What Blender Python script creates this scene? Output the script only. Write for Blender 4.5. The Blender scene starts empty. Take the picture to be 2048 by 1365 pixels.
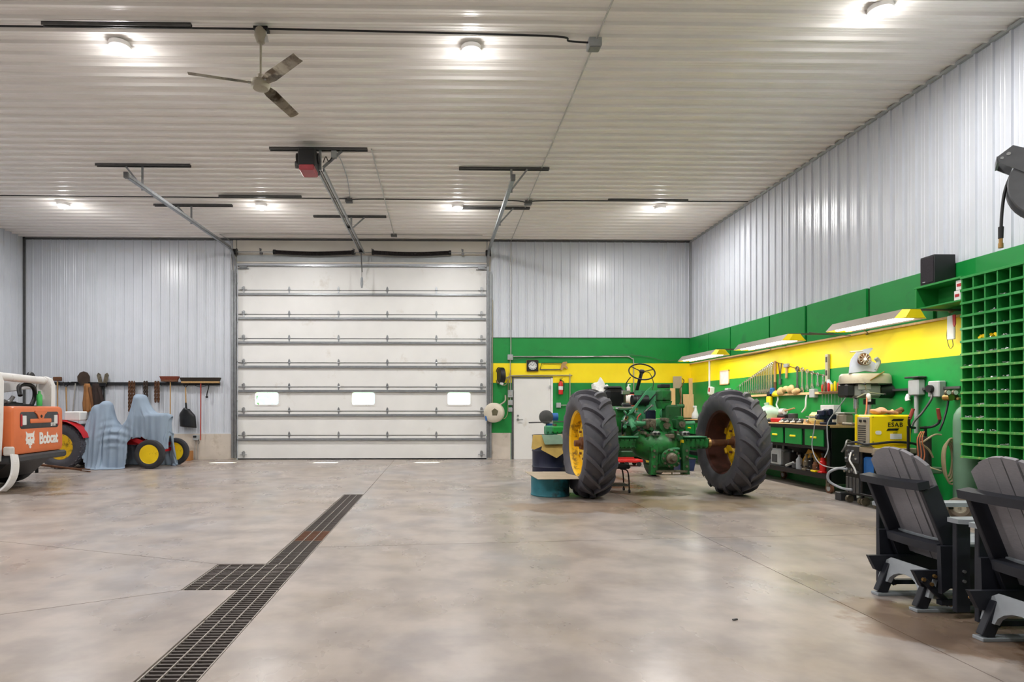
import bpy, bmesh, math, random
from mathutils import Vector, Matrix, Euler
random.seed(7)
PI = math.pi
S = bpy.context.scene
C = S.collection

# ---------------------------------------------------------------- camera
FPX, CX, CY, CAMZ, YAW = 1200.0, 901.0, 818.0, 1.30, math.radians(1.0)
cam_d = bpy.data.cameras.new('camera')
cam = bpy.data.objects.new('camera', cam_d)
C.objects.link(cam)
cam.location = (0, 0, CAMZ)
cam.rotation_euler = (PI / 2, 0, -YAW)
cam_d.sensor_width = 36.0
cam_d.lens = FPX / 2048 * 36.0
cam_d.shift_x = (1024 - CX) / 2048
cam_d.shift_y = (CY - 682.5) / 2048
cam_d.clip_end = 300
S.camera = cam

# ---------------------------------------------------------------- world, sun, exposure
W = bpy.data.worlds.new('sky')
S.world = W
W.use_nodes = True
wn = W.node_tree.nodes
wl = W.node_tree.links
bg = wn['Background']
sky = wn.new('ShaderNodeTexSky')
sky.sky_type = 'HOSEK_WILKIE'
sky.sun_direction = Vector((0.42, 0.43, 0.8)).normalized()
sky.turbidity = 4.0
wl.new(sky.outputs[0], bg.inputs[0])
bg.inputs[1].default_value = 9.0
sun_d = bpy.data.lights.new('sun', 'SUN')
sun_d.energy = 110.0
sun_d.angle = math.radians(0.6)
sun_d.color = (1.0, 0.97, 0.92)
sun = bpy.data.objects.new('sun', sun_d)
C.objects.link(sun)
sun.location = (5, 30, 20)
# light travels from the sun down through the overhead-door windows
sun.rotation_euler = Vector((0.80, 0.92, 1.55)).to_track_quat('Z', 'Y').to_euler()
S.view_settings.view_transform = 'Standard'
S.view_settings.look = 'None'
S.view_settings.exposure = 0.0
S.view_settings.gamma = 1.0
S.view_settings.use_curve_mapping = False
LAMP_W = 99.0      # each ceiling lamp
TUBE_W = 18.0       # each shop light over the bench

# ---------------------------------------------------------------- finding places: a ray of the photograph met with a plane of the room
_f = Vector((math.sin(YAW), math.cos(YAW), 0))
_r = Vector((math.cos(YAW), -math.sin(YAW), 0))
def ray(px, py):
    return _f + _r * ((px - CX) / FPX) + Vector((0, 0, (CY - py) / FPX))
O = Vector((0, 0, CAMZ))
def on_z(px, py, z=0.0):
    d = ray(px, py); return O + d * ((z - CAMZ) / d.z)
def on_y(px, py, y):
    d = ray(px, py); return O + d * (y / d.y)
def on_x(px, py, x):
    d = ray(px, py); return O + d * (x / d.x)

# ---------------------------------------------------------------- materials (all procedural)
def lin(c):
    out = []
    for v in c:
        v = v / 255.0
        out.append(v / 12.92 if v <= 0.04045 else ((v + 0.055) / 1.055) ** 2.4)
    return (out[0], out[1], out[2], 1.0)
MATS = {}
def mat(name, rgb, rough=0.5, metal=0.0, var=0.12, scale=6.0, bump=0.0, dirt=None, spec=0.5, stretch=None, coat=0.0, rvar=0.0):
    if name in MATS: return MATS[name]
    m = bpy.data.materials.new(name); m.use_nodes = True
    nt = m.node_tree; N = nt.nodes; L = nt.links
    b = N['Principled BSDF']
    b.inputs['Roughness'].default_value = rough
    b.inputs['Metallic'].default_value = metal
    b.inputs['Specular IOR Level'].default_value = spec
    b.inputs['Coat Weight'].default_value = coat
    tc = N.new('ShaderNodeTexCoord')
    src = tc.outputs['Object']
    if stretch:
        mp = N.new('ShaderNodeMapping'); mp.inputs['Scale'].default_value = stretch
        L.new(src, mp.inputs['Vector']); src = mp.outputs['Vector']
    nz = N.new('ShaderNodeTexNoise'); nz.inputs['Scale'].default_value = scale
    nz.inputs['Detail'].default_value = 5.0
    L.new(src, nz.inputs['Vector'])
    cr = N.new('ShaderNodeValToRGB')
    c = lin(rgb)
    cr.color_ramp.elements[0].position = 0.3
    cr.color_ramp.elements[1].position = 0.7
    cr.color_ramp.elements[0].color = (c[0] * (1 - var), c[1] * (1 - var), c[2] * (1 - var), 1)
    cr.color_ramp.elements[1].color = (min(1, c[0] * (1 + var)), min(1, c[1] * (1 + var)), min(1, c[2] * (1 + var)), 1)
    L.new(nz.outputs['Fac'], cr.inputs['Fac'])
    col = cr.outputs['Color']
    if dirt:
        drgb, amount, dscale = dirt
        n2 = N.new('ShaderNodeTexNoise'); n2.inputs['Scale'].default_value = dscale
        n2.inputs['Detail'].default_value = 8.0; n2.inputs['Roughness'].default_value = 0.65
        L.new(src, n2.inputs['Vector'])
        r2 = N.new('ShaderNodeValToRGB')
        r2.color_ramp.elements[0].position = 0.62 - amount * 0.3
        r2.color_ramp.elements[1].position = 0.78 - amount * 0.3
        L.new(n2.outputs['Fac'], r2.inputs['Fac'])
        mx = N.new('ShaderNodeMixRGB')
        mx.inputs['Color2'].default_value = lin(drgb)
        L.new(r2.outputs['Color'], mx.inputs['Fac'])
        L.new(col, mx.inputs['Color1'])
        col = mx.outputs['Color']
    L.new(col, b.inputs['Base Color'])
    if rvar:
        mr = N.new('ShaderNodeMapRange')
        mr.inputs['To Min'].default_value = max(0.02, rough - rvar); mr.inputs['To Max'].default_value = min(1, rough + rvar)
        L.new(nz.outputs['Fac'], mr.inputs['Value']); L.new(mr.outputs['Result'], b.inputs['Roughness'])
    if bump:
        bp = N.new('ShaderNodeBump'); bp.inputs['Strength'].default_value = bump; bp.inputs['Distance'].default_value = 0.01
        L.new(nz.outputs['Fac'], bp.inputs['Height']); L.new(bp.outputs['Normal'], b.inputs['Normal'])
    MATS[name] = m
    return m
def glow(name, rgb, strength):
    if name in MATS: return MATS[name]
    m = bpy.data.materials.new(name); m.use_nodes = True
    b = m.node_tree.nodes['Principled BSDF']
    b.inputs['Base Color'].default_value = lin(rgb)
    b.inputs['Emission Color'].default_value = lin(rgb)
    b.inputs['Emission Strength'].default_value = strength
    MATS[name] = m
    return m
def glass(name, rgb=(235, 245, 240), rough=0.02):
    if name in MATS: return MATS[name]
    m = bpy.data.materials.new(name); m.use_nodes = True
    nt = m.node_tree
    b = nt.nodes['Principled BSDF']
    gl = nt.nodes.new('ShaderNodeBsdfGlass'); tr = nt.nodes.new('ShaderNodeBsdfTransparent'); mx = nt.nodes.new('ShaderNodeMixShader')
    gl.inputs['Roughness'].default_value = rough; gl.inputs['IOR'].default_value = 1.1
    tr.inputs['Color'].default_value = lin(rgb); mx.inputs[0].default_value = 0.15
    nt.links.new(tr.outputs[0], mx.inputs[1]); nt.links.new(gl.outputs[0], mx.inputs[2])
    nt.links.new(mx.outputs[0], nt.nodes['Material Output'].inputs['Surface'])
    nt.nodes.remove(b)
    MATS[name] = m
    return m

WHITE = mat('white_steel', (207, 211, 219), 0.30, 0.0, 0.03, 2.0, dirt=((205, 203, 200), 0.1, 1.2), spec=0.6)
CEILM = mat('ceiling_steel', (246, 242, 238), 0.27, 0.0, 0.03, 1.5, spec=0.6)
DOORW = mat('door_white', (230, 229, 227), 0.42, 0.0, 0.03, 2.0, dirt=((200, 192, 180), 0.05, 1.5))
HEADER = mat('header_white', (212, 206, 196), 0.4, 0.0, 0.04, 2.0)
PLINTH = mat('plinth_concrete', (205, 194, 182), 0.8, 0.0, 0.08, 3.0, 0.1, dirt=((165, 150, 132), 0.2, 2.5))
GREEN = mat('green_paint', (14, 136, 58), 0.42, 0.0, 0.06, 3.0, dirt=((24, 105, 52), 0.1, 2.0))
YELLOW = mat('yellow_paint', (255, 226, 18), 0.45, 0.0, 0.04, 3.0)
GALV = mat('galvanised_steel', (150, 153, 156), 0.35, 0.75, 0.12, 12.0)
STRUT = mat('strut_steel', (98, 98, 98), 0.45, 0.6, 0.12, 12.0)
CONDUIT = mat('conduit_steel', (176, 174, 170), 0.4, 0.4, 0.08, 9.0)
GREYBOX = mat('grey_box', (168, 172, 174), 0.5, 0.2, 0.06, 9.0)
BLACK = mat('black_plastic', (24, 25, 28), 0.5, 0.0, 0.2, 10.0)
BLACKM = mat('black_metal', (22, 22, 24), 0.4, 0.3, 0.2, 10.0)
DARK = mat('dark_grey', (58, 59, 62), 0.5, 0.0, 0.15, 10.0)
RUBBER = mat('tyre_rubber', (72, 71, 78), 0.58, 0.0, 0.16, 7.0, 0.15, dirt=((100, 92, 86), 0.14, 5.0))
RUBBER2 = mat('tyre_rubber_dark', (44, 44, 48), 0.7, 0.0, 0.15, 9.0, 0.1)
RIMY = mat('rim_yellow', (238, 190, 20), 0.45, 0.0, 0.06, 5.0, dirt=((96, 62, 24), 0.34, 9.0))
RIMC = mat('rim_yellow_clean', (250, 212, 24), 0.4, 0.0, 0.05, 5.0, dirt=((150, 120, 20), 0.1, 9.0))
RUST = mat('rusty_rim', (74, 38, 30), 0.8, 0.0, 0.3, 8.0, 0.1)
RUSTB = mat('rusty_brown', (108, 70, 46), 0.8, 0.1, 0.3, 14.0, 0.1)
TGREEN = mat('tractor_green', (30, 112, 50), 0.42, 0.0, 0.2, 7.0, dirt=((30, 44, 26), 0.42, 8.0))
TGREENL = mat('tractor_green_dusty', (70, 150, 104), 0.5, 0.0, 0.14, 8.0, dirt=((60, 80, 60), 0.16, 9.0))
TGREEND = mat('tractor_green_greasy', (28, 84, 40), 0.45, 0.0, 0.2, 8.0, dirt=((26, 30, 22), 0.3, 8.0))
GREASE = mat('greasy_steel', (112, 104, 88), 0.45, 0.4, 0.2, 16.0, dirt=((50, 44, 36), 0.3, 12.0))
CHROME = mat('chrome', (205, 208, 210), 0.22, 0.9, 0.06, 14.0)
STEEL = mat('bright_steel', (176, 178, 180), 0.32, 0.8, 0.1, 16.0)
ORANGE = mat('orange_paint', (220, 116, 66), 0.42, 0.0, 0.06, 3.0, dirt=((196, 104, 62), 0.1, 5.0))
BWHITE = mat('machine_white', (226, 224, 222), 0.42, 0.0, 0.04, 4.0, dirt=((186, 180, 172), 0.12, 6.0))
RED = mat('red_paint', (176, 22, 30), 0.4, 0.0, 0.08, 6.0)
REDB = mat('bright_red', (206, 30, 28), 0.4, 0.0, 0.08, 6.0)
REDBOX = mat('toolbox_red', (190, 62, 40), 0.45, 0.0, 0.08, 6.0)
TARP = mat('grey_blue_tarp', (140, 156, 174), 0.85, 0.0, 0.06, 3.0, 0.05)
WOOD = mat('wood_handle', (176, 140, 92), 0.65, 0.0, 0.15, 8.0, stretch=(6, 6, 1))
PLY = mat('bare_wood', (222, 184, 134), 0.7, 0.0, 0.1, 5.0, stretch=(8, 8, 1))
BROWN = mat('brown_leather', (112, 72, 40), 0.75, 0.0, 0.2, 8.0, 0.2)
CARD = mat('cardboard', (178, 164, 142), 0.85, 0.0, 0.08, 6.0)
CARDY = mat('cardboard_oiled', (190, 160, 86), 0.8, 0.0, 0.12, 5.0)
PAPER = mat('white_paper', (226, 226, 224), 0.8, 0.0, 0.04, 9.0)
BLUED = mat('drum_navy', (24, 30, 56), 0.42, 0.1, 0.18, 4.0)
BLUET = mat('drum_teal', (40, 120, 134), 0.5, 0.1, 0.2, 4.0, dirt=((40, 34, 30), 0.36, 3.0))
BLUE = mat('blue_plastic', (34, 98, 168), 0.45, 0.0, 0.1, 8.0)
TAN = mat('tan_plastic', (208, 198, 180), 0.5, 0.0, 0.05, 7.0)
BRASS = mat('brass', (176, 140, 86), 0.35, 0.8, 0.12, 12.0)
CHAIRG = mat('chair_grey_board', (130, 128, 133), 0.62, 0.0, 0.07, 12.0, 0.08, stretch=(3, 3, 14))
CHAIRK = mat('chair_black_board', (30, 33, 42), 0.55, 0.0, 0.12, 12.0, 0.08)
CHAIRL = mat('chair_pale_board', (150, 156, 162), 0.55, 0.0, 0.07, 12.0, 0.08)
HOSE = mat('tan_hose', (150, 136, 106), 0.6, 0.0, 0.1, 10.0)
GREYC = mat('grey_cable', (150, 154, 160), 0.5, 0.0, 0.08, 10.0)
ORC = mat('orange_cable', (196, 110, 70), 0.55, 0.0, 0.1, 10.0)
TANK = mat('tank_green', (104, 140, 116), 0.5, 0.0, 0.1, 4.0, dirt=((112, 96, 70), 0.2, 3.0))
ESY = mat('welder_yellow', (246, 214, 8), 0.4, 0.0, 0.03, 4.0)
CREAM = mat('cream_enamel', (168, 160, 142), 0.42, 0.0, 0.06, 6.0, dirt=((150, 140, 120), 0.15, 8.0))
HEADG = mat('grey_green_enamel', (128, 134, 126), 0.45, 0.1, 0.1, 6.0)
REELG = mat('reel_grey', (106, 108, 112), 0.5, 0.3, 0.08, 8.0)
BINE = mat('bin_green_worn_edge', (70, 150, 66), 0.5, 0.0, 0.1, 6.0, dirt=((196, 190, 120), 0.3, 14.0))
BING = mat('bin_green', (36, 142, 62), 0.5, 0.0, 0.06, 5.0)
# ---------------------------------------------------------------- mesh building
def Rm(rx=0, ry=0, rz=0):
    return Euler((rx, ry, rz)).to_matrix()
def frame_to(v):
    """3x3 matrix whose Z column points along v."""
    return Vector(v).normalized().to_track_quat('Z', 'Y').to_matrix()
class MB:
    def __init__(self): self.v = []; self.f = []
    def add(self, vs, fs):
        o = len(self.v); self.v += [tuple(p) for p in vs]; self.f += [tuple(i + o for i in q) for q in fs]; return self
    def box(self, c, s, rot=None, bev=0.0):
        c = Vector(c); h = Vector(s) / 2
        R = rot if rot is not None else Matrix.Identity(3)
        b = min(bev, h.x * .9, h.y * .9, h.z * .9)
        if b <= 0:
            vs = [c + R @ Vector((x * h.x, y * h.y, z * h.z)) for x in (-1, 1) for y in (-1, 1) for z in (-1, 1)]
            return self.add(vs, [(0, 1, 3, 2), (4, 6, 7, 5), (0, 4, 5, 1), (2, 3, 7, 6), (0, 2, 6, 4), (1, 5, 7, 3)])
        vs = []; ix = {}
        for x in (-1, 1):
            for y in (-1, 1):
                for z in (-1, 1):
                    for a in range(3):
                        p = [x * (h.x - b), y * (h.y - b), z * (h.z - b)]
                        p[a] = (x, y, z)[a] * h[a]
                        ix[(x, y, z, a)] = len(vs); vs.append(c + R @ Vector(p))
        fs = []
        for a in range(3):
            o1, o2 = [k for k in range(3) if k != a]
            for s_ in (-1, 1):
                q = []
                for (u, w) in ((-1, -1), (1, -1), (1, 1), (-1, 1)):
                    k = [0, 0, 0]; k[a] = s_; k[o1] = u; k[o2] = w
                    q.append(ix[(k[0], k[1], k[2], a)])
                fs.append(tuple(q))
            for u in (-1, 1):
                for w in (-1, 1):
                    q = []
                    for s_, aa in ((-1, o1), (1, o1), (1, o2), (-1, o2)):
                        k = [0, 0, 0]; k[a] = s_; k[o1] = u; k[o2] = w
                        q.append(ix[(k[0], k[1], k[2], aa)])
                    fs.append(tuple(q))
        for x in (-1, 1):
            for y in (-1, 1):
                for z in (-1, 1):
                    fs.append((ix[(x, y, z, 0)], ix[(x, y, z, 1)], ix[(x, y, z, 2)]))
        return self.add(vs, fs)
    def span(self, a, b, bev=0.0):
        a = Vector(a); b = Vector(b)
        return self.box((a + b) / 2, [abs(b[i] - a[i]) for i in range(3)], None, bev)
    def bar(self, a, b, w, h, bev=0.0, up=(0, 0, 1)):
        """A rectangular bar from a to b; w across, h along 'up'."""
        a = Vector(a); b = Vector(b); z = (b - a); L = z.length; z.normalize()
        u = Vector(up); x = u.cross(z)
        if x.length < 1e-4: x = Vector((1, 0, 0)).cross(z)
        x.normalize(); y = z.cross(x)
        R = Matrix((x, y, z)).transposed()
        return self.box((a + b) / 2, (w, h, L), R, bev)
    def cyl(self, a, b, r, r2=None, n=14, cap=True):
        a = Vector(a); b = Vector(b); r2 = r if r2 is None else r2
        R = frame_to(b - a)
        vs = []
        for k in range(n):
            t = 2 * PI * k / n; d = R @ Vector((math.cos(t), math.sin(t), 0))
            vs += [a + d * r, b + d * r2]
        fs = [(2 * k, 2 * ((k + 1) % n), 2 * ((k + 1) % n) + 1, 2 * k + 1) for k in range(n)]
        if cap: fs += [tuple(2 * k for k in range(n))[::-1], tuple(2 * k + 1 for k in range(n))]
        return self.add(vs, fs)
    def tube(self, pts, r, n=8, close=False, cap=True):
        P = [Vector(p) for p in pts]; m = len(P)
        rr = r if isinstance(r, (list, tuple)) else [r] * m
        T = []
        for i in range(m):
            if close: t = P[(i + 1) % m] - P[i - 1]
            else: t = P[min(i + 1, m - 1)] - P[max(i - 1, 0)]
            T.append(t.normalized() if t.length > 1e-9 else Vector((0, 0, 1)))
        up = Vector((0, 0, 1)) if abs(T[0].z) < 0.9 else Vector((1, 0, 0))
        x = T[0].cross(up).normalized(); vs = []
        for i in range(m):
            x = (x - T[i] * x.dot(T[i])).normalized(); y = T[i].cross(x)
            for k in range(n):
                a = 2 * PI * k / n; vs.append(P[i] + (x * math.cos(a) + y * math.sin(a)) * rr[i])
        fs = []
        for i in range(m if close else m - 1):
            j = (i + 1) % m
            for k in range(n):
                k2 = (k + 1) % n; fs.append((i * n + k, i * n + k2, j * n + k2, j * n + k))
        if cap and not close:
            fs += [tuple(range(n))[::-1], tuple((m - 1) * n + k for k in range(n))]
        return self.add(vs, fs)
    def lathe(self, prof, c=(0, 0, 0), axis=(0, 0, 1), n=24, close=False, cap=True):
        """prof: list of (along axis, radius)."""
        c = Vector(c); R = frame_to(axis); m = len(prof); vs = []
        for (a, r) in prof:
            for k in range(n):
                t = 2 * PI * k / n; vs.append(c + R @ Vector((r * math.cos(t), r * math.sin(t), a)))
        fs = []
        for i in range(m if close else m - 1):
            j = (i + 1) % m
            for k in range(n):
                k2 = (k + 1) % n; fs.append((i * n + k, i * n + k2, j * n + k2, j * n + k))
        if cap and not close:
            if prof[0][1] > 1e-6: fs.append(tuple(range(n))[::-1])
            if prof[-1][1] > 1e-6: fs.append(tuple((m - 1) * n + k for k in range(n)))
        return self.add(vs, fs)
    def ball(self, c, r, n=14, m=8):
        r = Vector((r, r, r)) if isinstance(r, (int, float)) else Vector(r)
        c = Vector(c); vs = []
        for i in range(m + 1):
            p = PI * i / m
            for k in range(n):
                t = 2 * PI * k / n
                vs.append(c + Vector((r.x * math.sin(p) * math.cos(t), r.y * math.sin(p) * math.sin(t), -r.z * math.cos(p))))
        fs = [(i * n + k, i * n + (k + 1) % n, (i + 1) * n + (k + 1) % n, (i + 1) * n + k) for i in range(m) for k in range(n)]
        return self.add(vs, fs)
    def torus(self, c, R_, r, axis=(0, 0, 1), n=32, k=8):
        c = Vector(c); F = frame_to(axis)
        return self.tube([c + F @ Vector((R_ * math.cos(2 * PI * i / n), R_ * math.sin(2 * PI * i / n), 0)) for i in range(n)], r, k, True)
    def prism(self, poly, t, c=(0, 0, 0), rot=None):
        """2-D outline (local x, y) extruded t along local z, centred."""
        c = Vector(c); R = rot if rot is not None else Matrix.Identity(3); n = len(poly)
        vs = [c + R @ Vector((p[0], p[1], -t / 2)) for p in poly] + [c + R @ Vector((p[0], p[1], t / 2)) for p in poly]
        fs = [tuple(range(n))[::-1], tuple(range(n, 2 * n))] + [(k, (k + 1) % n, n + (k + 1) % n, n + k) for k in range(n)]
        return self.add(vs, fs)
    def grid(self, fn, nu, nv):
        vs = [fn(i / nu, j / nv) for i in range(nu + 1) for j in range(nv + 1)]
        fs = [(i * (nv + 1) + j, (i + 1) * (nv + 1) + j, (i + 1) * (nv + 1) + j + 1, i * (nv + 1) + j + 1) for i in range(nu) for j in range(nv)]
        return self.add(vs, fs)
    def mesh(self, name, m=None, smooth=0.6, fix=True):
        me = bpy.data.meshes.new(name)
        me.from_pydata([tuple(p) for p in self.v], [], self.f)
        if fix:
            bm = bmesh.new(); bm.from_mesh(me)
            bmesh.ops.remove_doubles(bm, verts=bm.verts, dist=1e-6)
            bmesh.ops.recalc_face_normals(bm, faces=bm.faces)
            bm.to_mesh(me); bm.free()
        if smooth:
            me.polygons.foreach_set('use_smooth', [True] * len(me.polygons))
            me.set_sharp_from_angle(angle=smooth)
        if m: me.materials.append(m)
        return me
    def build(self, name, m, parent=None, loc=None, smooth=0.6, rot=None, fix=True):
        return put(name, self.mesh(name, m, smooth, fix), parent, loc, rot)
def put(name, me, parent=None, loc=None, rot=None):
    o = bpy.data.objects.new(name, me); C.objects.link(o)
    if parent: o.parent = parent
    if loc is not None: o.location = loc
    if rot is not None: o.rotation_euler = rot
    return o
def tag(o, label, cat, group=None):
    o['label'] = label; o['category'] = cat
    if group: o['group'] = group
    return o
def thing(name, label, cat, loc=(0, 0, 0), rz=0.0, group=None):
    o = bpy.data.objects.new(name, None); C.objects.link(o)
    o.empty_display_size = 0.1
    o.location = loc; o.rotation_euler = (0, 0, rz)
    return tag(o, label, cat, group)
def struct(name, mb, m, label=None, smooth=0.6):
    o = mb.build(name, m, smooth=smooth) if isinstance(mb, MB) else put(name, mb)
    o['kind'] = 'structure'
    if label: o['label'] = label
    return o
def copy_tree(o, parent=None):
    c = o.copy(); C.objects.link(c); c.parent = parent
    for ch in o.children: copy_tree(ch, c)
    return c
def text_mesh(s, size, depth=0.004, bold=0.0, spacing=1.0):
    cu = bpy.data.curves.new('lettering', 'FONT'); cu.body = s; cu.size = size; cu.extrude = depth; cu.offset = bold
    cu.align_x = 'CENTER'; cu.align_y = 'CENTER'; cu.space_character = spacing; cu.resolution_u = 3
    to = bpy.data.objects.new('lettering', cu); C.objects.link(to)
    dg = bpy.context.evaluated_depsgraph_get()
    me = bpy.data.meshes.new_from_object(to.evaluated_get(dg))
    bpy.data.objects.remove(to); return me
def smoothpath(pts, k=6):
    """Catmull-Rom through the points."""
    P = [Vector(p) for p in pts]; out = []
    for i in range(len(P) - 1):
        p0 = P[max(i - 1, 0)]; p1 = P[i]; p2 = P[i + 1]; p3 = P[min(i + 2, len(P) - 1)]
        for j in range(k):
            t = j / k
            out.append(0.5 * ((2 * p1) + (p2 - p0) * t + (2 * p0 - 5 * p1 + 4 * p2 - p3) * t * t + (3 * p1 - p0 - 3 * p2 + p3) * t ** 3))
    out.append(P[-1]); return out
def roundrect(w, h, r, k=5):
    out = []
    for (cx, cy, a0) in ((w / 2 - r, h / 2 - r, 0), (-w / 2 + r, h / 2 - r, PI / 2), (-w / 2 + r, -h / 2 + r, PI), (w / 2 - r, -h / 2 + r, 1.5 * PI)):
        for i in range(k + 1):
            a = a0 + PI / 2 * i / k; out.append((cx + r * math.cos(a), cy + r * math.sin(a)))
    return out
FACE_S = Rm(PI / 2, 0, 0)                 # local x,y -> world x,z, normal towards -Y (towards the camera)
FACE_W = Rm(PI / 2, 0, -PI / 2)           # local x,y -> world -y,z, normal towards -X (into the room from the right wall)
FACE_E = Rm(PI / 2, 0, PI / 2)            # local x,y -> world y,z, normal towards +X
# ================================================================ the room
YB, YF, XL, XR, H = 15.4, -10.0, -10.55, 6.487, 5.65
Z1, Z2, Z3, ZP = 3.12, 2.47, 1.965, 0.66        # top of the green, green/yellow, yellow/green, plinth
DX0, DX1, DTOP = -5.165, 1.195, 4.95             # overhead door opening

# ---- floor: a bed with cast slabs, the saw-cut joints between them left open
fm = bpy.data.materials.new('floor_concrete'); fm.use_nodes = True
nt = fm.node_tree; N = nt.nodes; L = nt.links; b = N['Principled BSDF']
tc = N.new('ShaderNodeTexCoord'); geo = N.new('ShaderNodeNewGeometry')
def noise(scale, detail=6, rough=0.6, st=None):
    n = N.new('ShaderNodeTexNoise'); n.inputs['Scale'].default_value = scale; n.inputs['Detail'].default_value = detail; n.inputs['Roughness'].default_value = rough
    if st:
        mp = N.new('ShaderNodeMapping'); mp.inputs['Scale'].default_value = st
        L.new(geo.outputs['Position'], mp.inputs['Vector']); L.new(mp.outputs['Vector'], n.inputs['Vector'])
    else: L.new(geo.outputs['Position'], n.inputs['Vector'])
    return n
def ramp(src, stops):
    r = N.new('ShaderNodeValToRGB'); e = r.color_ramp.elements
    e[0].position, e[0].color = stops[0]; e[1].position, e[1].color = stops[-1]
    for p, c in stops[1:-1]:
        x = e.new(p); x.color = c
    r.color_ramp.interpolation = 'EASE'
    L.new(src, r.inputs['Fac']); return r.outputs['Color']
def mix(kind, a, b_, fac):
    m = N.new('ShaderNodeMixRGB'); m.blend_type = kind
    if isinstance(fac, float): m.inputs['Fac'].default_value = fac
    else: L.new(fac, m.inputs['Fac'])
    for s_, k in ((a, 'Color1'), (b_, 'Color2')):
        if isinstance(s_, tuple): m.inputs[k].default_value = s_
        else: L.new(s_, m.inputs[k])
    return m.outputs['Color']
n1 = noise(0.55, 6, 0.62); n2 = noise(2.6, 4, 0.5); n3 = noise(9, 4, 0.6); n4 = noise(0.9, 5, 0.6, (1.0, 0.6, 1))
col = ramp(n1.outputs['Fac'], [(0.32, lin((154, 141, 129))), (0.5, lin((164, 153, 146))), (0.68, lin((160, 154, 153)))])
col = mix('MULTIPLY', col, ramp(n2.outputs['Fac'], [(0.32, (0.80, 0.80, 0.81, 1)), (0.64, (1.07, 1.07, 1.06, 1))]), 1.0)
col = mix('MULTIPLY', col, ramp(n3.outputs['Fac'], [(0.3, (0.93, 0.93, 0.93, 1)), (0.7, (1.04, 1.04, 1.04, 1))]), 0.7)
scuff = noise(1.7, 4, 0.55, (0.5, 1.6, 1))
col = mix('MIX', col, lin((128, 120, 116)), ramp(scuff.outputs['Fac'], [(0.48, (0, 0, 0, 1)), (0.8, (0.45, 0.45, 0.45, 1))]))
# damp and oily patches that lie on the slab where the photograph shows them
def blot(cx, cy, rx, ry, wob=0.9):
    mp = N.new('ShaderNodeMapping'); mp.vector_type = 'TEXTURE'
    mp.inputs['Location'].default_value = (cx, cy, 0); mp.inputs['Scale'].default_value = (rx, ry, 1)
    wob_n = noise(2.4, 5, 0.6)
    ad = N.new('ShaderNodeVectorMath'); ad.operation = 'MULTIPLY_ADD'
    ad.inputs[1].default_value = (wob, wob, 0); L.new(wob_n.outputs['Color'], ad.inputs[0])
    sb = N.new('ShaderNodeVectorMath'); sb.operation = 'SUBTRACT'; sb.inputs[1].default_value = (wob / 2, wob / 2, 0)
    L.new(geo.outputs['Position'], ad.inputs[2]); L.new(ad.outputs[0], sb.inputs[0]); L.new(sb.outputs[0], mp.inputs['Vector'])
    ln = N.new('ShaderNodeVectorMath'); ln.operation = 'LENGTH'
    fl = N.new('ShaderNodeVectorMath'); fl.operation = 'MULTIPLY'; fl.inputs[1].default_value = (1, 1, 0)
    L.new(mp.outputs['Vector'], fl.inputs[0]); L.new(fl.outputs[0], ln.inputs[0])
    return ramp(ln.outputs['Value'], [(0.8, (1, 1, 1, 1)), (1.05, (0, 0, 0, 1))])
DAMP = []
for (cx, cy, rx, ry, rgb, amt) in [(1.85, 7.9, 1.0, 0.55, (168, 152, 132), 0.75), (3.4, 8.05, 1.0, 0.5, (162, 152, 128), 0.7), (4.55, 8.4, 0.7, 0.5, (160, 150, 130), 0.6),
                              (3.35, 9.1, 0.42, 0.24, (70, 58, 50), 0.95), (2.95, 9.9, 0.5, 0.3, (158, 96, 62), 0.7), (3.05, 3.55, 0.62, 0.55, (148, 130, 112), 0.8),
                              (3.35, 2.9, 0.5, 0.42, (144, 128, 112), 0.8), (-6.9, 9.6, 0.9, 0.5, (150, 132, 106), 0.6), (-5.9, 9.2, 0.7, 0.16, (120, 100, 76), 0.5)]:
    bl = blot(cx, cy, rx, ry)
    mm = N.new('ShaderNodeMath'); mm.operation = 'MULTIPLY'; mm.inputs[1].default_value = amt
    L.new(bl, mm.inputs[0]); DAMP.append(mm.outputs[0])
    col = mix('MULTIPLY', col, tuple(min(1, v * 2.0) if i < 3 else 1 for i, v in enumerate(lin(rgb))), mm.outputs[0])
L.new(col, b.inputs['Base Color'])
spk_n = noise(20, 2, 0.5)
col = mix('MIX', col, lin((96, 88, 82)), ramp(spk_n.outputs['Fac'], [(0.69, (0, 0, 0, 1)), (0.80, (0.5, 0.5, 0.5, 1))]))
cl_n = noise(0.28, 3, 0.5)
col = mix('MULTIPLY', col, ramp(cl_n.outputs['Fac'], [(0.35, (0.90, 0.90, 0.91, 1)), (0.62, (1.05, 1.04, 1.03, 1))]), 1.0)
rg = ramp(n4.outputs['Fac'], [(0.25, (0.20, 0.20, 0.20, 1)), (0.75, (0.44, 0.44, 0.44, 1))])
L.new(rg, b.inputs['Roughness'])
b.inputs['Specular IOR Level'].default_value = 0.45
bp = N.new('ShaderNodeBump'); bp.inputs['Strength'].default_value = 0.05; bp.inputs['Distance'].default_value = 0.004
L.new(n2.outputs['Fac'], bp.inputs['Height']); L.new(bp.outputs['Normal'], b.inputs['Normal'])
FLOORM = fm
BED = mat('trench_bed', (52, 44, 40), 0.8, 0.0, 0.25, 6.0)
floor = struct('floor', MB().span((XL - .3, YF - .3, -0.30), (XR + .3, YB + .3, -0.15)), BED, 'pale stained concrete shop floor with saw-cut joints and a long drain')
TX0, TX1, TTX, TY0, TY1, TYE, TYN = -1.455, -1.155, -1.855, 4.33, 5.05, 9.12, 0.6
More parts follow.
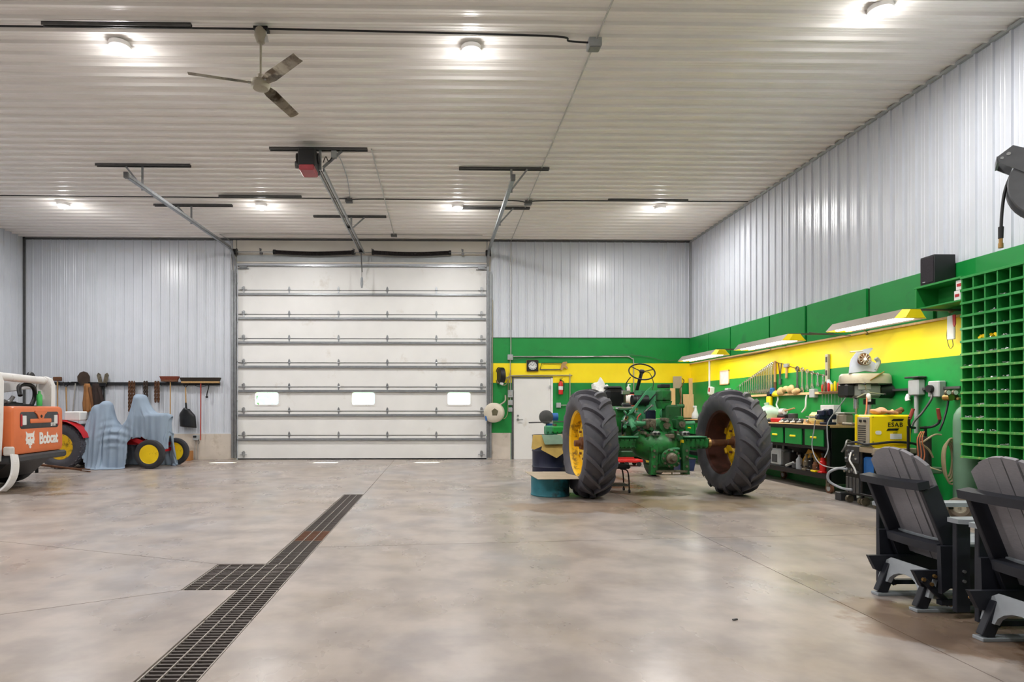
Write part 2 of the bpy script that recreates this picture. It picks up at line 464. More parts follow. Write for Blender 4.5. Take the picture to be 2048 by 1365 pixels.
slabs = [
    [(TX0, TYE), (TX0, TY1), (TTX, TY1), (XL, 8.25), (XL, YB), (TX1, YB), (TX1, TYE)],
    [(TTX, TY1), (TTX, TY0), (XL, -0.34), (XL, 8.25)],
    [(TX0, TY0), (TX0, TYN), (TX1, TYN), (TX1, YF), (XL, YF), (XL, -0.34), (TTX, TY0)],
    [(TX1, 5.65), (2.68, 6.0), (2.68, YB), (TX1, YB)],
    [(TX1, YF), (2.68, YF), (2.68, 6.0), (TX1, 5.65)],
    [(2.68, 6.0), (XR, 6.25), (XR, YB), (2.68, YB)],
    [(2.68, YF), (XR, YF), (XR, 6.25), (2.68, 6.0)]]
def inset(poly, g):
    a = sum(poly[i][0] * poly[(i + 1) % len(poly)][1] - poly[(i + 1) % len(poly)][0] * poly[i][1] for i in range(len(poly)))
    if a < 0: poly = poly[::-1]
    out = []; n = len(poly)
    for i in range(n):
        p0, p1, p2 = Vector(poly[i - 1]), Vector(poly[i]), Vector(poly[(i + 1) % n])
        d1 = (p1 - p0).normalized(); d2 = (p2 - p1).normalized()
        n1_ = Vector((-d1.y, d1.x)); n2_ = Vector((-d2.y, d2.x))
        bis = (n1_ + n2_); k = 2.0 / max(0.3, bis.length_squared)
        q = p1 + bis * (g * k); out.append((q.x, q.y))
    return out
for p in slabs:
    q = inset(p, 0.0035)
    MB().prism(q, 0.149, (0, 0, -0.0745)).build('slab', FLOORM, floor, smooth=0)

# ---- drain grates in the trench
GRATE = mat('grate_iron', (94, 86, 82), 0.55, 0.15, 0.25, 9.0, dirt=((92, 52, 34), 0.16, 3.0))
GRATER = mat('grate_rust', (122, 84, 64), 0.7, 0.2, 0.25, 9.0)
GRATEL = mat('grate_worn_bar', (160, 152, 144), 0.4, 0.4, 0.12, 9.0)
ordn = ['nearest', 'second', 'third', 'fourth', 'fifth', 'sixth', 'seventh', 'eighth', 'ninth', 'tenth', 'eleventh', 'twelfth', 'thirteenth', 'fourteenth', 'fifteenth', 'sixteenth', 'seventeenth', 'eighteenth', 'nineteenth', 'twentieth']
def grate(x0, x1, y0, y1, label, m, rails, z=-0.003):
    t = thing('drain_grate', label, 'grate', ((x0 + x1) / 2, (y0 + y1) / 2, -0.15), 0, 'grates of the floor drain')
    w = x1 - x0 - 0.016; l = y1 - y0 - 0.012
    n = max(3, int(l / 0.041)); bm_ = MB().box((0, 0, 0), (w, 0.013, 0.026)).mesh('crossbar', m, 0)
    for i in range(n + 1):
        put('crossbar', bm_, t, (0, -l / 2 + l * i / n, 0.15 + z - 0.016))
    rm = MB().box((0, 0, 0), (0.007, l, 0.018)).mesh('rail', GRATEL, 0)
    for i in range(rails):
        put('rail', rm, t, (-w / 2 + w * i / (rails - 1), 0, 0.15 + z - 0.008))
    fm_ = MB().box((0, 0, 0), (0.03, 0.03, 0.13)).mesh('foot', m, 0)
    for sx in (-1, 1):
        for sy in (-1, 1): put('foot', fm_, t, (sx * (w / 2 - 0.03), sy * (l / 2 - 0.05), 0.062))
ys = [0.62, 1.36, 2.1, 2.88, 3.72, 4.33]
gl = ['dark iron drain grate at the bottom edge of the picture', 'dark iron drain grate behind the nearest one in view', 'dark iron drain grate two before the wide grate', 'rust-tinged drain grate running off the bottom edge', 'dark slatted drain grate just in front of the wide grate']
gl = ['drain grate below the picture edge, nearest the viewer', 'drain grate just under the bottom edge of the picture', 'rusty slatted drain grate cut by the bottom edge', 'rusty slatted drain grate second from the bottom edge', 'dark slatted drain grate touching the wide grate on its near side']
for i in range(5):
    grate(TX0, TX1, ys[i], ys[i + 1], gl[i], GRATE, 4, -0.003 - (i % 2) * 0.002)
grate(TTX, TX1, TY0, TY1, 'wide square drain grate jutting out to the left', GRATE, 8)
for (y0, y1, lb, m) in [(TY1, 5.95, 'dark drain grate touching the wide grate on its far side', GRATE), (5.95, 6.42, 'short rust-brown drain grate in the far run', GRATER), (6.42, 7.75, 'long dark drain grate just beyond the short rusty one', GRATE), (7.75, TYE, 'farthest dark drain grate, where the drain ends', GRATE)]:
    grate(TX0, TX1, y0, y1, lb, m, 4, -0.004)

# ---- ribbed steel sheets
RIB = 0.2286
def sheet(length, m, name, nr=4, hr=0.026):
    """A ribbed sheet: ribs run along local y (length), pitch along local x, relief along +z; ribs at 0, RIB, ..."""
    prof = []
    for k in range(nr):
        u = k * RIB
        for (du, h_) in ((0.0, hr), (0.012, hr), (0.018, 0.0), (0.085, 0.0), (0.092, 0.004), (0.100, 0.004), (0.107, 0.0), (0.137, 0.0), (0.144, 0.004), (0.152, 0.004), (0.159, 0.0), (0.2106, 0.0), (0.2166, hr)):
            prof.append((u + du, h_))
    prof.append((nr * RIB, hr))
    mb = MB(); vs = []
    for (u, h_) in prof: vs += [(u, 0, h_), (u, length, h_)]
    mb.add(vs, [(2 * i, 2 * i + 2, 2 * i + 3, 2 * i + 1) for i in range(len(prof) - 1)])
    return mb.mesh(name, m, 0, fix=False)
ceiling = struct('ceiling', MB().span((XL - .1, YF - .1, H), (XR + .1, YB + .1, H + .12)), CEILM, 'white ribbed steel ceiling')
me = sheet(XR - XL, CEILM, 'ceiling_panel', 4, 0.038)
y = YB
Rc = Matrix(((0, 1, 0), (-1, 0, 0), (0, 0, -1))).transposed()
k = 0
y = YB - 4 * RIB
while y > YF - 0.5:
    # local x -> -Y ... ribs along X, relief downwards
    o = put('ceiling_panel', me, ceiling)
    o.matrix_local = Matrix(((0, 1, 0, XL), (1, 0, 0, y), (0, 0, -1, H - 0.002), (0, 0, 0, 1)))
    y -= 4 * RIB
def wall_sheets(parent, m, z0, z1, start, end, place):
    L_ = z1 - z0; full = sheet(L_, m, 'wall_panel'); u = start; step = 4 * RIB
    while u < end - 0.02:
        nr = min(4, max(1, int(round((end - u) / RIB))))
        o = put('wall_panel', full if nr == 4 else sheet(L_, m, 'wall_panel', nr), parent)
        o.matrix_local = place(u, z0); u += step
# back wall: core with the door openings left free
wb = MB()
WD0, WD1, WDH = 1.88, 2.86, 2.10
wb.span((XL - .2, YB, 0), (DX0, YB + .2, H)).span((DX0, YB, DTOP), (DX1, YB + .2, H)).span((DX1, YB, 0), (WD0, YB + .2, H)).span((WD0, YB, WDH), (WD1, YB + .2, H)).span((WD1, YB, 0), (XR + .2, YB + .2, H))
wall_back = struct('wall_back', wb, WHITE, 'back wall of white ribbed steel with green and yellow bands')
pb = lambda u, z0: Matrix(((1, 0, 0, u), (0, 0, -1, YB - 0.003), (0, 1, 0, z0), (0, 0, 0, 1)))
wall_sheets(wall_back, WHITE, ZP, H, XL, DX0 - 0.1, pb)
wall_sheets(wall_back, WHITE, Z1, H, DX1 + 0.11, XR, pb)
MB().span((XL, YB - .035, 0), (DX0 - .08, YB, ZP), .004).build('plinth', PLINTH, wall_back)
MB().span((DX1 + .1, YB - .035, 0), (WD0 - .07, YB, ZP + .02), .004).build('plinth', PLINTH, wall_back)
MB().span((DX1 + .1, YB - .022, Z2), (XR, YB, Z1)).build('painted_board', GREEN, wall_back, smooth=0)
MB().span((DX1 + .1, YB - .022, Z3), (WD0 - .04, YB, Z2)).build('painted_board', YELLOW, wall_back, smooth=0)
MB().span((WD1 + .04, YB - .022, Z3), (XR, YB, Z2)).build('painted_board', YELLOW, wall_back, smooth=0)
MB().span((DX1 + .1, YB - .022, ZP + .02), (WD0 - .04, YB, Z3)).build('painted_board', GREEN, wall_back, smooth=0)
MB().span((WD0 - .04, YB - .022, WDH + .02), (WD1 + .04, YB, Z2)).build('painted_board', YELLOW, wall_back, smooth=0)
MB().span((WD1 + .04, YB - .022, 0), (XR, YB, Z3)).build('painted_board', GREEN, wall_back, smooth=0)
MB().span((WD0 - .10, YB - .024, 0), (WD0 - .06, YB, ZP + .03)).build('painted_board', GREEN, wall_back, smooth=0)
MB().span((DX0, YB - .03, DTOP + .06), (DX1, YB, H - .02)).build('header_board', HEADER, wall_back)
MB().span((DX0, YB - .05, DTOP + .10), (DX1, YB - .03, DTOP + .26)).build('header_strip', GREYBOX, wall_back)
# right wall
wall_right = struct('wall_right', MB().span((XR, YF - .2, 0), (XR + .2, YB + .2, H)), WHITE, 'right wall, white ribbed steel above a green and yellow work wall')
pr = lambda u, z0: Matrix(((0, 0, -1, XR - 0.003), (1, 0, 0, u), (0, 1, 0, z0), (0, 0, 0, 1)))
wall_sheets(wall_right, WHITE, Z1, H, YF, YB, pr)
MB().span((XR - .02, YF, Z3), (XR, YB - .022, Z2)).build('painted_board', YELLOW, wall_right, smooth=0)
MB().span((XR - .02, YF, 0), (XR, YB - .022, Z3)).build('painted_board', GREEN, wall_right, smooth=0)
MB().span((XR - .012, YF, Z2), (XR, YB - .022, Z1 - .01)).build('painted_board', TGREEND, wall_right, smooth=0)
edges = [15.36, 14.3, 13.2, 11.62, 10.45, 8.92, 7.7]
gaps = [0.03, 0.03, 0.045, 0.045, 0.07, 0.085, 0.05]
for i in range(len(edges) - 1):
    MB().span((XR - .05, edges[i + 1] + gaps[i + 1] / 2, Z2), (XR, edges[i] - gaps[i] / 2, Z1), .003).build('green_panel', GREEN, wall_right)
MB().span((XR - .05, YF, Z2), (XR, 7.66, Z1), .003).build('green_panel', GREEN, wall_right)
MB().span((XR - .055, 7.0, Z2 - .03), (XR - .02, YB - .03, Z2), .003).build('ledge_strip', PLY, wall_right)
# left wall, wall behind the camera
wall_left = struct('wall_left', MB().span((XL - .2, YF - .2, 0), (XL, YB + .2, H)), WHITE, 'left wall of white ribbed steel')
wall_sheets(wall_left, WHITE, ZP, H, YF, YB, lambda u, z0: Matrix(((0, 0, 1, XL + 0.003), (1, 0, 0, u), (0, 1, 0, z0), (0, 0, 0, 1))))
MB().span((XL, YF, 0), (XL + .035, YB - .04, ZP)).build('plinth', PLINTH, wall_left)
wall_front = struct('wall_front', MB().span((XL - .2, YF - .2, 0), (XR + .2, YF, H)), WHITE, 'white wall behind the viewer')
# trims
struct('trim_1', MB().span((XL, YB - .05, H - .06), (XR, YB - .005, H - .02)), STRUT, 'dark steel angle where the back wall meets the ceiling')
struct('trim_2', MB().span((XR - .05, YF, H - .06), (XR - .005, YB, H - .02)), GREYBOX, 'grey steel angle where the right wall meets the ceiling')
struct('trim_3', MB().span((XL + .005, YB - .05, ZP), (XL + .05, YB - .004, H)), STRUT, 'grey corner trim of the left and back wall')
struct('trim_4', MB().span((XR - .055, YB - .055, Z1), (XR - .005, YB - .005, H)), GREYBOX, 'white corner trim of the right and back wall')
struct('trim_5', MB().span((XL, YB - .028, ZP), (DX0 - .08, YB - .002, ZP + .03)), WHITE, 'white flashing above the concrete plinth')
struct('trim_6', MB().span((DX0 - .1, YB - .045, 0), (DX0 - .02, YB + .01, H - .06), .004), HEADER, 'pale jamb trim left of the overhead door')
struct('trim_7', MB().span((DX1 + .02, YB - .045, 0), (DX1 + .1, YB + .01, H - .06), .004), HEADER, 'pale jamb trim right of the overhead door')
struct('trim_8', MB().span((DX1 + .1, YB - .03, Z1 - .008), (XR - .03, YB - .002, Z1 + .01)), GREENT if False else TGREEND, 'dark green edge along the top of the green band')

# ---- overhead door
od = bpy.data.objects.new('door_1', None); C.objects.link(od); od['kind'] = 'structure'; od['label'] = 'white sectional overhead door of eight panels with three small windows'
SH = 0.619
YD = YB + 0.02
wins = [(on_y(509, 800, YB).x, on_y(558, 800, YB).x), (on_y(703, 800, YB).x, on_y(750.5, 800, YB).x), (on_y(894, 800, YB).x, on_y(942, 800, YB).x)]
wz0, wz1 = on_y(727, 811, YB).z, on_y(727, 784.5, YB).z
for i in range(8):
    z0 = i * SH + 0.004; z1 = (i + 1) * SH - 0.004
    mb = MB()
    if i == 2:
        xs = [DX0] + [x for w_ in wins for x in w_] + [DX1]
        mb.span((DX0, YD, z0), (DX1, YD + .05, wz0)).span((DX0, YD, wz1), (DX1, YD + .05, z1))
        for j in range(0, len(xs), 2): mb.span((xs[j], YD, wz0), (xs[j + 1], YD + .05, wz1))
    else: mb.span((DX0, YD, z0), (DX1, YD + .05, z1), .006)
    sec = mb.build('door_section', DOORW, od)
    if i == 2:
        for (a, c_) in wins:
            fr = MB()
            cx_, cz_ = (a + c_) / 2, (wz0 + wz1) / 2
            ou = roundrect(c_ - a + .03, wz1 - wz0 + .03, .05); inn = roundrect(c_ - a - .03, wz1 - wz0 - .03, .05)
            n = len(ou); vs = []
            for yy in (YD - .012, YD + .055):
                vs += [(cx_ + p[0], yy, cz_ + p[1]) for p in ou] + [(cx_ + p[0], yy, cz_ + p[1]) for p in inn]
            fs = []
            for q in range(n):
                r_ = (q + 1) % n
                fs += [(q, r_, n + r_, n + q), (2 * n + q, 3 * n + q, 3 * n + r_, 2 * n + r_), (q, 2 * n + q, 2 * n + r_, r_), (n + q, n + r_, 3 * n + r_, 3 * n + q)]
            fr.add(vs, fs); f_ = fr.build('window_frame', BWHITE, sec)
            MB().span((a + .01, YD + .02, wz0 + .01), (c_ - .01, YD + .024, wz1 - .01)).build('pane', glass('window_glass'), sec)
    # strut just below the top joint, and the joint's hinges
    if i < 7:
        zt = (i + 1) * SH
        MB().span((DX0 + .02, YD - .055, zt - .135), (DX1 - .02, YD, zt - .10), .004).span((DX0 + .02, YD - .012, zt - .10), (DX1 - .02, YD, zt - .075)).build('strut', GALV, od)
        MB().span((DX0 + .01, YD - .006, zt - .008), (DX1 - .01, YD + .01, zt + .008)).build('section_joint', STRUT, od)
hm = MB().prism([(-.022, -.02), (-.03, .02), (-.022, .07), (0, .105), (.022, .07), (.03, .02), (.022, -.02), (.012, -.075), (-.012, -.075)], .008, (0, -.004, 0), FACE_S).cyl((-.04, -.016, .004), (.04, -.016, .004), .012, n=8).mesh('hinge', GALV)
rm_ = MB().prism([(-.03, -.02), (-.035, .06), (-.02, .1), (.02, .1), (.035, .06), (.03, -.02), (.02, -.075), (-.02, -.075)], .008, (0, -.004, 0), FACE_S).cyl((-.09, -.03, .004), (.09, -.03, .004), .009, n=8).box((-.03, -.03, .03), (.006, .06, .09)).box((.03, -.03, .03), (.006, .06, .09)).mesh('roller_hinge', STEEL)
for j in range(1, 8):
    zt = j * SH
    for px in (578, 677, 774.5, 872.7): put('hinge', hm, od, (on_y(px, 700, YB).x, YD, zt))
    for px in (487, 963): put('roller_hinge', rm_, od, (on_y(px, 700, YB).x, YD, zt))
for px in (487, 963):
    put('bottom_bracket', rm_, od, (on_y(px, 700, YB).x, YD, .12))
    MB().span((on_y(px, 0, YB).x - .09, YD - .05, DTOP - .06), (on_y(px, 0, YB).x + .09, YD, DTOP - .02)).cyl((on_y(px, 0, YB).x - .14, YD - .04, DTOP - .08), (on_y(px, 0, YB).x + .14, YD - .04, DTOP - .08), .01).build('top_bracket', GALV, od)
MB().span((DX0, YD - .01, 0), (DX1, YD + .05, .03)).build('bottom_seal', BLACK, od)
MB().span((DX0 + .01, YD - .05, DTOP - .02), (DX1 - .01, YD, DTOP + .02), .004).build('top_strut', GALV, od)
MB().span((DX0, YB - .003, -.15), (DX1, YB + .3, -.001)).build('threshold', FLOORM, wall_back, smooth=0)
MB().span((WD0, YB - .003, -.15), (WD1, YB + .3, -.001)).build('threshold', FLOORM, wall_back, smooth=0)
# ---- side door
d2 = bpy.data.objects.new('door_2', None); C.objects.link(d2); d2['kind'] = 'structure'; d2['label'] = 'plain white steel side door with a lever handle'
MB().span((WD0 + .012, YB - .005, .002), (WD1 - .012, YB + .04, WDH - .012), .003).build('door_leaf', DOORW, d2)
MB().span((WD0 - .04, YB - .03, 0), (WD0 + .01, YB + .06, WDH)).build('door_jamb', STRUT, d2)
MB().span((WD1 - .01, YB - .03, 0), (WD1 + .04, YB + .06, WDH)).build('door_jamb', DOORW, d2)
MB().span((WD0 - .04, YB - .03, WDH - .01), (WD1 + .04, YB + .06, WDH + .025)).build('door_head', STRUT, d2)
MB().cyl((WD0 + .12, YB - .02, 1.02), (WD0 + .12, YB, 1.02), .032).cyl((WD0 + .12, YB - .06, 1.02), (WD0 + .12, YB, 1.02), .012).bar((WD0 + .12, YB - .055, 1.02), (WD0 + .25, YB - .055, 1.02), .018, .02, .004).build('door_handle', STEEL, d2)
MB().cyl((WD0 + .12, YB - .02, 1.12), (WD0 + .12, YB, 1.12), .026).build('deadbolt', STEEL, d2)
hg = MB().cyl((0, 0, -.05), (0, 0, .05), .012, n=8).mesh('door_hinge', STEEL)
for z in (.25, 1.05, 1.85): put('door_hinge', hg, d2, (WD1 - .04, YB - .04, z))
# ---- outdoors, as far as the door windows show it
GRASS = mat('grass', (96, 128, 62), 0.9, 0.0, 0.2, 0.6)
gr = MB().span((-60, YB + .25, -.3), (60, 110, -.06)).build('lawn', GRASS); gr['kind'] = 'structure'; gr['label'] = 'green lawn outside the overhead door'
LEAF = mat('hedge_leaves', (88, 120, 66), 0.8, 0.0, 0.4, 3.0)
rnd = random.Random(3)
for i in range(7):
    mb = MB(); hx = -32 + i * 9.5 + rnd.uniform(-2, 2); hh = rnd.uniform(2.6, 4.2)
    for k in range(46):
        a = rnd.uniform(0, 2 * PI); rr = rnd.uniform(0, 2.6); zz = rnd.uniform(.8, hh)
        mb.ball((rr * math.cos(a), rr * math.sin(a), zz), rnd.uniform(.5, 1.0), 7, 4)
    tr = thing('leafy_tree', 'leafy green tree seen through the door windows, %s from the left' % (['first', 'second', 'third', 'fourth', 'fifth', 'sixth', 'seventh'][i]), 'tree', (hx, 62 + rnd.uniform(-4, 6), -.06), 0, 'trees outside')
    mb.build('crown', LEAF, tr); MB().cyl((0, 0, 0), (0, 0, 2), .3, .2).build('trunk', WOOD, tr)
# ================================================================ ceiling lamps
LED = glow('led_lens', (255, 252, 246), 18.0)
def ceiling_lamp(x, y, label):
    t = thing('ceiling_lamp', label, 'lamp', (x, y, H - .038), 0, 'round lamps of the ceiling')
    MB().lathe([(0, .12), (-.05, .12), (-.06, .105), (-.06, .0)], n=24).build('housing', BWHITE, t)
    MB().lathe([(-.061, .10), (-.085, .095), (-.105, .06), (-.11, 0)], n=24).build('lens', LED, t)
    ld = bpy.data.lights.new('ceiling_lamp_light', 'AREA'); ld.energy = LAMP_W; ld.shape = 'DISK'; ld.size = 0.2; ld.color = (1.0, 0.985, 0.97)
    lo = bpy.data.objects.new('ceiling_lamp_light', ld); C.objects.link(lo); lo.parent = t; lo.location = (0, 0, -.13)
    ld = bpy.data.lights.new('ceiling_lamp_glow', 'POINT'); ld.energy = LAMP_W * .09; ld.shadow_soft_size = 0.08; ld.color = (1.0, 0.985, 0.97)
    lo = bpy.data.objects.new('ceiling_lamp_glow', ld); C.objects.link(lo); lo.parent = t; lo.location = (0, 0, -.22)
    return t
xs_ = [(-7.9, 'at the far left'), (-3.77, 'above the overhead door, left'), (.37, 'above the overhead door, right'), (4.7, 'over the tractor')]
for x, w_ in xs_: ceiling_lamp(x, 12.72, 'small bright ceiling lamp of the far row ' + w_)
ceiling_lamp(-3.78, 7.15, 'bright ceiling lamp left of the ceiling fan')
ceiling_lamp(.37, 7.15, 'bright ceiling lamp right of the ceiling fan')
ceiling_lamp(4.72, 6.35, 'bright ceiling lamp at the upper right picture edge')
ceiling_lamp(-7.9, 7.15, 'ceiling lamp beyond the left picture edge')
for y_, w_ in ((1.4, 'above the viewer'),):
    for (x, nm) in ((-7.9, 'first'), (-3.77, 'second'), (.37, 'third'), (4.7, 'fourth')):
        ceiling_lamp(x, y_, 'ceiling lamp in the row %s, %s from the left wall' % (w_, nm))
# ================================================================ things under the ceiling
CB = H - 0.041          # underside of the ceiling ribs
# ---- ceiling fan
fan = thing('ceiling_fan', 'white three-bladed ceiling fan with grimy blades on a long rod', 'fan', (-2.03, 6.83, CB))
MB().lathe([(0, .05), (-.02, .065), (-.09, .07), (-.16, .045), (-.175, .02), (-.175, 0)], n=20).build('canopy', CREAM, fan)
MB().span((-.07, -.05, -.03), (.09, .05, 0)).build('mount_box', BLACKM, fan)
MB().prism([(-.02, -.09), (.03, -.09), (.0, .03), (-.02, .03)], .004, (.07, -.02, -.08), FACE_S).build('label_tag', PAPER, fan)
MB().cyl((0, 0, -.17), (0, 0, -.56), .013).build('down_rod', CREAM, fan)
MB().lathe([(-.52, .025), (-.53, .04), (-.57, .042), (-.585, .03)], n=18).build('rod_collar', CREAM, fan)
MB().lathe([(-.575, .03), (-.59, .085), (-.605, .105), (-.64, .11), (-.66, .10), (-.685, .085), (-.70, .0)], n=28).build('motor_housing', CREAM, fan)
FBL = mat('fan_blade_grime', (150, 140, 122), 0.55, 0.0, 0.15, 4.0, dirt=((72, 56, 36), 0.5, 5.0))
bl = MB()
for (x0, x1, w0, w1) in ((.09, .22, .045, .068), (.22, .76, .068, .06)):
    def sec(x, w):
        tw = 0.12 * x - 0.34
        return [Vector((x, s_ * w * math.cos(tw), s_ * w * math.sin(tw) - .012 * (1 - abs(s_)))) for s_ in (-1, -.35, .35, 1)]
    A = sec(x0, w0); B = sec(x1, w1)
    vs = A + B + [p + Vector((0, 0, .003)) for p in A] + [p + Vector((0, 0, .003)) for p in B]
    fs = []
    for k in range(3): fs += [(k, k + 1, 5 + k, 4 + k), (8 + k, 12 + k, 13 + k, 9 + k)]
    fs += [(0, 4, 12, 8), (3, 11, 15, 7), (0, 8, 9, 10, 11, 3, 2, 1), (4, 5, 6, 7, 15, 14, 13, 12)]
    bl.add(vs, fs)
blm = bl.mesh('blade', FBL, 0.5)
tips = [math.atan2(-.2, -.73), math.atan2(-.52, .54), math.atan2(.71, .2)]
for a in tips:
    o = put('blade', blm, fan, (0, 0, -.63), (0, 0, a))
    MB().box((.10, 0, 0), (.08, .05, .012), None, .003).build('blade_iron', STEEL, o)
def conduit(name, pts, label, r=.011, m=None, cat='conduit', group=None, clips=0):
    o = MB().tube(pts, r, 8).build(name, m or CONDUIT)
    return tag(o, label, cat, group)
cz = CB - .012
conduit('electrical_conduit', [(1.815, 5.4, cz), (1.815, YB - .03, cz)] if False else [(1.815, 4.0, cz), (1.815, YB - .05, cz)], 'long grey conduit running along the ceiling towards the back wall')
ccl = MB().torus((0, 0, 0), .014, .004, (0, 1, 0), 12, 6).box((.03, 0, .008), (.03, .018, .004)).mesh('conduit_clip', STEEL)
clipt = thing('conduit_clips', 'row', 'clip') if False else None
def jbox(loc, s, label, m=GREYBOX, name='junction_box'):
    t = thing(name, label, 'electrical box', loc)
    MB().box((0, 0, 0), s, None, .006).build('box', m, t)
    return t
j = jbox((1.80, 6.98, CB - .05), (.15, .14, .1), 'grey junction box on the ceiling right of the fan')
MB().box((0, .0, -.055), (.12, .11, .01)).build('cover', GALV, j)
conduit('ceiling_wire', [(XL + .1, 6.82, cz), (-4.4, 6.82, cz), (-2.2, 6.82, cz), (-2.1, 6.79, cz - .02)], 'dark wire along the ceiling left of the fan', .011, BLACK, 'wire')
conduit('ceiling_wire', smoothpath([(-1.95, 6.80, cz - .02), (-1.8, 6.82, cz), (.2, 6.86, cz), (1.35, 6.9, cz), (1.5, 6.95, cz - .02), (1.75, 6.96, cz - .03)]), 'dark wire along the ceiling from the fan to the junction box', .011, BLACK, 'wire')
conduit('ceiling_wire', [(XL + .1, 12.22, cz), (-1.9, 12.3, cz)], 'dark wire along the far ceiling left of the door opener', .011, BLACK, 'wire')
conduit('ceiling_wire', smoothpath([(-1.85, 12.38, cz - .03), (-1.6, 12.32, cz), (.1, 12.34, cz), (1.5, 12.36, cz), (1.8, 12.42, cz - .03)]), 'dark wire along the far ceiling between the two junction boxes', .011, BLACK, 'wire')
conduit('ceiling_wire', smoothpath([(1.86, 12.42, cz - .03), (2.1, 12.36, cz), (4.2, 12.34, cz), (XR - .1, 12.34, cz)]), 'dark wire along the far ceiling over the tractor', .011, BLACK, 'wire')
jbox((1.83, 12.42, CB - .035), (.15, .13, .07), 'dark junction box on the ceiling above the right door track', STRUT)
jbox((-1.87, 12.36, CB - .035), (.14, .12, .07), 'dark junction box on the ceiling above the door opener rail', STRUT)
jbox((-1.137, 14.83, CB - .03), (.15, .10, .06), 'small junction box on the ceiling near the overhead door', STRUT)
conduit('electrical_conduit', [(-1.135, 9.95, cz), (-1.135, 14.78, cz)], 'grey conduit on the ceiling right of the opener rail')
p0 = on_z(452, 465, CB)
conduit('electrical_conduit', [(-1.2, 14.83, cz), (-5.2, 14.83, cz), (-5.42, 14.86, cz), (-5.36, YB - .06, cz), (-5.30, YB - .07, cz - .1), (-5.30, YB - .07, 1.0)], 'thin conduit across the ceiling and down the left door jamb', .010)
conduit('electrical_conduit', [(-1.07, 14.83, cz), (1.05, 14.83, cz)], 'thin conduit across the ceiling to the right door track', .010)
# ---- strut channels on the ceiling
def channel(x0, x1, y, label, group='steel channels on the ceiling', z=CB, wide=.045, name='strut_channel'):
    return tag(MB().span((x0, y - wide / 2, z - .042), (x1, y - wide / 2 + .006, z)).span((x0, y + wide / 2 - .006, z - .042), (x1, y + wide / 2, z)).span((x0, y - wide / 2, z - .008), (x1, y + wide / 2, z)).build(name, STRUT), label, 'steel channel', group)
channel(-4.43, -2.78, 6.76, 'dark steel channel above the lamp left of the fan')
channel(-4.46, -2.80, 12.18, 'dark steel channel above the far lamp left of the opener')
channel(3.45, 5.1, 12.26, 'dark steel channel above the far lamp over the tractor')
# ---- door tracks with hangers
TZ = 5.27
def arc_track(X, side, label):
    t = thing('door_track', label, 'door track', (X, YB, 0), 0, 'tracks of the overhead door')
    v = MB().span((-.03, -.10, .05), (.03, -.085, 4.75)).span((-.03, -.10, .05), (-.022, -.03, 4.75)).span((.022, -.10, .05), (.03, -.03, 4.75))
    v.build('vertical_track', GALV, t)
    path = [(0, -.075, 4.75)] + [(0, -.075 - .42 * (1 - math.cos(a)), 4.85 + .42 * math.sin(a)) for a in [PI / 2 * k / 8 for k in range(9)]]
    c_ = MB()
    for a, b_ in zip(path[:-1], path[1:]): c_.bar(a, b_, .06, .05)
    c_.build('curved_track', GALV, t)
    za, zb = TZ + .02, TZ - .10
    MB().bar((0, -.48, za - .025), (0, -5.35, zb - .025), .06, .01).bar((-.026, -.48, za), (-.026, -5.35, zb), .008, .065).bar((.026, -.48, za), (.026, -5.35, zb), .008, .065).build('horizontal_track', GALV, t)
    MB().span((-.035, -5.4, TZ - .15), (.035, -5.34, TZ - .05), .004).build('end_stop', STRUT, t)
    MB().span((side * .03, -.12, .05), (side * .09, -.10, 4.8)).build('track_angle', GALV, t)
    for (yy, dx) in ((10.66, 0), (12.74, 0)):
        ly = yy - YB
        MB().span((side * .045 - .02, ly - .003, TZ + .0 + .0247 * (ly + .48) - .02), (side * .045 + .02, ly + .003, CB - .04)).build('hanger', GALV, t)
        MB().bar((side * .045, ly - .01, TZ + .0247 * (ly + .48) + .03), (side * .33, ly - .01, CB - .045), .006, .032).build('brace', GALV, t)
    for z in (.5, 1.5, 2.5, 3.5, 4.5):
        MB().box((0, -.04, z), (.07, .08, .03)).build('track_bracket', GALV, t)
    return t
arc_track(DX0 - .03, -1, 'galvanised door track on the left side of the overhead door')
arc_track(DX1 + .03, 1, 'galvanised door track on the right side of the overhead door')
channel(-6.05, -4.40, 10.66, 'steel channel holding the near end of the left door track', wide=.07)
channel(-6.02, -4.38, 12.74, 'steel channel holding the middle of the left door track', wide=.07)
channel(.34, 1.95, 10.70, 'steel channel holding the near end of the right door track', wide=.07)
channel(.33, 1.92, 12.80, 'steel channel holding the middle of the right door track', wide=.07)
# ---- door opener with rail
channel(-2.81, -1.2, 9.95, 'steel channel holding the door opener', wide=.07)
channel(-2.82, -1.2, 13.42, 'steel channel over the middle of the opener rail', wide=.06)
op = thing('door_opener', 'black and red overhead door opener with a long chain rail', 'door opener', (-1.98, 9.95, TZ))
RY = YB - 9.95
MB().span((-.06, .05, -.03), (-.035, RY - .1, .03)).span((.035, .05, -.03), (.06, RY - .1, .03)).build('rail', GALV, op)
MB().tube([(0, .1, 0), (0, RY - .15, 0)], .012, 6).build('chain', STRUT, op)
MB().span((-.045, RY - .35, -.04), (.045, RY - .28, .04)).span((-.03, RY - 2.3, -.03), (.03, RY - 2.2, .03)).build('trolley', BLACKM, op)
MB().span((-.30, -.30, -.08), (-.02, .12, .22), .02).build('gear_case', BLACK, op)
MB().span((-.27, -.36, -.16), (-.03, -.02, -.07), .015).build('cover', mat('opener_red', (164, 62, 70), .45), op)
MB().cyl((-.36, -.1, .12), (.0, -.1, .12), .085, n=18).build('motor', BLACKM, op)
MB().cyl((-.40, -.02, .05), (-.36, -.02, .05), .06, n=14).build('pulley', STRUT, op)
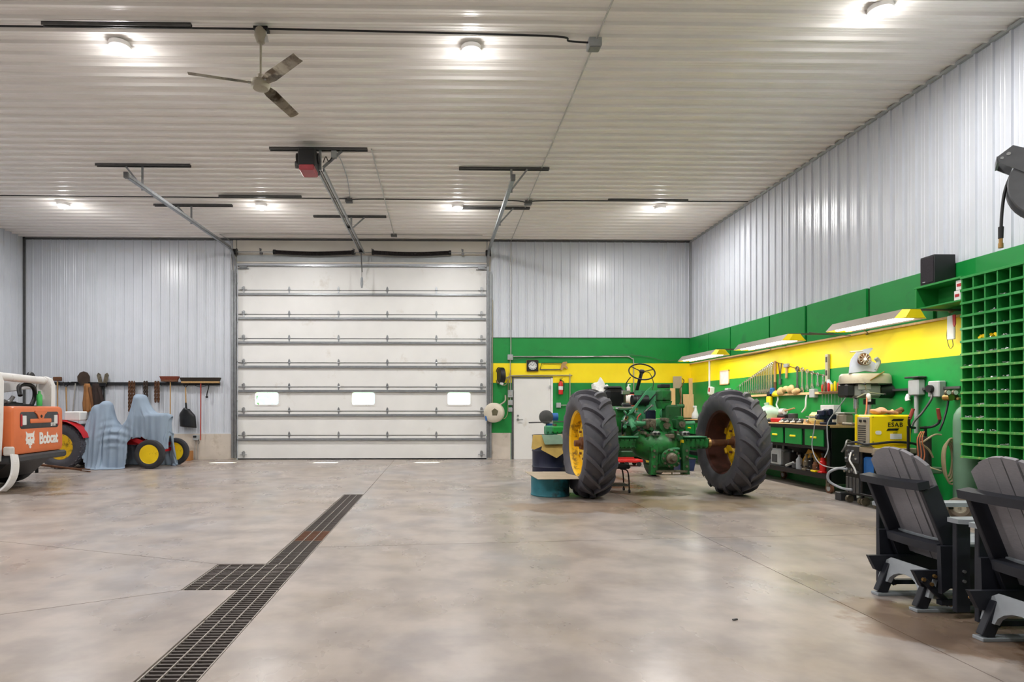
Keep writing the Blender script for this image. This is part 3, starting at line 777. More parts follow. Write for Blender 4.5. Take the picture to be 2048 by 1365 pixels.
MB().span((-.02, -.02, -.03), (.02, .02, CB - TZ - .04)).build('hanger', GALV, op)
MB().bar((.05, 0, .02), (.36, 0, CB - TZ - .04), .006, .05).build('brace', GALV, op)
MB().span((-.02, 3.46, .03), (.02, 3.50, CB - TZ - .04)).bar((.03, 3.46, .06), (.30, 3.46, CB - TZ - .04), .006, .035).build('rail_hanger', GALV, op)
MB().span((.18, -.02, .18), (.27, .06, .30), .008).build('control_box', GREYBOX, op)
MB().tube(smoothpath([(.2, .0, .2), (.15, -.05, .1), (.1, -.04, .18), (.05, 0, .1)]), .008, 6).build('cord', BLACK, op)
MB().bar((0, RY - .3, -.04), (0, RY - .12, -.5), .03, .02).build('door_arm', STRUT, op)
MB().tube([(.02, RY - .32, -.04), (.02, RY - .32, -.68)], .008, 6).build('release_rope', STRUT, op); MB().lathe([(.14, .015), (.1, .03), (-.05, .035), (-.14, .02)], (.02, RY - .32, -.8), n=10).build('release_grip', GREYC, op)
MB().tube(smoothpath([(.26, 0, .17), (.28, .25, CB - TZ - .05), (.25, 1.25, cz - TZ), (.15, 2.3, cz - TZ)]), .008, 6).build('power_cord', GREYC, op)
# ---- torsion springs on their shaft
tz = 5.255
sp = thing('torsion_shaft', 'steel torsion shaft with two black springs above the overhead door', 'spring shaft', (0, YB - .19, tz))
MB().cyl((DX0 - .05, 0, 0), (DX1 + .05, 0, 0), .014, n=10).build('shaft', STEEL, sp)
brm = MB().prism([(-.02, -.06), (.035, -.06), (.05, -.02), (.02, .03), (.03, .08), (-.03, .10), (-.02, .04)], .02, (0, 0, 0), FACE_S).span((-.02, 0, -.03), (.02, .135, .03)).mesh('bearing_bracket', STRUT)
for px in (521, 707.5, 745, 925): put('bearing_bracket', brm, sp, (on_y(px, 500, YB - .19).x, 0, 0))
for X in (DX0 - .02, DX1 + .02):
    MB().lathe([(-.06, .06), (-.05, .075), (.05, .075), (.06, .09), (.07, .09)], (X, 0, 0), (1, 0, 0), 18).build('cable_drum', BLACKM, sp)
    MB().span((X - .02, .0, -.08), (X + .02, .135, .08)).build('end_plate', STRUT, sp)
SPR = mat('oiled_spring_steel', (26, 18, 20), 0.4, 0.5, 0.3, 40.0)
def spring(px0, px1):
    x0, x1 = on_y(px0, 500, YB - .19).x, on_y(px1, 500, YB - .19).x
    L_ = x1 - x0; n = 60; xm = (x0 + x1) / 2
    pr = [(i / (n * 2), .056 if i % 2 else .048) for i in range(n * 2 + 1)]
    vs = []; fs = []; nn = 14
    for (u, r) in pr:
        sag = -.035 * math.sin(PI * u)
        for k in range(nn):
            a = 2 * PI * k / nn; vs.append((xm - L_ / 2 + u * L_, r * math.cos(a), sag + r * math.sin(a)))
    for i in range(len(pr) - 1):
        for k in range(nn): fs.append((i * nn + k, i * nn + (k + 1) % nn, (i + 1) * nn + (k + 1) % nn, (i + 1) * nn + k))
    o = MB().add(vs, fs).build('torsion_spring', SPR, sp)
    for s_ in (-1, 1): MB().cyl((xm + s_ * L_ / 2 - .03, 0, 0), (xm + s_ * L_ / 2 + .03, 0, 0), .062, n=14).build('winding_cone', BLACKM, o)
spring(549, 706)
spring(746, 900)
# ---- hose reel high on the right wall
hr = thing('hose_reel', 'grey steel hose reel on an arm high on the right wall', 'hose reel', (5.70, 5.66, 3.594), math.radians(-40))
hr.scale = (.94, .94, .94)
Rr = FACE_S
MB().lathe([(-.012, .0), (-.012, .39), (0, .40), (.012, .39), (.012, .0)], (.19, -.11, -.15), (0, 1, 0), 40).build('side_disc', REELG, hr)
MB().lathe([(-.012, .0), (-.012, .39), (0, .40), (.012, .39), (.012, .0)], (.19, .11, -.15), (0, 1, 0), 40).build('side_disc', REELG, hr)
MB().cyl((.19, -.1, -.15), (.19, .1, -.15), .3, n=28).build('hose_coil', BLACK, hr)
MB().bar((-.30, -.14, .23), (.18, -.14, .02), .02, .15, .004, (0, 1, 0)).build('arm_plate', REELG, hr) if False else None
pl = [(-.29, .16), (-.17, .25), (.25, .0), (.25, -.2), (.12, -.2), (-.27, .10)]
MB().prism(pl, .012, (0, -.135, 0), FACE_S).build('arm', REELG, hr)
MB().prism(pl, .012, (0, .135, 0), FACE_S).build('arm', REELG, hr)
MB().bar((-.17, 0, .25), (.25, 0, .0), .27, .01).build('arm_cap', REELG, hr)
MB().span((-.29, -.13, .1), (-.27, .13, .17)).build('roller_guide', REELG, hr)
MB().cyl((-.2, -.15, .17), (-.2, -.14, .17), .018, n=8).cyl((-.25, -.15, .14), (-.25, -.14, .14), .014, n=8).build('bolt', STEEL, hr)
MB().bar((.23, .03, -.10), (.685, .415, -.10), .12, .12).build('wall_bracket', REELG, hr)
MB().cyl((.19, -.13, -.15), (.19, .13, -.15), .05, n=16).build('hub', RUSTB, hr)
hp = smoothpath([(-.15, -.02, .05), (-.215, -.02, -.15), (-.24, -.02, -.35), (-.25, -.02, -.56)])
MB().tube(hp, .014, 8).build('hose_end', BLACK, hr)
MB().cyl((-.25, -.02, -.54), (-.252, -.02, -.66), .024, .022, n=12).build('hose_grip', BLACK, hr)
MB().cyl((-.252, -.02, -.66), (-.252, -.02, -.71), .017, n=6).cyl((-.252, -.02, -.71), (-.252, -.02, -.76), .022, n=12).build('brass_fitting', BRASS, hr)
# ---- shop lights over the bench
TUBE = glow('tube_lens', (255, 250, 238), 9.0)
HOOD = mat('hood_grey', (150, 140, 130), 0.45, 0.2, 0.06, 6.0)
def shop_light(y0, y1, label, X=5.72, z=2.40):
    L_ = y1 - y0
    t = thing('shop_light', label, 'lamp', (X, (y0 + y1) / 2, z), 0, 'fluorescent lights over the workbench')
    prof = [(-.20, 0), (-.10, .11), (.10, .11), (.20, 0), (.19, 0), (.095, .1), (-.095, .1), (-.19, 0)]
    vs = [(p[0], -L_ / 2, p[1]) for p in prof] + [(p[0], L_ / 2, p[1]) for p in prof]; n = 8
    MB().add(vs, [(k, (k + 1) % n, n + (k + 1) % n, n + k) for k in range(n)]).build('hood', HOOD, t)
    e = [(-.20, 0), (-.10, .11), (.10, .11), (.20, 0)]
    for s_ in (-1, 1):
        MB().add([(p[0], s_ * L_ / 2, p[1]) for p in e] + [(p[0] * .6, s_ * (L_ / 2 + .08), p[1] * .9 + .0) for p in e],
                 [(0, 1, 5, 4), (1, 2, 6, 5), (2, 3, 7, 6), (0, 4, 7, 3), (4, 5, 6, 7)]).build('end_cap', YELLOW, t)
    for s_ in (-1, 1):
        MB().cyl((s_ * .07, -L_ / 2 + .06, .03), (s_ * .07, L_ / 2 - .06, .03), .034, n=12).build('tube', TUBE, t)
    MB().span((-.02, -L_ / 2 + .1, .11), (.74, -L_ / 2 + .13, .135)).build('bracket', STRUT, t)
    MB().span((-.02, L_ / 2 - .13, .11), (.74, L_ / 2 - .10, .135)).build('bracket', STRUT, t)
    ld = bpy.data.lights.new('shop_light_tube_light', 'AREA'); ld.energy = TUBE_W; ld.shape = 'RECTANGLE'; ld.size = .26; ld.size_y = L_ - .15; ld.color = (1.0, .95, .86)
    lo = bpy.data.objects.new('shop_light_tube_light', ld); C.objects.link(lo); lo.parent = t; lo.location = (0, 0, -.012)
shop_light(7.2, 8.5, 'long shop light under the shelf, nearest the pigeonhole bins')
shop_light(9.6, 11.2, 'shop light above the wrenches, middle of three')
shop_light(12.15, 13.85, 'shop light nearest the back corner, over the bench')
tag(MB().tube(smoothpath([(XR - .07, 13.9, 2.44), (XR - .06, 12.9, 2.42), (XR - .06, 11.6, 2.43), (6.1, 11.2, 2.53)]), .007, 6).build('lamp_cord', STRUT), 'dark cord along the wall between the two far shop lights', 'cord')
tag(MB().tube(smoothpath([(5.9, 9.5, 2.52), (XR - .06, 9.3, 2.45), (XR - .06, 8.9, 2.43), (5.95, 8.55, 2.52)]), .007, 6).build('lamp_cord', STRUT), 'dark cord along the wall between the two near shop lights', 'cord')
# ================================================================ skid steer at the left
def pillow(mb, w, h, r, x0, x1, bev, c=(0, 0)):
    """rounded slab in the y-z plane from x0 to x1, softened towards x1"""
    rings = [(x0, 0.0), (x1 - bev, 0.0), (x1 - bev * .3, bev * .35), (x1, bev)]
    vs = []; n = None
    for (x, ins) in rings:
        q = roundrect(w - 2 * ins, h - 2 * ins, max(.01, r - ins)); n = len(q)
        vs += [(x, c[0] + p[0], c[1] + p[1]) for p in q]
    fs = []
    for i in range(len(rings) - 1):
        for k in range(n): fs.append((i * n + k, i * n + (k + 1) % n, (i + 1) * n + (k + 1) % n, (i + 1) * n + k))
    fs += [tuple(range(n))[::-1], tuple((len(rings) - 1) * n + k for k in range(n))]
    return mb.add(vs, fs)
sk = thing('skid_steer', 'white and orange skid steer loader seen from its tailgate', 'skid steer', (-6.675, 10.07, 0), math.radians(5.5))
tg = pillow(MB(), 1.52, .77, .1, -.16, .03, .05, (0, .955)).build('tailgate', ORANGE, sk)
pillow(MB(), 1.12, .27, .05, .0, .036, .006, (.02, 1.115)).build('grille', DARK, tg)
pillow(MB(), .62, .07, .02, .03, .045, .006, (.03, 1.10)).build('grille_bar', ORANGE, tg)
MB().prism([(-.17, .16), (.17, .16), (.17, .13), (.11, .10), (.06, .02), (-.06, .02), (-.11, .10), (-.17, .13)], .03, (.035, .02, 1.105), FACE_E).build('latch_tab', ORANGE, tg)
MB().cyl((.045, .02, 1.175), (.056, .02, 1.175), .025, n=14).build('latch_hole', BLACK, tg)
for s_ in (-1, 1):
    MB().span((.03, .02 + s_ * .46 - .05, 1.04), (.048, .02 + s_ * .46 + .05, 1.19), .006).build('lamp', PAPER, tg)
    MB().span((.03, .02 + s_ * .535 - .02, 1.02), (.046, .02 + s_ * .535 + .02, 1.21), .006).build('tail_light', RED, tg)
WPRINT = mat('white_print', (232, 230, 226), 0.5, 0.0, 0.03, 9.0)
BPRINT = mat('black_print', (26, 24, 18), 0.5, 0.0, 0.1, 9.0)
def lettering(s, size, m, parent, loc, R, bold=0.0, spacing=1.0, sx=1.0, shear=0.0):
    me = text_mesh(s, size, .002, bold, spacing); me.materials.clear(); me.materials.append(m)
    o = put('lettering', me, parent)
    M = R.to_4x4()
    o.matrix_local = Matrix.Translation(loc) @ M @ Matrix(((sx, shear, 0, 0), (0, 1, 0, 0), (0, 0, 1, 0), (0, 0, 0, 1)))
    return o
lettering('S770', .075, WPRINT, tg, (.038, .40, 1.03), FACE_E, .003)
lettering('Bobcat', .26, WPRINT, tg, (.034, .27, .80), FACE_E, .010, .9, .86)
cat = [(-.10, .06), (-.115, .14), (-.06, .10), (-.03, .105), (0, .10), (.03, .105), (.06, .10), (.115, .14), (.10, .06), (.12, .0), (.10, -.03), (.11, -.07), (.06, -.06), (.045, -.09), (-.045, -.09), (-.06, -.06), (-.11, -.07), (-.10, -.03), (-.12, .0)]
MB().prism([(p[0] * 1.05, p[1]) for p in cat], .005, (.033, -.27, .80), FACE_E).build('emblem', WPRINT, tg)
for s_ in (-1, 1): MB().prism([(-.03, .01), (.03, .025), (.015, -.012)] if s_ < 0 else [(-.03, .025), (.03, .01), (-.015, -.012)], .004, (.036, -.27 + s_ * .045, .82), FACE_E).build('emblem_eye', ORANGE, tg)
MB().cyl((.03, -.27, .685), (.036, -.27, .685), .026, n=12).prism([(-.02, .01), (.02, .01), (0, -.02)], .004, (.036, -.27, .76), FACE_E).build('emblem_chin', WPRINT, tg)
MB().span((-.35, -.82, .45), (.06, .82, .57), .03).build('bumper', DARK, sk)
MB().add([(-.1, -.6, .46), (-.1, .6, .46), (-.4, .6, .18), (-.4, -.6, .18), (-2.2, -.6, .46), (-2.2, .6, .46), (-2.0, .6, .18), (-2.0, -.6, .18)], [(0, 1, 2, 3), (4, 7, 6, 5), (3, 2, 6, 7), (0, 4, 5, 1), (0, 3, 7, 4), (1, 5, 6, 2)]).build('chassis', BLACKM, sk)
MB().span((-2.2, -.62, .45), (-.16, .62, .95), .02).build('lower_body', BWHITE, sk)
MB().add([(-.14, -.66, 1.30), (-.14, .66, 1.30), (-1.0, .66, 1.48), (-1.0, -.66, 1.48), (-.14, -.66, 1.0), (-.14, .66, 1.0), (-1.0, .66, 1.0), (-1.0, -.66, 1.0)], [(0, 1, 2, 3), (4, 7, 6, 5), (0, 4, 5, 1), (3, 2, 6, 7), (0, 3, 7, 4), (1, 5, 6, 2)]).build('engine_cover', DARK, sk)
for k in range(5): MB().bar((-.3 - k * .11, -.5, 1.345 + k * .023), (-.3 - k * .11, .5, 1.345 + k * .023), .04, .02).build('cover_louvre', BLACK, sk)
# towers of the lift arms and the tube between them
for s_, x0 in ((-1, -.13), (1, -.30)):
    y0 = s_ * (.88 if s_ > 0 else .90)
    MB().prism([(-.18 + x0, .50), (.06 + x0, .50), (.09 + x0, 1.1), (.10 + x0, 1.72), (.05 + x0, 1.84), (-.04 + x0, 1.88), (-.14 + x0, 1.84), (-.16 + x0, 1.2)], .13, (0, y0, 0), FACE_S).build('lift_tower', BWHITE, sk)
    MB().prism([(-.1 + x0, 1.88), (-.16 + x0, 1.68), (-1.5, 1.52), (-2.5, .95), (-2.75, .45), (-2.6, .42), (-2.3, .98), (-1.5, 1.68)][::-1], .12, (0, s_ * .86, 0), FACE_S).build('lift_arm', BWHITE, sk)
MB().cyl((-.17, -.85, 1.80), (-.34, .84, 1.80), .065, n=18).build('cross_tube', BWHITE, sk)
pg = MB()
MB().tube(smoothpath([(-.35, .15, 1.52), (-.42, .25, 1.68), (-.4, .45, 1.72), (-.38, .6, 1.66), (-.4, .66, 1.5), (-.42, .6, 1.36)]), [.036] * 31, 10).build('hydraulic_hose', BLACK, sk)
MB().tube(smoothpath([(-.38, .4, 1.80), (-.4, .5, 1.90), (-.42, .62, 1.90), (-.42, .7, 1.80)]), .035, 8).build('hydraulic_hose', BLACK, sk)
MB().tube(smoothpath([(-.25, -.45, 1.42), (-.3, -.3, 1.40), (-.3, -.2, 1.44), (-.28, -.16, 1.5)]), .03, 8).build('exhaust_elbow', STRUT, sk)
MB().lathe([(0, .045), (.18, .045), (.22, .02), (.26, .02)], (-.3, .62, 1.35), n=12).build('green_bottle', mat('green_bottle', (60, 170, 80), .4), sk)
MB().span((-2.1, -.55, .95), (-1.0, .55, 1.0)).build('cab_floor', DARK, sk)
for sx in (-2.05, -1.0):
    for sy in (-.55, .55): MB().span((sx - .04, sy - .04, .95), (sx + .04, sy + .04, 1.95), .01).build('cab_post', DARK, sk)
MB().span((-2.15, -.6, 1.92), (-.92, .6, 2.0), .03).build('cab_roof', BWHITE, sk)
MB().span((-1.03, -.52, 1.45), (-1.0, .52, 1.92)).build('rear_window', GREYC, sk)
MB().span((-1.9, -.25, 1.0), (-1.4, .25, 1.15), .03).span((-1.45, -.25, 1.1), (-1.35, .25, 1.6), .03).build('seat', BLACK, sk)
MB().span((-3.35, -.9, .03), (-2.75, .9, .09)).span((-2.8, -.9, .03), (-2.72, .9, .62)).build('bucket', STRUT, sk)
skw = MB().lathe([(-.15, .2), (-.16, .3), (-.15, .40), (-.1, .42), (.1, .42), (.15, .40), (.16, .3), (.15, .2)], (0, 0, 0), (0, 1, 0), 28, cap=False).mesh('wheel_tire', RUBBER2)
skr = MB().lathe([(-.14, .0), (-.1, .08), (-.06, .2), (-.12, .23), (.12, .23), (.12, .0)], (0, 0, 0), (0, 1, 0), 20).mesh('wheel_rim', BWHITE)
for sx in (-.85, -1.95):
    for sy in (-.72, .72):
        w_ = put('wheel_tire', skw, sk, (sx, sy, .42)); put('wheel_rim', skr, w_)
# pale curved guard at the near corner
gd = MB()
gp = smoothpath([(.09, -.80, .60), (.12, -.82, .45), (.11, -.84, .28), (.05, -.86, .14), (-.03, -.87, .06)])
for a, b_ in zip(gp[:-1], gp[1:]): gd.bar(a, b_, .16, .03, up=(1, 0, 0))
gd.build('corner_guard', BWHITE, sk)
MB().span((-.04, -.86, .58), (.10, -.78, .72), .02).build('tail_lamp_box', mat('lamp_lens_grey', (196, 190, 184), .25), sk)
# rusty bar on the floor behind it
tb = thing('drawbar', 'rusty steel drawbar lying on the floor between skid steer and tractor', 'drawbar', (-7.75, 12.3, 0))
MB().bar((-.42, 0, .17), (.42, .1, .05), .045, .04, .005).build('bar', RUSTB, tb)
MB().bar((.40, .1, .075), (.58, .12, .06), .04, .014).bar((.40, .1, .03), (.58, .13, .008), .04, .014).build('clevis', RUSTB, tb)
MB().cyl((-.42, 0, 0), (-.42, 0, .2), .03, n=10).build('stand', BLACKM, tb)

# ================================================================ small red tractor under its cloth
rt = thing('small_tractor', 'small red tractor with yellow wheels, half hidden by a cloth', 'tractor', (-8.17, 13.55, 0))
def wheel(parent, loc, R_, W_, rim, mt=RUBBER2, mr=RIMC, n=32, side=-1, diamonds=0):
    t = MB().lathe([(-W_ * .32, rim), (-W_ * .46, rim + (R_ - rim) * .2), (-W_ * .5, rim + (R_ - rim) * .55), (-W_ * .42, R_ * .97), (-W_ * .2, R_), (W_ * .2, R_), (W_ * .42, R_ * .97), (W_ * .5, rim + (R_ - rim) * .55), (W_ * .46, rim + (R_ - rim) * .2), (W_ * .32, rim)], (0, 0, 0), (0, 1, 0), n, cap=False).build('tire', mt, parent, loc)
    r = MB().lathe([(-W_ * .36, rim * 1.06), (-W_ * .38, rim), (-W_ * .30, rim * .9), (-W_ * .05, rim * .86), (-W_ * .02, rim * .6), (-W_ * .14, rim * .45), (-W_ * .16, rim * .2), (-W_ * .34, rim * .18), (-W_ * .34, 0)], (0, 0, 0), (0, 1, 0), n).build('rim', mr, parent, loc)
    MB().lathe([(W_ * .36, rim * 1.06), (W_ * .38, rim), (W_ * .30, rim * .9), (W_ * .0, rim * .86)], (0, 0, 0), (0, 1, 0), n, cap=False).build('rim_barrel', mr, r)
    bm_ = MB().cyl((0, -W_ * .03 - .03, 0), (0, W_ * .0, 0), .014, n=6).mesh('wheel_bolt', RUSTB)
    for k in range(5):
        a = 2 * PI * k / 5 + .3; put('wheel_bolt', bm_, r, (rim * .34 * math.cos(a), -W_ * .12, rim * .34 * math.sin(a)))
    if diamonds:
        dm = MB().box((0, 0, 0), (.05, .055, .022), Rm(0, 0, PI / 4), .004).mesh('tread_block', mt)
        for k in range(diamonds):
            for j in range(5):
                a = 2 * PI * (k + .5 * (j % 2)) / diamonds; yy = (-2 + j) * W_ * .19
                rr = R_ - (.004 if abs(j - 2) < 2 else .018)
                o = put('tread_block', dm, t, (rr * math.cos(a), yy, rr * math.sin(a)), (0, PI / 2 - a, 0))
    return t
wheel(rt, (0, -.42, .48), .48, .26, .265, RUBBER, RIMY, 36, diamonds=26)
wheel(rt, (0, .42, .48), .48, .26, .265, RUBBER2, RIMY, 36)
wheel(rt, (1.90, -.46, .315), .315, .15, .20)
wheel(rt, (2.06, .40, .315), .315, .15, .20)
fd = MB()
def fender(u, v):
    a = math.radians(20 + 140 * u); r = .56
    return Vector((r * math.cos(a), -.56 + .30 * v, .48 + r * math.sin(a)))
fd.grid(fender, 14, 2); fd.grid(lambda u, v: Vector((.555 * math.cos(math.radians(20 + 140 * u)) * (1 - .45 * v), -.27, .48 + .555 * math.sin(math.radians(20 + 140 * u)) * (1 - .45 * v))), 14, 1)
fd.build('fender', RED, rt)
MB().bar((-.35, -.4, 1.02), (.35, -.3, .88), .05, .04).bar((-.4, -.45, 1.08), (.1, -.42, 1.04), .04, .03).build('seat_support', RED, rt)
MB().span((.02, -.40, 1.04), (.36, -.1, 1.24), .02).build('white_cushion', PAPER, rt)
MB().span((-.25, -.3, .35), (.5, .3, .7), .04).build('transmission', RED, rt)
MB().span((.5, -.14, .5), (1.7, .14, .72), .02).build('frame', RED, rt)
MB().bar((1.35, -.2, .66), (1.98, -.28, .42), .06, .09).bar((1.40, .1, .66), (2.05, .2, .5), .06, .08).build('axle_bracket', RED, rt)
MB().bar((1.93, -.42, .36), (2.05, .36, .40), .07, .08).build('front_axle', RED, rt)
MB().bar((2.0, .3, .36), (1.98, .16, .62), .05, .06).build('steering_arm', RED, rt)
MB().span((1.36, -.15, .70), (2.0, .15, 1.08), .06).build('hood', RED, rt)
MB().lathe([(0, .09), (.03, .10), (.05, .07)], (2.02, .1, .74), (1, 0, 0), 16).build('grille_lamp', RIMC, rt)
# the cloth: a sheet let fall over the tractor by a small point-mass simulation
import numpy as np
def drape(nx=120, ny=98, steps=170, iters=7):
    Lx, Ly = 3.35, 2.36
    u, v = np.meshgrid(np.linspace(0, 1, nx), np.linspace(0, 1, ny), indexing='ij')
    hx, hy = Lx / (nx - 1), Ly / (ny - 1)
    P = np.stack([.22 + 2.48 * u, (v - .5) * 2.0, 1.70 + .05 * np.sin(u * 58 + 2 * np.sin(v * 5)) + .04 * np.sin(v * 37 + u * 4)], -1)
    V = np.zeros_like(P)
    side = np.where(v < .40, -1, np.where(v > .60, 1, 0))
    balls = [np.array(q) for q in ((.74, .0, 1.33, .15), (.58, .0, 1.24, .16), (1.44, .0, 1.52, .11), (1.54, .0, 1.51, .11), (1.48, -.1, 1.5, .09), (1.48, .1, 1.5, .09))]
    boxes = [(np.array(c), np.array(h), r) for c, h, r in (((1.70, .0, .90), (.33, .15, .22), .08), ((.85, 0, .50), (.4, .12, .16), .08))]
    def collide(P):
        x, y = P[..., 0], P[..., 1]; z = np.full_like(x, .012)
        for q in balls:
            d2 = (x - q[0]) ** 2 + (y - q[1]) ** 2; r2 = q[3] ** 2
            z = np.where(d2 < r2, np.maximum(z, q[2] + np.sqrt(np.maximum(r2 - d2, 0))), z)
        for c, h, r in boxes:
            ex = np.maximum(np.abs(x - c[0]) - h[0], 0); ey = np.maximum(np.abs(y - c[1]) - h[1], 0); d2 = ex ** 2 + ey ** 2
            z = np.where(d2 < r * r, np.maximum(z, c[2] + h[2] + np.sqrt(np.maximum(r * r - d2, 0))), z)
        low = P[..., 2] < z - .10
        P[..., 2] = np.where(low & (side != 0), P[..., 2], np.maximum(P[..., 2], z))
        zz = P[..., 2]
        lim = np.where(zz < 1.0, .17 + .13 * np.clip((1.0 - zz) / .3, 0, 1) * (P[..., 0] < 1.35) + .10 * np.clip((.7 - zz) / .7, 0, 1), 0.0)
        lim = np.where((P[..., 0] > 2.06) | (P[..., 0] < .40), 0.0, lim)
        lim = np.where((zz < z - .10), np.maximum(lim, .24), lim)
        P[..., 1] = np.where(side < 0, np.minimum(y, -lim), np.where(side > 0, np.maximum(y, lim), y))
        P[..., 0] = np.where(P[..., 2] < 1.05, np.clip(P[..., 0], .30, 2.33), np.clip(P[..., 0], .30, 2.75))
        P[..., 2] = np.maximum(P[..., 2], .012)
        return P
    def con(s1, s2, rest, k, push=False):
        A = P[s1].copy(); B = P[s2].copy(); d = B - A; L = np.sqrt((d * d).sum(-1, keepdims=True))
        e = (L - rest) / np.maximum(L, 1e-6)
        if push: e = np.minimum(e, 0)
        c = d * e * (.5 * k)
        P[s1] += c; P[s2] -= c
    S_ = slice; hd = math.hypot(hx, hy); dt = 1 / 50; al = S_(None)
    def pair(n, o, st=1):
        m = (n - o) // 2
        return S_(o, o + 2 * m - 1, 2), S_(o + 1, o + 2 * m, 2)
    for step in range(steps):
        V[..., 2] -= 9.8 * dt; V *= .97
        old = P.copy(); P += V * dt
        for it in range(iters):
            for o in (0, 1):
                a, b = pair(nx, o); con((a, al), (b, al), hx, 1.)
                a2, b2 = pair(ny, o); con((al, a2), (al, b2), hy, 1.)
                con((a, S_(0, ny - 1)), (b, S_(1, ny)), hd, .2); con((a, S_(1, ny)), (b, S_(0, ny - 1)), hd, .2)
            if it % 3 == 0:
                con((S_(0, nx - 3), al), (S_(3, nx), al), hx * 2.9, .12, True); con((al, S_(0, ny - 3)), (al, S_(3, ny)), hy * 2.9, .12, True)
            Q = collide(P.copy()); hit = np.abs(Q - P).sum(-1, keepdims=True) > 1e-7
            P[...] = Q
        mv = P - old
        P -= np.where(hit, mv * np.array([.8, .8, 0]), 0)
        V = np.clip((P - old) / dt, -3, 3)
    return P
P_ = drape(); nx, ny = P_.shape[:2]
cl_x, cl_y, cl_z = P_[..., 0], P_[..., 1], P_[..., 2]
cl_sg = np.where(np.arange(ny)[None, :] < ny / 2, -1.0, 1.0)
cl_h = np.clip((1.32 - cl_z) / .45, 0, 1) * np.clip(np.abs(cl_y) / .12, 0, 1)
cl_f = np.sin(cl_x * 31 + 1.7 * np.sin(cl_x * 6.5) + 1.2 * cl_z) + .6 * np.sin(cl_x * 57 + 2.4 * cl_z + 1.0)
cl_sw = np.sin((cl_z + .75 * (cl_x - 1.08) ** 2) * 38 + 2 * cl_x) * np.clip(1 - np.abs(cl_x - 1.05) / .42, 0, 1) * np.clip((cl_z - .35) / .3, 0, 1)
P_[..., 1] += cl_sg * cl_h * (.020 * cl_f * np.where(cl_x > 1.38, .7, 1.0) + .032 * cl_sw)
tm = MB(); tm.v = [tuple(p) for p in P_.reshape(-1, 3)]
def keep(i, j):
    """the front of the sheet is shorter on the near side and ends above the front wheel"""
    p = P_[i, j]; x = p[0]
    if j < ny * .5 and x > 1.36: return p[2] > .60 + .05 * math.sin(x * 9) - (.22 if 1.98 < x < 2.2 else 0)
    if j < ny * .5 and x < .50: return p[2] > .48 - 2.9 * (x - .34)
    return True
tm.f = [q for i in range(nx - 1) for j in range(ny - 1) for q in [(i * ny + j, (i + 1) * ny + j, (i + 1) * ny + j + 1, i * ny + j + 1)] if all(keep(k // ny, k % ny) for k in q)]
used_ = sorted({k for q in tm.f for k in q}); ren = {k: n for n, k in enumerate(used_)}
tm.v = [tm.v[k] for k in used_]; tm.f = [tuple(ren[k] for k in q) for q in tm.f]
tp = tm.build('dust_cover', TARP, None, (-8.17, 13.50, 0), smooth=3.1, fix=False)
tag(tp, 'grey-blue cloth draped over the small red tractor', 'cloth')
so = tp.modifiers.new('thickness', 'SOLIDIFY'); so.thickness = .006
sb_ = tp.modifiers.new('soften', 'SUBSURF'); sb_.levels = 1; sb_.render_levels = 1

# ================================================================ tools on the back wall, left
YT = YB - 0.05
def wp(px, py, y=None): return on_y(px, py, y if y else YT)
rail = tag(MB().span((wp(60, 768).x, YB - .085, wp(200, 771).z), (wp(440, 768).x, YB - .026, wp(200, 765).z)).build('tool_rail', BLACK), 'long black rail on the back wall holding yard tools', 'tool rail')
def hang(name, label, px, py, cat='tool'):
    p = wp(px, py, YB - .09); return thing(name, label, cat, p, 0, None), p
def dz(py, p): return (CY - py) * (YB - .09) / FPX + CAMZ - p.z
def dx(px, p): return on_y(px, 800, YB - .09).x - p.x
t, p = hang('sledge_hammer', 'hammer with a dark head behind the skid steer tower', 116, 768)
MB().box((0, -.02, .12), (.2, .07, .1), None, .012).build('head', RUSTB, t); MB().cyl((0, -.02, .08), (0, -.02, -.7), .016).build('handle', WOOD, t)
t, p = hang('hay_fork', 'fork with a pale wooden handle and black yoke on the rail', 133, 768)
MB().tube([(-.06, -.02, .05), (-.05, -.02, -.03), (0, -.02, -.1), (.05, -.02, -.03), (.06, -.02, .05)], .012, 6).build('yoke', BLACKM, t)
MB().cyl((0, -.02, -.08), (.02, -.02, -.85), .016).build('handle', WOOD, t)
t, p = hang('grey_rake', 'rake with a grey weathered shaft beside the wooden fork', 152, 768)
MB().box((0, -.02, .03), (.2, .05, .04), None, .006).build('head', BLACKM, t); MB().cyl((0, -.02, .03), (-.08, -.02, -.85), .016).build('shaft', CONDUIT, t)
t, p = hang('round_shovel', 'round-point shovel hung blade up on the rail', 169, 768)
MB().prism([(-.06, -.1), (-.15, 0), (-.16, .12), (-.09, .22), (0, .25), (.09, .22), (.15, .12), (.15, 0), (.06, -.1)], .02, (0, -.03, .06), FACE_S).build('blade', mat('dark_rust', (66, 52, 42), .7, .2, .2, 9), t)
MB().cyl((0, -.02, 0), (.06, -.02, -.7), .018).build('handle', WOOD, t)
def coat(name, label, px, m, w, h, mat2):
    t, p = hang(name, label, px, 768, 'coat')
    def f(u, v):
        a = (u - .5) * 2; ww = w * (.35 + .65 * min(1, v * 1.4))
        return Vector((a * ww / 2 + .05 * v, -.05 - .05 * math.cos(a * PI / 2) - .02 * math.sin(a * 11 + v * 3) * v, -h * v + .03 * math.sin(a * 5) * v))
    o = MB().grid(f, 16, 10).build('coat_body', m, t, smooth=1.2); s2 = o.modifiers.new('thickness', 'SOLIDIFY'); s2.thickness = .02
    MB().tube(smoothpath([(w * .2, -.06, -.1), (w * .42, -.08, -.35), (w * .5, -.07, -.62)]), [.05] * 13, 8).build('sleeve', mat2, t)
    MB().tube([(0, -.03, .03), (0, -.06, -.02)], .012, 6).build('loop', BLACK, t)
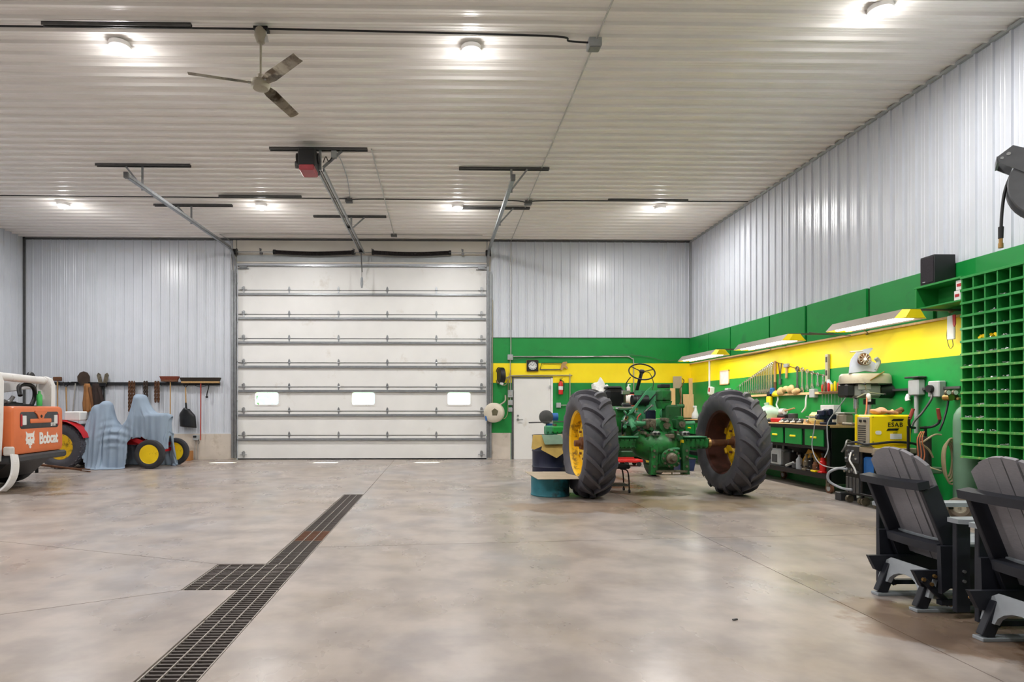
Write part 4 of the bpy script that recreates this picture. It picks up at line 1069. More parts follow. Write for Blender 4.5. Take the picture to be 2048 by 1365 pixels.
coat('work_apron', 'tan leather apron hanging beside the shovel', 177, mat('tan_leather', (156, 106, 58), .75, 0, .15, 6, .2), .30, .72, BROWN)
coat('work_coat', 'dark brown coat hanging on the tool rail', 194, mat('dark_cloth', (52, 40, 36), .9, 0, .15, 6, .2), .36, .75, mat('dark_cloth', (52, 40, 36)))
t, p = hang('post_hole_digger', 'post-hole digger hung with its two blades upward', 207, 768)
for s_ in (-1, 1):
    MB().prism([(-.045, -.12), (.045, -.12), (.05, .12), (0, .17), (-.05, .12)], .018, (s_ * .075, -.03, .11), FACE_S @ Rm(0, 0, -s_ * .22)).build('blade', GREASE, t)
MB().span((-.09, -.06, -.08), (.09, -.0, .02), .01).build('pivot', BLACKM, t)
for s_ in (-1, 1): MB().cyl((s_ * .025, -.03, -.05), (s_ * .03, -.03, -.75), .018).build('handle', BLACKM, t)
RCH = mat('rusty_chain', (106, 72, 50), .7, .4, .3, 20.0)
DCH = mat('dark_chain', (72, 60, 54), .6, .5, .3, 20.0)
def chain(label, px, w, py1, m):
    t, p = hang('tow_chain', label, px, 768, 'chain'); t['group'] = 'chains on the tool rail'
    n = 2; z = .02; L_ = -dz(py1, p); st = .055
    lk = MB().torus((0, 0, 0), .02, .0085, (0, 1, 0), 10, 5); lk.v = [(a, b_, c_ * 1.6) for a, b_, c_ in lk.v]; l1 = lk.mesh('chain_link', m)
    lk = MB().torus((0, 0, 0), .02, .0085, (1, 0, 0), 10, 5); lk.v = [(a, b_, c_ * 1.6) for a, b_, c_ in lk.v]; l2 = lk.mesh('chain_link', m)
    cols = max(2, int(w / .03))
    for c_ in range(cols):
        k = 0; z = .03
        while z > -L_:
            put('chain_link', l1 if k % 2 else l2, t, (-w / 2 + w * (c_ + .5) / cols, -.03 - .03 * (c_ % 2), z)); z -= st * .85; k += 1
chain('wide rusty chain hanging left of the cloth peak', 264.5, .165, 822, RCH)
chain('narrow dark chain hanging in the middle of three chains', 293, .12, 800, DCH)
chain('rusty chain hanging nearest the red broom', 315.5, .14, 804, RCH)
BRIS = mat('red_bristle', (128, 62, 44), .9, 0, .25, 60.0, .3)
BRID = mat('dark_bristle', (54, 46, 38), .9, 0, .25, 60.0, .3)
def broom(label, px, x0, x1, y0, y1, mb_, mblock, mh, pyend, braced):
    t, p = hang('push_broom', label, px, 768, 'broom'); t['group'] = 'push brooms'
    a, b_ = dx(x0, p), dx(x1, p); z0, z1 = dz(y1, p), dz(y0, p); zm = z0 + (z1 - z0) * .35
    MB().span((a + .03, -.10, z0), (b_ - .03, -.02, zm), .006).build('block', mblock, t)
    MB().add([(a + .03, -.1, zm), (b_ - .03, -.1, zm), (b_ - .03, -.02, zm), (a + .03, -.02, zm), (a, -.13, z1), (b_, -.13, z1), (b_, 0, z1), (a, 0, z1)], [(0, 1, 5, 4), (1, 2, 6, 5), (2, 3, 7, 6), (3, 0, 4, 7), (4, 5, 6, 7)]).build('bristles', mb_, t)
    MB().cyl((0, -.06, z0 + .02), (-.01, -.05, dz(pyend, p)), .014).build('handle', mh, t)
    if braced:
        for s_ in (-1, 1): MB().tube([(s_ * .18, -.06, z0), (s_ * .12, -.06, z0 - .07), (0, -.06, z0 - .1)], .008, 6).build('brace', BLACKM, t)
broom('push broom with red bristles on the tool rail', 343, 323, 360, 754, 764.5, BRIS, RUSTB, WOOD, 835, False)
broom('wide dark push broom with a red handle on the tool rail', 403.5, 363, 443, 756.5, 767.5, BRID, WOOD, mat('red_handle', (170, 66, 52), .5), 880, True)
t, p = hang('scoop_shovel', 'black scoop shovel with a wooden shaft hung blade down', 372, 768)
MB().tube([(-.055, -.02, .05), (-.05, -.02, -.03), (0, -.02, -.1), (.05, -.02, -.03), (.055, -.02, .05)], .012, 6).build('grip', BLACKM, t)
MB().cyl((0, -.03, -.09), (.01, -.03, -.5), .017).build('shaft', WOOD, t)
MB().cyl((.01, -.03, -.48), (.02, -.03, -.7), .022).build('socket', BLACKM, t)
def scoop(u, v):
    a = (u - .5) * 2; w = .20 * (min(1, .35 + 1.9 * v)) * (1 + .06 * v)
    return Vector((.04 + a * w + .03 * v, -.05 - .07 * (1 - abs(a) ** 3) + .02 * v, -.62 - .48 * v - .02 * a))
o = MB().grid(scoop, 14, 10).build('blade', mat('black_scoop', (40, 41, 44), .35, .2, .3, 5), t, smooth=1.2); o.modifiers.new('thickness', 'SOLIDIFY').thickness = .01
t, p = hang('wall_hook', 'black hooked cord hanging right of the red broom handle', 417, 770)
MB().tube(smoothpath([(0, -.03, .02), (.02, -.03, -.05), (-.02, -.03, -.2), (-.03, -.03, -.28)]), .012, 6).build('cord', BLACKM, t); MB().ball((-.03, -.03, -.31), (.035, .03, .03), 10, 6).build('plug', BLACKM, t)
ob = thing('wall_outlet', 'grey outlet box with conduit on the plinth left of the door', 'outlet', (wp(393, 876).x, YB - .07, wp(393, 876).z))
MB().box((0, 0, 0), (.15, .07, .13), None, .008).build('box', GREYBOX, ob); MB().box((-.02, -.04, .03), (.08, .02, .05), None, .005).build('cover', BLACK, ob)
for s_ in (-.03, .045): MB().cyl((s_, 0, -.06), (s_, .0, -wp(393, 876).z + .01), .011, n=8).build('conduit', CONDUIT, ob)
MB().tube(smoothpath([(.06, -.03, -.04), (.09, -.04, -.1), (.08, -.04, -.16)]), .008, 6).build('cord', DARK, ob)
cb = thing('cardboard_box', 'small cardboard box on the floor beside the far front wheel', 'box', (wp(381, 910).x - .02, YB - .25, 0))
MB().span((-.12, -.13, .0), (.12, .13, .24), .004).build('carton', mat('brown_carton', (176, 120, 66), .85), cb); MB().span((-.03, -.135, .236), (.03, .13, .243)).build('tape', CARD, cb)
# ================================================================ big green tractor, taken apart
TX, TY_ = 3.32, 8.95
tr = thing('green_tractor', 'green and yellow farm tractor stripped down for repair', 'tractor', (TX, TY_, 0), math.radians(1.5))
RT, WT = .745, .46      # rear tyre carcass
def rear_tire(loc, flip):
    pf = [(-.15, .47), (-.195, .50), (-.23, .58), (-.235, .65), (-.215, .70), (-.16, .728), (-.08, .742), (0, .746)]
    pf = pf + [(-a, r) for a, r in pf[-2::-1]]
    t = MB().lathe(pf, (0, 0, 0), (1, 0, 0), 56, cap=False).build('rear_tire', RUBBER, tr, loc)
    def rad(w):
        w = abs(w)
        for (a, r), (a2, r2) in zip(pf[7:], pf[8:]):
            if w <= a2: return r + (r2 - r) * (w - a) / (a2 - a)
        return .62
    lugs = []
    for s_ in (-1, 1):
        mb = MB(); n = 9; vs = []
        for i in range(n + 1):
            q = i / n; w = s_ * (-.025 + .255 * q); ang = .34 * (q ** .8); wd = .034 + .016 * q
            r0 = rad(min(.225, abs(w))) - .012
            if abs(w) > .225: r0 -= .05 * (abs(w) - .225) / .03
            hgt = .070 * (1 - .15 * q) + .0
            for (da, h_) in ((-wd, 0), (-wd * .72, hgt), (wd * .72, hgt), (wd, 0)):
                a = ang + da / .74; vs.append((w * (1.0 if h_ == 0 else .985), (r0 + h_) * math.sin(a), (r0 + h_) * math.cos(a)))
        fs = []
        for i in range(n):
            for k in range(3): fs.append((4 * i + k, 4 * i + k + 1, 4 * i + k + 5, 4 * i + k + 4))
        fs += [(0, 3, 2, 1), (4 * n, 4 * n + 1, 4 * n + 2, 4 * n + 3)]
        lugs.append(mb.add(vs, fs).mesh('tread_lug', RUBBER))
    N_ = 18
    for k in range(N_):
        for j in (0, 1):
            put('tread_lug', lugs[j], t, (0, 0, 0), (-(2 * PI * (k + .5 * j) / N_), 0, 0))
    return t
lt = rear_tire((-1.13, -.10, .79), 1)
rtt = rear_tire((1.11, .08, .79), 1)
def rear_rim(loc, mb_, md, dish, name='rear_rim'):
    r = MB().lathe([(-.17, .505), (-.175, .48), (-.15, .455), (-.06, .445), (.06, .445), (.15, .455), (.175, .48), (.17, .505)], (0, 0, 0), (1, 0, 0), 44, cap=False).build(name, mb_, tr, loc)
    r.modifiers.new('thickness', 'SOLIDIFY').thickness = .006
    d = dish
    MB().lathe([(d, .445), (d + .01, .40), (d - .05, .33), (d - .055, .18), (d - .03, .15), (d - .03, 0)], (0, 0, 0), (1, 0, 0), 40, cap=False).build('wheel_disc', md, r)
    MB().lathe([(d - .04, .10), (d - .12, .09), (d - .12, .05), (d - .20, .045), (d - .20, 0)], (0, 0, 0), (1, 0, 0), 20).build('hub', RUSTB, r)
    bm_ = MB().cyl((-.03, 0, 0), (.01, 0, 0), .02, n=6).mesh('wheel_bolt', RUSTB)
    for k in range(8):
        a = 2 * PI * k / 8; put('wheel_bolt', bm_, r, (d - .055, .23 * math.cos(a), .23 * math.sin(a)))
    cl = MB().box((0, 0, 0), (.06, .10, .05), None, .01).mesh('rim_clamp', md)
    for k in range(8):
        a = 2 * PI * (k + .5) / 8; put('rim_clamp', cl, r, (d - .02, .41 * math.cos(a), .41 * math.sin(a)), (a + PI / 2, 0, 0))
    return r
rear_rim((-1.13, -.10, .79), RIMY, RIMY, -.01)
rear_rim((1.11, .08, .79), RUST, RIMY, .15)
# ---- rear housing and axles
MB().ball((-.10, .05, .76), (.34, .34, .25), 24, 14).build('differential_housing', TGREEN, tr)
MB().ball((.08, .12, .72), (.26, .3, .24), 20, 12).build('differential_bulge', TGREEN, tr)
for s_ in (-1, 1):
    x1 = .72 if s_ > 0 else -.92
    a = MB().cyl((s_ * .2, .06, .78), (s_ * .36, .06, .78), .17, .11, n=20).span((s_ * .30, -.06, .70), (x1, .16, .865), .03).build('axle_housing', TGREEN, tr)
    MB().span((s_ * .32, -.075, .865), (x1 - s_ * .05, .17, .885), .008).build('axle_flange', TGREENL, a)
    bm_ = MB().cyl((0, -.10, 0), (0, -.05, 0), .013, n=6).mesh('axle_bolt', TGREEND)
    for k in range(5):
        put('axle_bolt', bm_, a, (s_ * (.36 + .07 * k), 0, .835)); put('axle_bolt', bm_, a, (s_ * (.36 + .07 * k), 0, .725))
    MB().cyl((x1, .05, .78), (s_ * 1.02, .06, .78), .052, n=16).build('axle_shaft', RUSTB if s_ > 0 else GREASE, tr)
MB().lathe([(0, .075), (.04, .08), (.05, .06)], (.72, .05, .78), (1, 0, 0), 18).build('axle_seal', BRASS, tr)
# ---- PTO and hitch
MB().span((-.17, -.24, .45), (.20, .02, .72), .04).build('pto_housing', TGREEN, tr)
MB().lathe([(0, .14), (.03, .14), (.05, .11), (.06, .11)], (.03, -.24, .58), (0, -1, 0), 24).build('pto_flange', TGREEN, tr)
MB().lathe([(0, .085), (.03, .08), (.05, .05), (.10, .03), (.10, 0)], (.03, -.30, .58), (0, -1, 0), 20).build('pto_shaft', GREASE, tr)
bm_ = MB().cyl((0, -.02, 0), (0, .0, 0), .016, n=6).mesh('flange_bolt', GREASE)
for k in range(10):
    a = 2 * PI * k / 10; put('flange_bolt', bm_, tr, (.03 + .122 * math.cos(a), -.30, .58 + .122 * math.sin(a)))
MB().span((-.15, -.25, .70), (.18, -.18, .73), .008).build('pto_top_flange', TGREENL, tr)
for s_, x in ((-1, -.22), (1, .26)):
    MB().prism([(-.05, .74), (.045, .80), (.06, .72), (.05, .40), (.055, .34), (-.05, .34), (-.035, .6)], .09, (x, -.24, 0), FACE_S @ Rm(0, 0, 0) if s_ < 0 else FACE_S @ Matrix(((-1, 0, 0), (0, 1, 0), (0, 0, -1)))).build('hitch_plate', TGREEND if s_ > 0 else TGREEN, tr)
    for z in (.46, .60, .69): MB().cyl((x, -.305, z), (x, -.28, z), .018, n=8).build('hitch_bolt', GREASE, tr)
MB().span((-.20, -.32, .375), (.26, -.24, .405)).span((-.20, -.32, .335), (.26, -.30, .35)).span((.03, -.31, .34), (.045, -.29, .39)).build('drawbar_frame', GREASE, tr)
MB().span((-.12, -.1, .36), (.16, .4, .46), .02).build('drawbar_support', TGREEND, tr)
# ---- hydraulic block above
MB().span((-.06, -.16, .80), (.18, .1, .98), .03).build('rockshaft_housing', TGREEN, tr)
MB().span((-.03, -.22, .86), (.12, -.14, .93), .015).build('top_link_bracket', GREASE, tr)
for s_, x in ((-1, -.20), (1, .24)):
    MB().span((x - .08, -.18, .99), (x + .06, .02, 1.15), .02).build('valve_body', GREASE if s_ < 0 else TGREEND, tr)
    cp = MB().span((x - .06 + .03, -.26, .90), (x + .09, -.14, .97), .02).build('coupler_block', STEEL, tr)
    for k in (0, 1): MB().cyl((x + .005 + k * .055, -.275, .935), (x + .005 + k * .055, -.24, .935), .02, n=12).build('coupler_port', BLACK, cp)
    MB().cyl((x - .01, -.22, 1.07), (x - .01, -.16, 1.07), .045, n=14).cyl((x - .01, -.25, 1.07), (x - .01, -.2, 1.07), .022, n=8).build('valve_cap', GREASE, tr)
    MB().cyl((x + s_ * .06, -.1, 1.08), (x + s_ * .22, -.1, 1.09), .03, n=10).build('valve_spool', TGREENL, tr)
MB().cyl((.02, -.14, 1.05), (.02, .1, 1.05), .10, n=18).build('hydraulic_cover', TGREEN, tr)
MB().cyl((.02, -.18, 1.05), (.02, -.14, 1.05), .05, n=14).build('hydraulic_cap', GREASE, tr)
MB().span((-.02, .06, 1.0), (.20, .28, 1.36), .03).build('pump_column', TGREEND, tr)
MB().span((.05, .12, 1.1), (.24, .32, 1.34), .03).build('side_valve', TGREEN, tr)
MB().cyl((.14, .1, 1.34), (.26, .1, 1.34), .03, n=10).build('elbow', TGREEN, tr)
MB().span((-.09, .12, 1.40), (.09, .36, 1.60), .035).build('fuel_box', TGREEN, tr)
MB().add([(-.06, .14, 1.30), (.06, .14, 1.30), (.06, .34, 1.30), (-.06, .34, 1.30), (-.09, .12, 1.42), (.09, .12, 1.42), (.09, .36, 1.42), (-.09, .36, 1.42)], [(0, 1, 5, 4), (1, 2, 6, 5), (2, 3, 7, 6), (3, 0, 4, 7), (0, 3, 2, 1)]).build('box_hopper', TGREEN, tr)
MB().span((-.07, .16, 1.62), (.08, .32, 1.675), .012).build('black_cap', BLACK, tr)
MB().prism([(-.08, .10), (.0, .17), (-.30, -.24), (-.38, -.28)], .02, (-.02, .34, 1.48), FACE_S).build('lift_arm', TGREENL, tr)
MB().prism([(-.42, .16), (-.06, .16), (-.06, -.18), (-.2, -.34), (-.34, -.34), (-.40, -.1)], .03, (-.02, .85, 1.44), FACE_S).build('cowl_plate', TGREENL, tr)
MB().tube([(-.28, .8, 1.34), (-.08, .72, 1.60)], .012, 6).build('control_rod', BLACK, tr)
MB().lathe([(0, .10), (.03, .10), (.05, .06)], (-.04, .55, 1.22), (0, -1, 0), 20).build('clutch_cover', TGREENL, tr)
# ---- steering
MB().cyl((-.36, 1.0, 1.55), (-.36, .72, 1.90), .028, n=12).build('steering_column', BLACK, tr)
nrm = Vector((-.08, -.66, .75)).normalized(); cst = Vector((-.36, .72, 1.90))
sw = MB().torus(cst, .205, .0115, nrm, 40, 8).build('steering_wheel', BLACK, tr)
Fs = frame_to(nrm)
for k in range(3):
    a = 2 * PI * k / 3 + .3; MB().tube([cst, cst + Fs @ Vector((.2 * math.cos(a), .2 * math.sin(a), 0))], .008, 6).build('spoke', BLACK, sw)
MB().lathe([(-.03, .03), (.0, .045), (.02, .04), (.03, 0)], cst, nrm, 18).build('hub_cap', BLACK, sw)
MB().tube(smoothpath([(-.52, .95, 1.52), (-.56, .9, 1.70), (-.50, .85, 1.82)]), .008, 6).build('throttle_lever', BLACK, tr)
MB().tube(smoothpath([(-.12, .95, 1.55), (-.10, .9, 1.72), (-.2, .8, 1.88), (-.3, .74, 1.9)]), .006, 6).build('shift_lever', STRUT, tr)
MB().span((-.50, .92, 1.545), (.12, 1.02, 1.575), .008).build('dash_top', BLACK, tr)
bt = MB().cyl((-.56, .82, 1.44), (-.30, .82, 1.44), .085, n=20).build('black_canister', BLACK, tr)
MB().cyl((-.50, .82, 1.44), (-.49, .82, 1.44), .088, n=20).build('band', STRUT, bt)
MB().span((-.64, .86, 1.53), (-.50, .94, 1.60), .01).build('chrome_bracket', CHROME, tr); MB().span((-.62, .9, 1.36), (-.50, 1.0, 1.40), .01).build('chrome_bracket', CHROME, tr)
MB().span((-.96, 1.05, 1.16), (-.62, 1.35, 1.64), .06).build('black_tank', BLACKM, tr)
MB().span((-.95, 1.1, 1.63), (-.68, 1.3, 1.68), .03).build('tank_lid', BLACK, tr)
MB().span((-.98, 1.3, 1.48), (-1.18, 1.6, 1.54), .02).build('fender_piece', TGREEND, tr)
# ---- engine side clutter
MB().span((-.80, .55, .92), (-.42, 1.6, 1.34), .05).build('engine_block', TGREEN, tr)
MB().span((-.36, .45, .70), (.28, 2.1, 1.12), .06).build('transmission', TGREEND, tr)
MB().cyl((-.66, .42, 1.12), (-.66, .56, 1.12), .09, n=18).build('starter_drum', TGREENL, tr)
MB().cyl((-.48, .40, 1.16), (-.48, .55, 1.16), .075, n=18).build('alternator', TGREENL, tr)
MB().span((-.42, .35, 1.06), (-.27, .50, 1.28), .015).build('battery', mat('battery_navy', (30, 34, 62), .4), tr)
MB().span((-.84, .45, 1.28), (-.58, .6, 1.33), .015).build('chrome_manifold', CHROME, tr)
MB().span((-.74, .5, 1.33), (-.60, .62, 1.38), .02).build('rag_grip', BLACK, tr)
rn = random.Random(11)
for k in range(10):
    a = Vector((rn.uniform(-.8, -.45), rn.uniform(.35, .5), rn.uniform(.92, 1.3)))
    b_ = a + Vector((rn.uniform(-.12, .12), rn.uniform(-.06, .02), rn.uniform(-.22, .1)))
    m_ = (a + b_) / 2 + Vector((rn.uniform(-.06, .06), -.06, rn.uniform(-.05, .05)))
    MB().tube(smoothpath([a, m_, b_], 5), rn.choice([.008, .011, .014]), 7).build('hydraulic_line', rn.choice([CHROME, TGREENL, BLACK, STEEL]), tr)
    MB().cyl(b_ + Vector((0, -.03, 0)), b_ + Vector((0, .02, 0)), rn.uniform(.018, .03), n=6).build('pipe_nut', rn.choice([STEEL, TGREENL, BRASS]), tr)
MB().tube(smoothpath([(-.50, .38, 1.22), (-.57, .34, 1.15), (-.55, .34, 1.0), (-.54, .34, .90)]), .010, 6).build('red_wire', mat('red_wire', (190, 80, 66), .5), tr)
MB().span((-.55, .32, .89), (-.48, .38, .95), .01).build('blue_plug', BLUE, tr)
for k in range(5):
    x = -.42 + .10 * k; MB().cyl((x, -.02 + .1 * (k % 2), 1.0), (x, .12, 1.12), .04, n=12).build('fitting', (TGREENL, GREASE, TGREEN, STEEL, TGREENL)[k], tr)
MB().tube(smoothpath([(-.44, .1, 1.1), (-.34, -.06, 1.06), (-.24, -.1, 1.1), (-.12, -.1, 1.04)]), .028, 8).build('suction_pipe', TGREENL, tr)
MB().tube(smoothpath([(-.40, .05, .95), (-.36, -.08, 1.0), (-.30, -.1, .96)]), .014, 8).build('rubber_line', BLACK, tr)
rn2 = random.Random(23)
for k in range(16):
    x, z = rn2.uniform(-.34, .26), rn2.uniform(.84, 1.18); s_ = rn2.uniform(.03, .06)
    if k % 2: MB().cyl((x, -.24, z), (x, -.06, z), s_ * .5, n=8).build('bolt_boss', rn2.choice([TGREEN, GREASE, TGREEND]), tr)
    else: MB().box((x, -.13, z), (s_ * 1.6, .12, s_), None, .008).build('casting_lug', rn2.choice([TGREEN, GREASE, TGREENL, TGREEND]), tr)
MB().span((.08, -.14, .80), (.17, -.10, .85), .01).build('data_plate', mat('orange_rust_plate', (190, 110, 40), .6), tr)
MB().span((.24, -.16, .74), (.28, -.1, .84), .01).build('yellow_decal', RIMC, tr)
# ---- frame and front end
MB().span((-.22, 1.6, .55), (.22, 3.0, 1.05), .05).build('front_engine', TGREEND, tr)
for s_ in (-1, 1): MB().span((s_ * .27 - .03, 1.2, .62), (s_ * .27 + .03, 3.1, .76)).build('side_rail', TGREEN, tr)
MB().bar((-.9, 2.65, .42), (.86, 2.65, .42), .10, .12, .02).build('front_axle', TGREEND, tr)
def fwheel(x):
    t = MB().lathe([(-.06, .25), (-.10, .28), (-.11, .33), (-.09, .385), (-.03, .40), (.03, .40), (.09, .385), (.11, .33), (.10, .28), (.06, .25)], (0, 0, 0), (1, 0, 0), 34, cap=False).build('front_tire', RUBBER2, tr, (x, 2.65, .40))
    MB().lathe([(-.08, .265), (-.06, .24), (.0, .22), (.02, .1), (-.06, .07), (-.06, 0)], (0, 0, 0), (1 if x > 0 else -1, 0, 0) if False else (1, 0, 0), 28).build('front_rim', RIMC, tr, (x, 2.65, .40))
fwheel(-.98); fwheel(.92)
FAR_PARTS = {'steering_column', 'steering_wheel', 'throttle_lever', 'shift_lever', 'dash_top', 'black_canister', 'chrome_bracket', 'black_tank', 'tank_lid', 'fender_piece', 'cowl_plate', 'control_rod', 'engine_block', 'starter_drum', 'alternator', 'battery', 'chrome_manifold', 'rag_grip', 'hydraulic_line', 'pipe_nut', 'red_wire', 'blue_plug', 'clutch_cover'}
for ch_ in tr.children:
    nm_ = ch_.name.split('.')[0]
    if nm_ in FAR_PARTS: ch_.location.x += {'black_tank': .46, 'tank_lid': .46, 'fender_piece': .3, 'engine_block': .26, 'black_canister': .40}.get(nm_, .33)
    if nm_ in ('fuel_box', 'box_hopper', 'black_cap', 'pump_column', 'side_valve', 'elbow'): ch_.location.x += .13
# ================================================================ around the tractor
def drum(loc, r, h, label, m, name='steel_drum'):
    t = thing(name, label, 'drum', loc)
    pr = [(0, r), (.015, r + .008), (.03, r)]
    for q in (.34, .67):
        if h > .5: pr += [(h * q - .02, r), (h * q, r + .01), (h * q + .02, r)]
    pr += [(h - .02, r), (h, r + .008), (h, r - .012), (h - .03, r - .012), (.02, r - .012), (.02, 0)]
    MB().lathe(pr, (0, 0, 0), (0, 0, 1), 40).build('shell', m, t)
    return t
d1 = drum((1.66, 9.02, 0), .285, .29, 'short cut-off teal steel drum beside the left tractor tire', BLUET)
tag(MB().prism([(-.30, .47), (.33, .47), (.46, -.50), (-.26, -.53)], .006, (1.64, 8.98, .303)).build('cardboard_sheet', CARD), 'flat cardboard sheet lying on the short teal drum', 'cardboard')
d2_ = drum((1.92, 10.55, 0), .29, .84, 'tall navy steel drum behind the short teal drum', BLUED)
MB().cyl((0, 0, .80), (0, 0, .835), .275, n=30).build('lid', BLUED, d2_)
def flap(pts, m, label):
    vs = [Vector(p) for p in pts]; n = len(vs)
    return tag(MB().add(vs + [v + Vector((0, .004, .004)) for v in vs], [tuple(range(n)), tuple(range(n, 2 * n))[::-1]] + [(k, (k + 1) % n, n + (k + 1) % n, n + k) for k in range(n)]).build('cardboard_flap', m), label, 'cardboard', 'cardboard pieces on the tall drum')
flap([(1.60, 10.30, .845), (1.80, 10.28, .85), (1.84, 10.22, .70), (1.60, 10.20, .60), (1.56, 10.22, .62)], CARDY, 'oil-stained cardboard piece hanging at the left of the tall drum')
flap([(1.80, 10.27, .80), (2.12, 10.27, .72), (2.10, 10.18, .54), (1.98, 10.16, .46), (1.72, 10.18, .60)], CARDY, 'yellow-brown cardboard piece hanging over the drum front')
flap([(1.74, 10.25, .85), (2.06, 10.26, .85), (2.14, 10.18, .70), (1.78, 10.16, .69)], mat('grey_green_card', (126, 152, 130), .8), 'grey-green card on top of the tall drum edge')
flap([(2.02, 10.3, .86), (2.24, 10.33, .86), (2.22, 10.24, .66), (2.12, 10.22, .70)], CARD, 'pale cardboard strip at the right of the tall drum')
vi = thing('gear_housing', 'bright green gear housing standing on the tall drum', 'machine part', (1.98, 10.55, .84))
MB().span((-.13, -.12, 0), (.02, .12, .16), .02).build('base_block', TGREENL, vi); MB().span((-.02, -.14, .02), (.19, .10, .15), .02).build('main_block', mat('fresh_green', (34, 150, 60), .4), vi)
MB().cyl((.04, 0, .15), (.04, 0, .195), .04, n=12).build('boss', GREASE, vi)
for k in range(4): MB().cyl((-.10 + .08 * k, -.15, .05), (-.10 + .08 * k, -.12, .05), .014, n=6).build('bolt', TGREEND, vi)
tag(MB().bar((1.56, 10.52, 1.055), (2.40, 10.56, 1.075), .05, .02, .003).build('steel_bar', STRUT), 'long dark steel bar resting on the green gear housing', 'steel bar')
gr_ = thing('blower', 'round dark blower with a blue motor behind the left tire', 'blower', (2.2, 12.3, 0))
MB().cyl((0, 0, 0), (0, 0, .05), .2, n=20).build('base', DARK, gr_); MB().cyl((0, 0, .05), (0, 0, 1.0), .03).build('post', DARK, gr_)
MB().lathe([(-.05, .10), (-.04, .14), (.04, .14), (.05, .10)], (-.03, -.05, 1.13), (0, 1, 0), 24).build('drum_case', STRUT, gr_)
MB().cyl((.06, .0, 1.13), (.22, .0, 1.13), .08, n=16).build('motor', BLUE, gr_); MB().span((-.02, -.04, .7), (.16, .06, 1.0), .02).build('panel', BLUE, gr_)
st_ = thing('rolling_stool', 'low black rolling stool beside the left tractor tire', 'stool', (2.72, 9.35, 0))
MB().span((-.22, -.17, .37), (.22, .17, .43), .025).build('seat', BLACK, st_)
for sx in (-1, 1):
    MB().tube(smoothpath([(sx * .06, -.14, .37), (sx * .16, -.14, .35), (sx * .19, -.14, .25), (sx * .2, -.14, .05)], 4), .011, 8).build('leg', BLACKM, st_)
    MB().tube(smoothpath([(sx * .06, .14, .37), (sx * .16, .14, .35), (sx * .19, .14, .25), (sx * .2, .14, .05)], 4), .011, 8).build('leg', BLACKM, st_)
    for sy in (-1, 1): MB().cyl((sx * .2 - .012, sy * .14, .026), (sx * .2 + .012, sy * .14, .026), .026, n=14).build('caster', BLACK, st_)
MB().span((-.2, -.15, .10), (.2, .15, .125), .005).build('tool_tray', STRUT, st_)
jk = thing('floor_jack', 'low red floor jack on wheels under the tractor', 'jack', (4.15, 13.6, 0))
MB().add([(-.42, -.16, .10), (.30, -.16, .08), (.10, -.16, .36), (-.42, -.16, .36), (-.42, .16, .10), (.30, .16, .08), (.10, .16, .36), (-.42, .16, .36)], [(0, 1, 2, 3), (4, 7, 6, 5), (0, 4, 5, 1), (1, 5, 6, 2), (2, 6, 7, 3), (3, 7, 4, 0)]).span((-.42, -.18, .09), (.42, .18, .15), .01).build('frame', REDB, jk)
for sx in (-.3, .05, .33):
    for sy in (-.17, .17): MB().cyl((sx, sy - .02, .05), (sx, sy + .02, .05), .05, n=14).build('wheel', BLACK, jk)
bb = thing('blue_tote', 'dark blue tote on the floor behind the right axle', 'tote', (5.15, 12.6, 0))
MB().add([(-.16, -.14, 0), (.16, -.14, 0), (.16, .14, 0), (-.16, .14, 0), (-.19, -.17, .24), (.19, -.17, .24), (.19, .17, .24), (-.19, .17, .24)], [(0, 3, 2, 1), (0, 1, 5, 4), (1, 2, 6, 5), (2, 3, 7, 6), (3, 0, 4, 7)]).build('tub', mat('navy_plastic', (28, 44, 84), .5), bb)
MB().span((-.2, -.18, .24), (.2, .18, .265), .008).build('lid', BLACK, bb)
ch = thing('cardboard_carton', 'worn cardboard carton behind the right axle on the floor', 'box', (5.0, 13.2, 0))
MB().span((-.2, -.16, 0), (.2, .16, .36), .006).build('carton', mat('brown_carton', (176, 120, 66), .85), ch); MB().prism([(-.2, 0), (.2, 0), (.22, .14), (-.18, .14)], .006, (0, -.2, .38), Rm(-.5, 0, 0)).build('flap', CARD, ch)
# ================================================================ back wall, right of the overhead door
YW = YB - .03
def bw(px, py, off=.06): return on_y(px, py, YB - off)
# conduit from the ceiling down to its boxes
tag(MB().tube([(1.815, YW - .02, H - .07), (1.815, YW - .02, bw(1018, 719).z)], .011, 8).build('electrical_conduit', CONDUIT), 'conduit running from the ceiling down to the upper box', 'conduit')
tag(MB().tube([(1.80, YW - .02, bw(1018, 708).z - .13), (1.80, YW - .02, bw(1018, 812).z + .1)], .011, 8).build('electrical_conduit', CONDUIT), 'conduit beside the white door down to the switches', 'conduit')
for (py, w, h, lb) in ((715, .14, .14, 'grey electrical box beside the upper green band'), (788, .13, .19, 'grey switch box beside the white door, uppermost of three'), (806, .12, .13, 'grey switch box beside the white door, middle of three'), (820, .10, .11, 'grey outlet box beside the white door, lowest of three')):
    p = bw(1018, py); t = thing('switch_box', lb, 'electrical box', (1.80, YB - .055, p.z))
    MB().box((0, 0, 0), (w, .06, h), None, .008).build('box', GREYBOX, t); MB().box((0, -.034, 0), (w * .45, .01, h * .5), None, .003).build('cover', CONDUIT, t)
tag(MB().tube(smoothpath([(1.88, YW - .02, bw(1018, 713.5).z), (4.6, YW - .02, bw(1240, 713.5).z), (4.82, YW - .02, bw(1240, 713.5).z), (4.93, YW - .02, bw(1240, 718).z), (4.98, YW - .02, bw(1240, 728).z), (4.98, YW - .02, 1.25)], 5), .013, 8).build('electrical_conduit', CONDUIT), 'conduit along the upper green band, bending down at the toolbox', 'conduit')
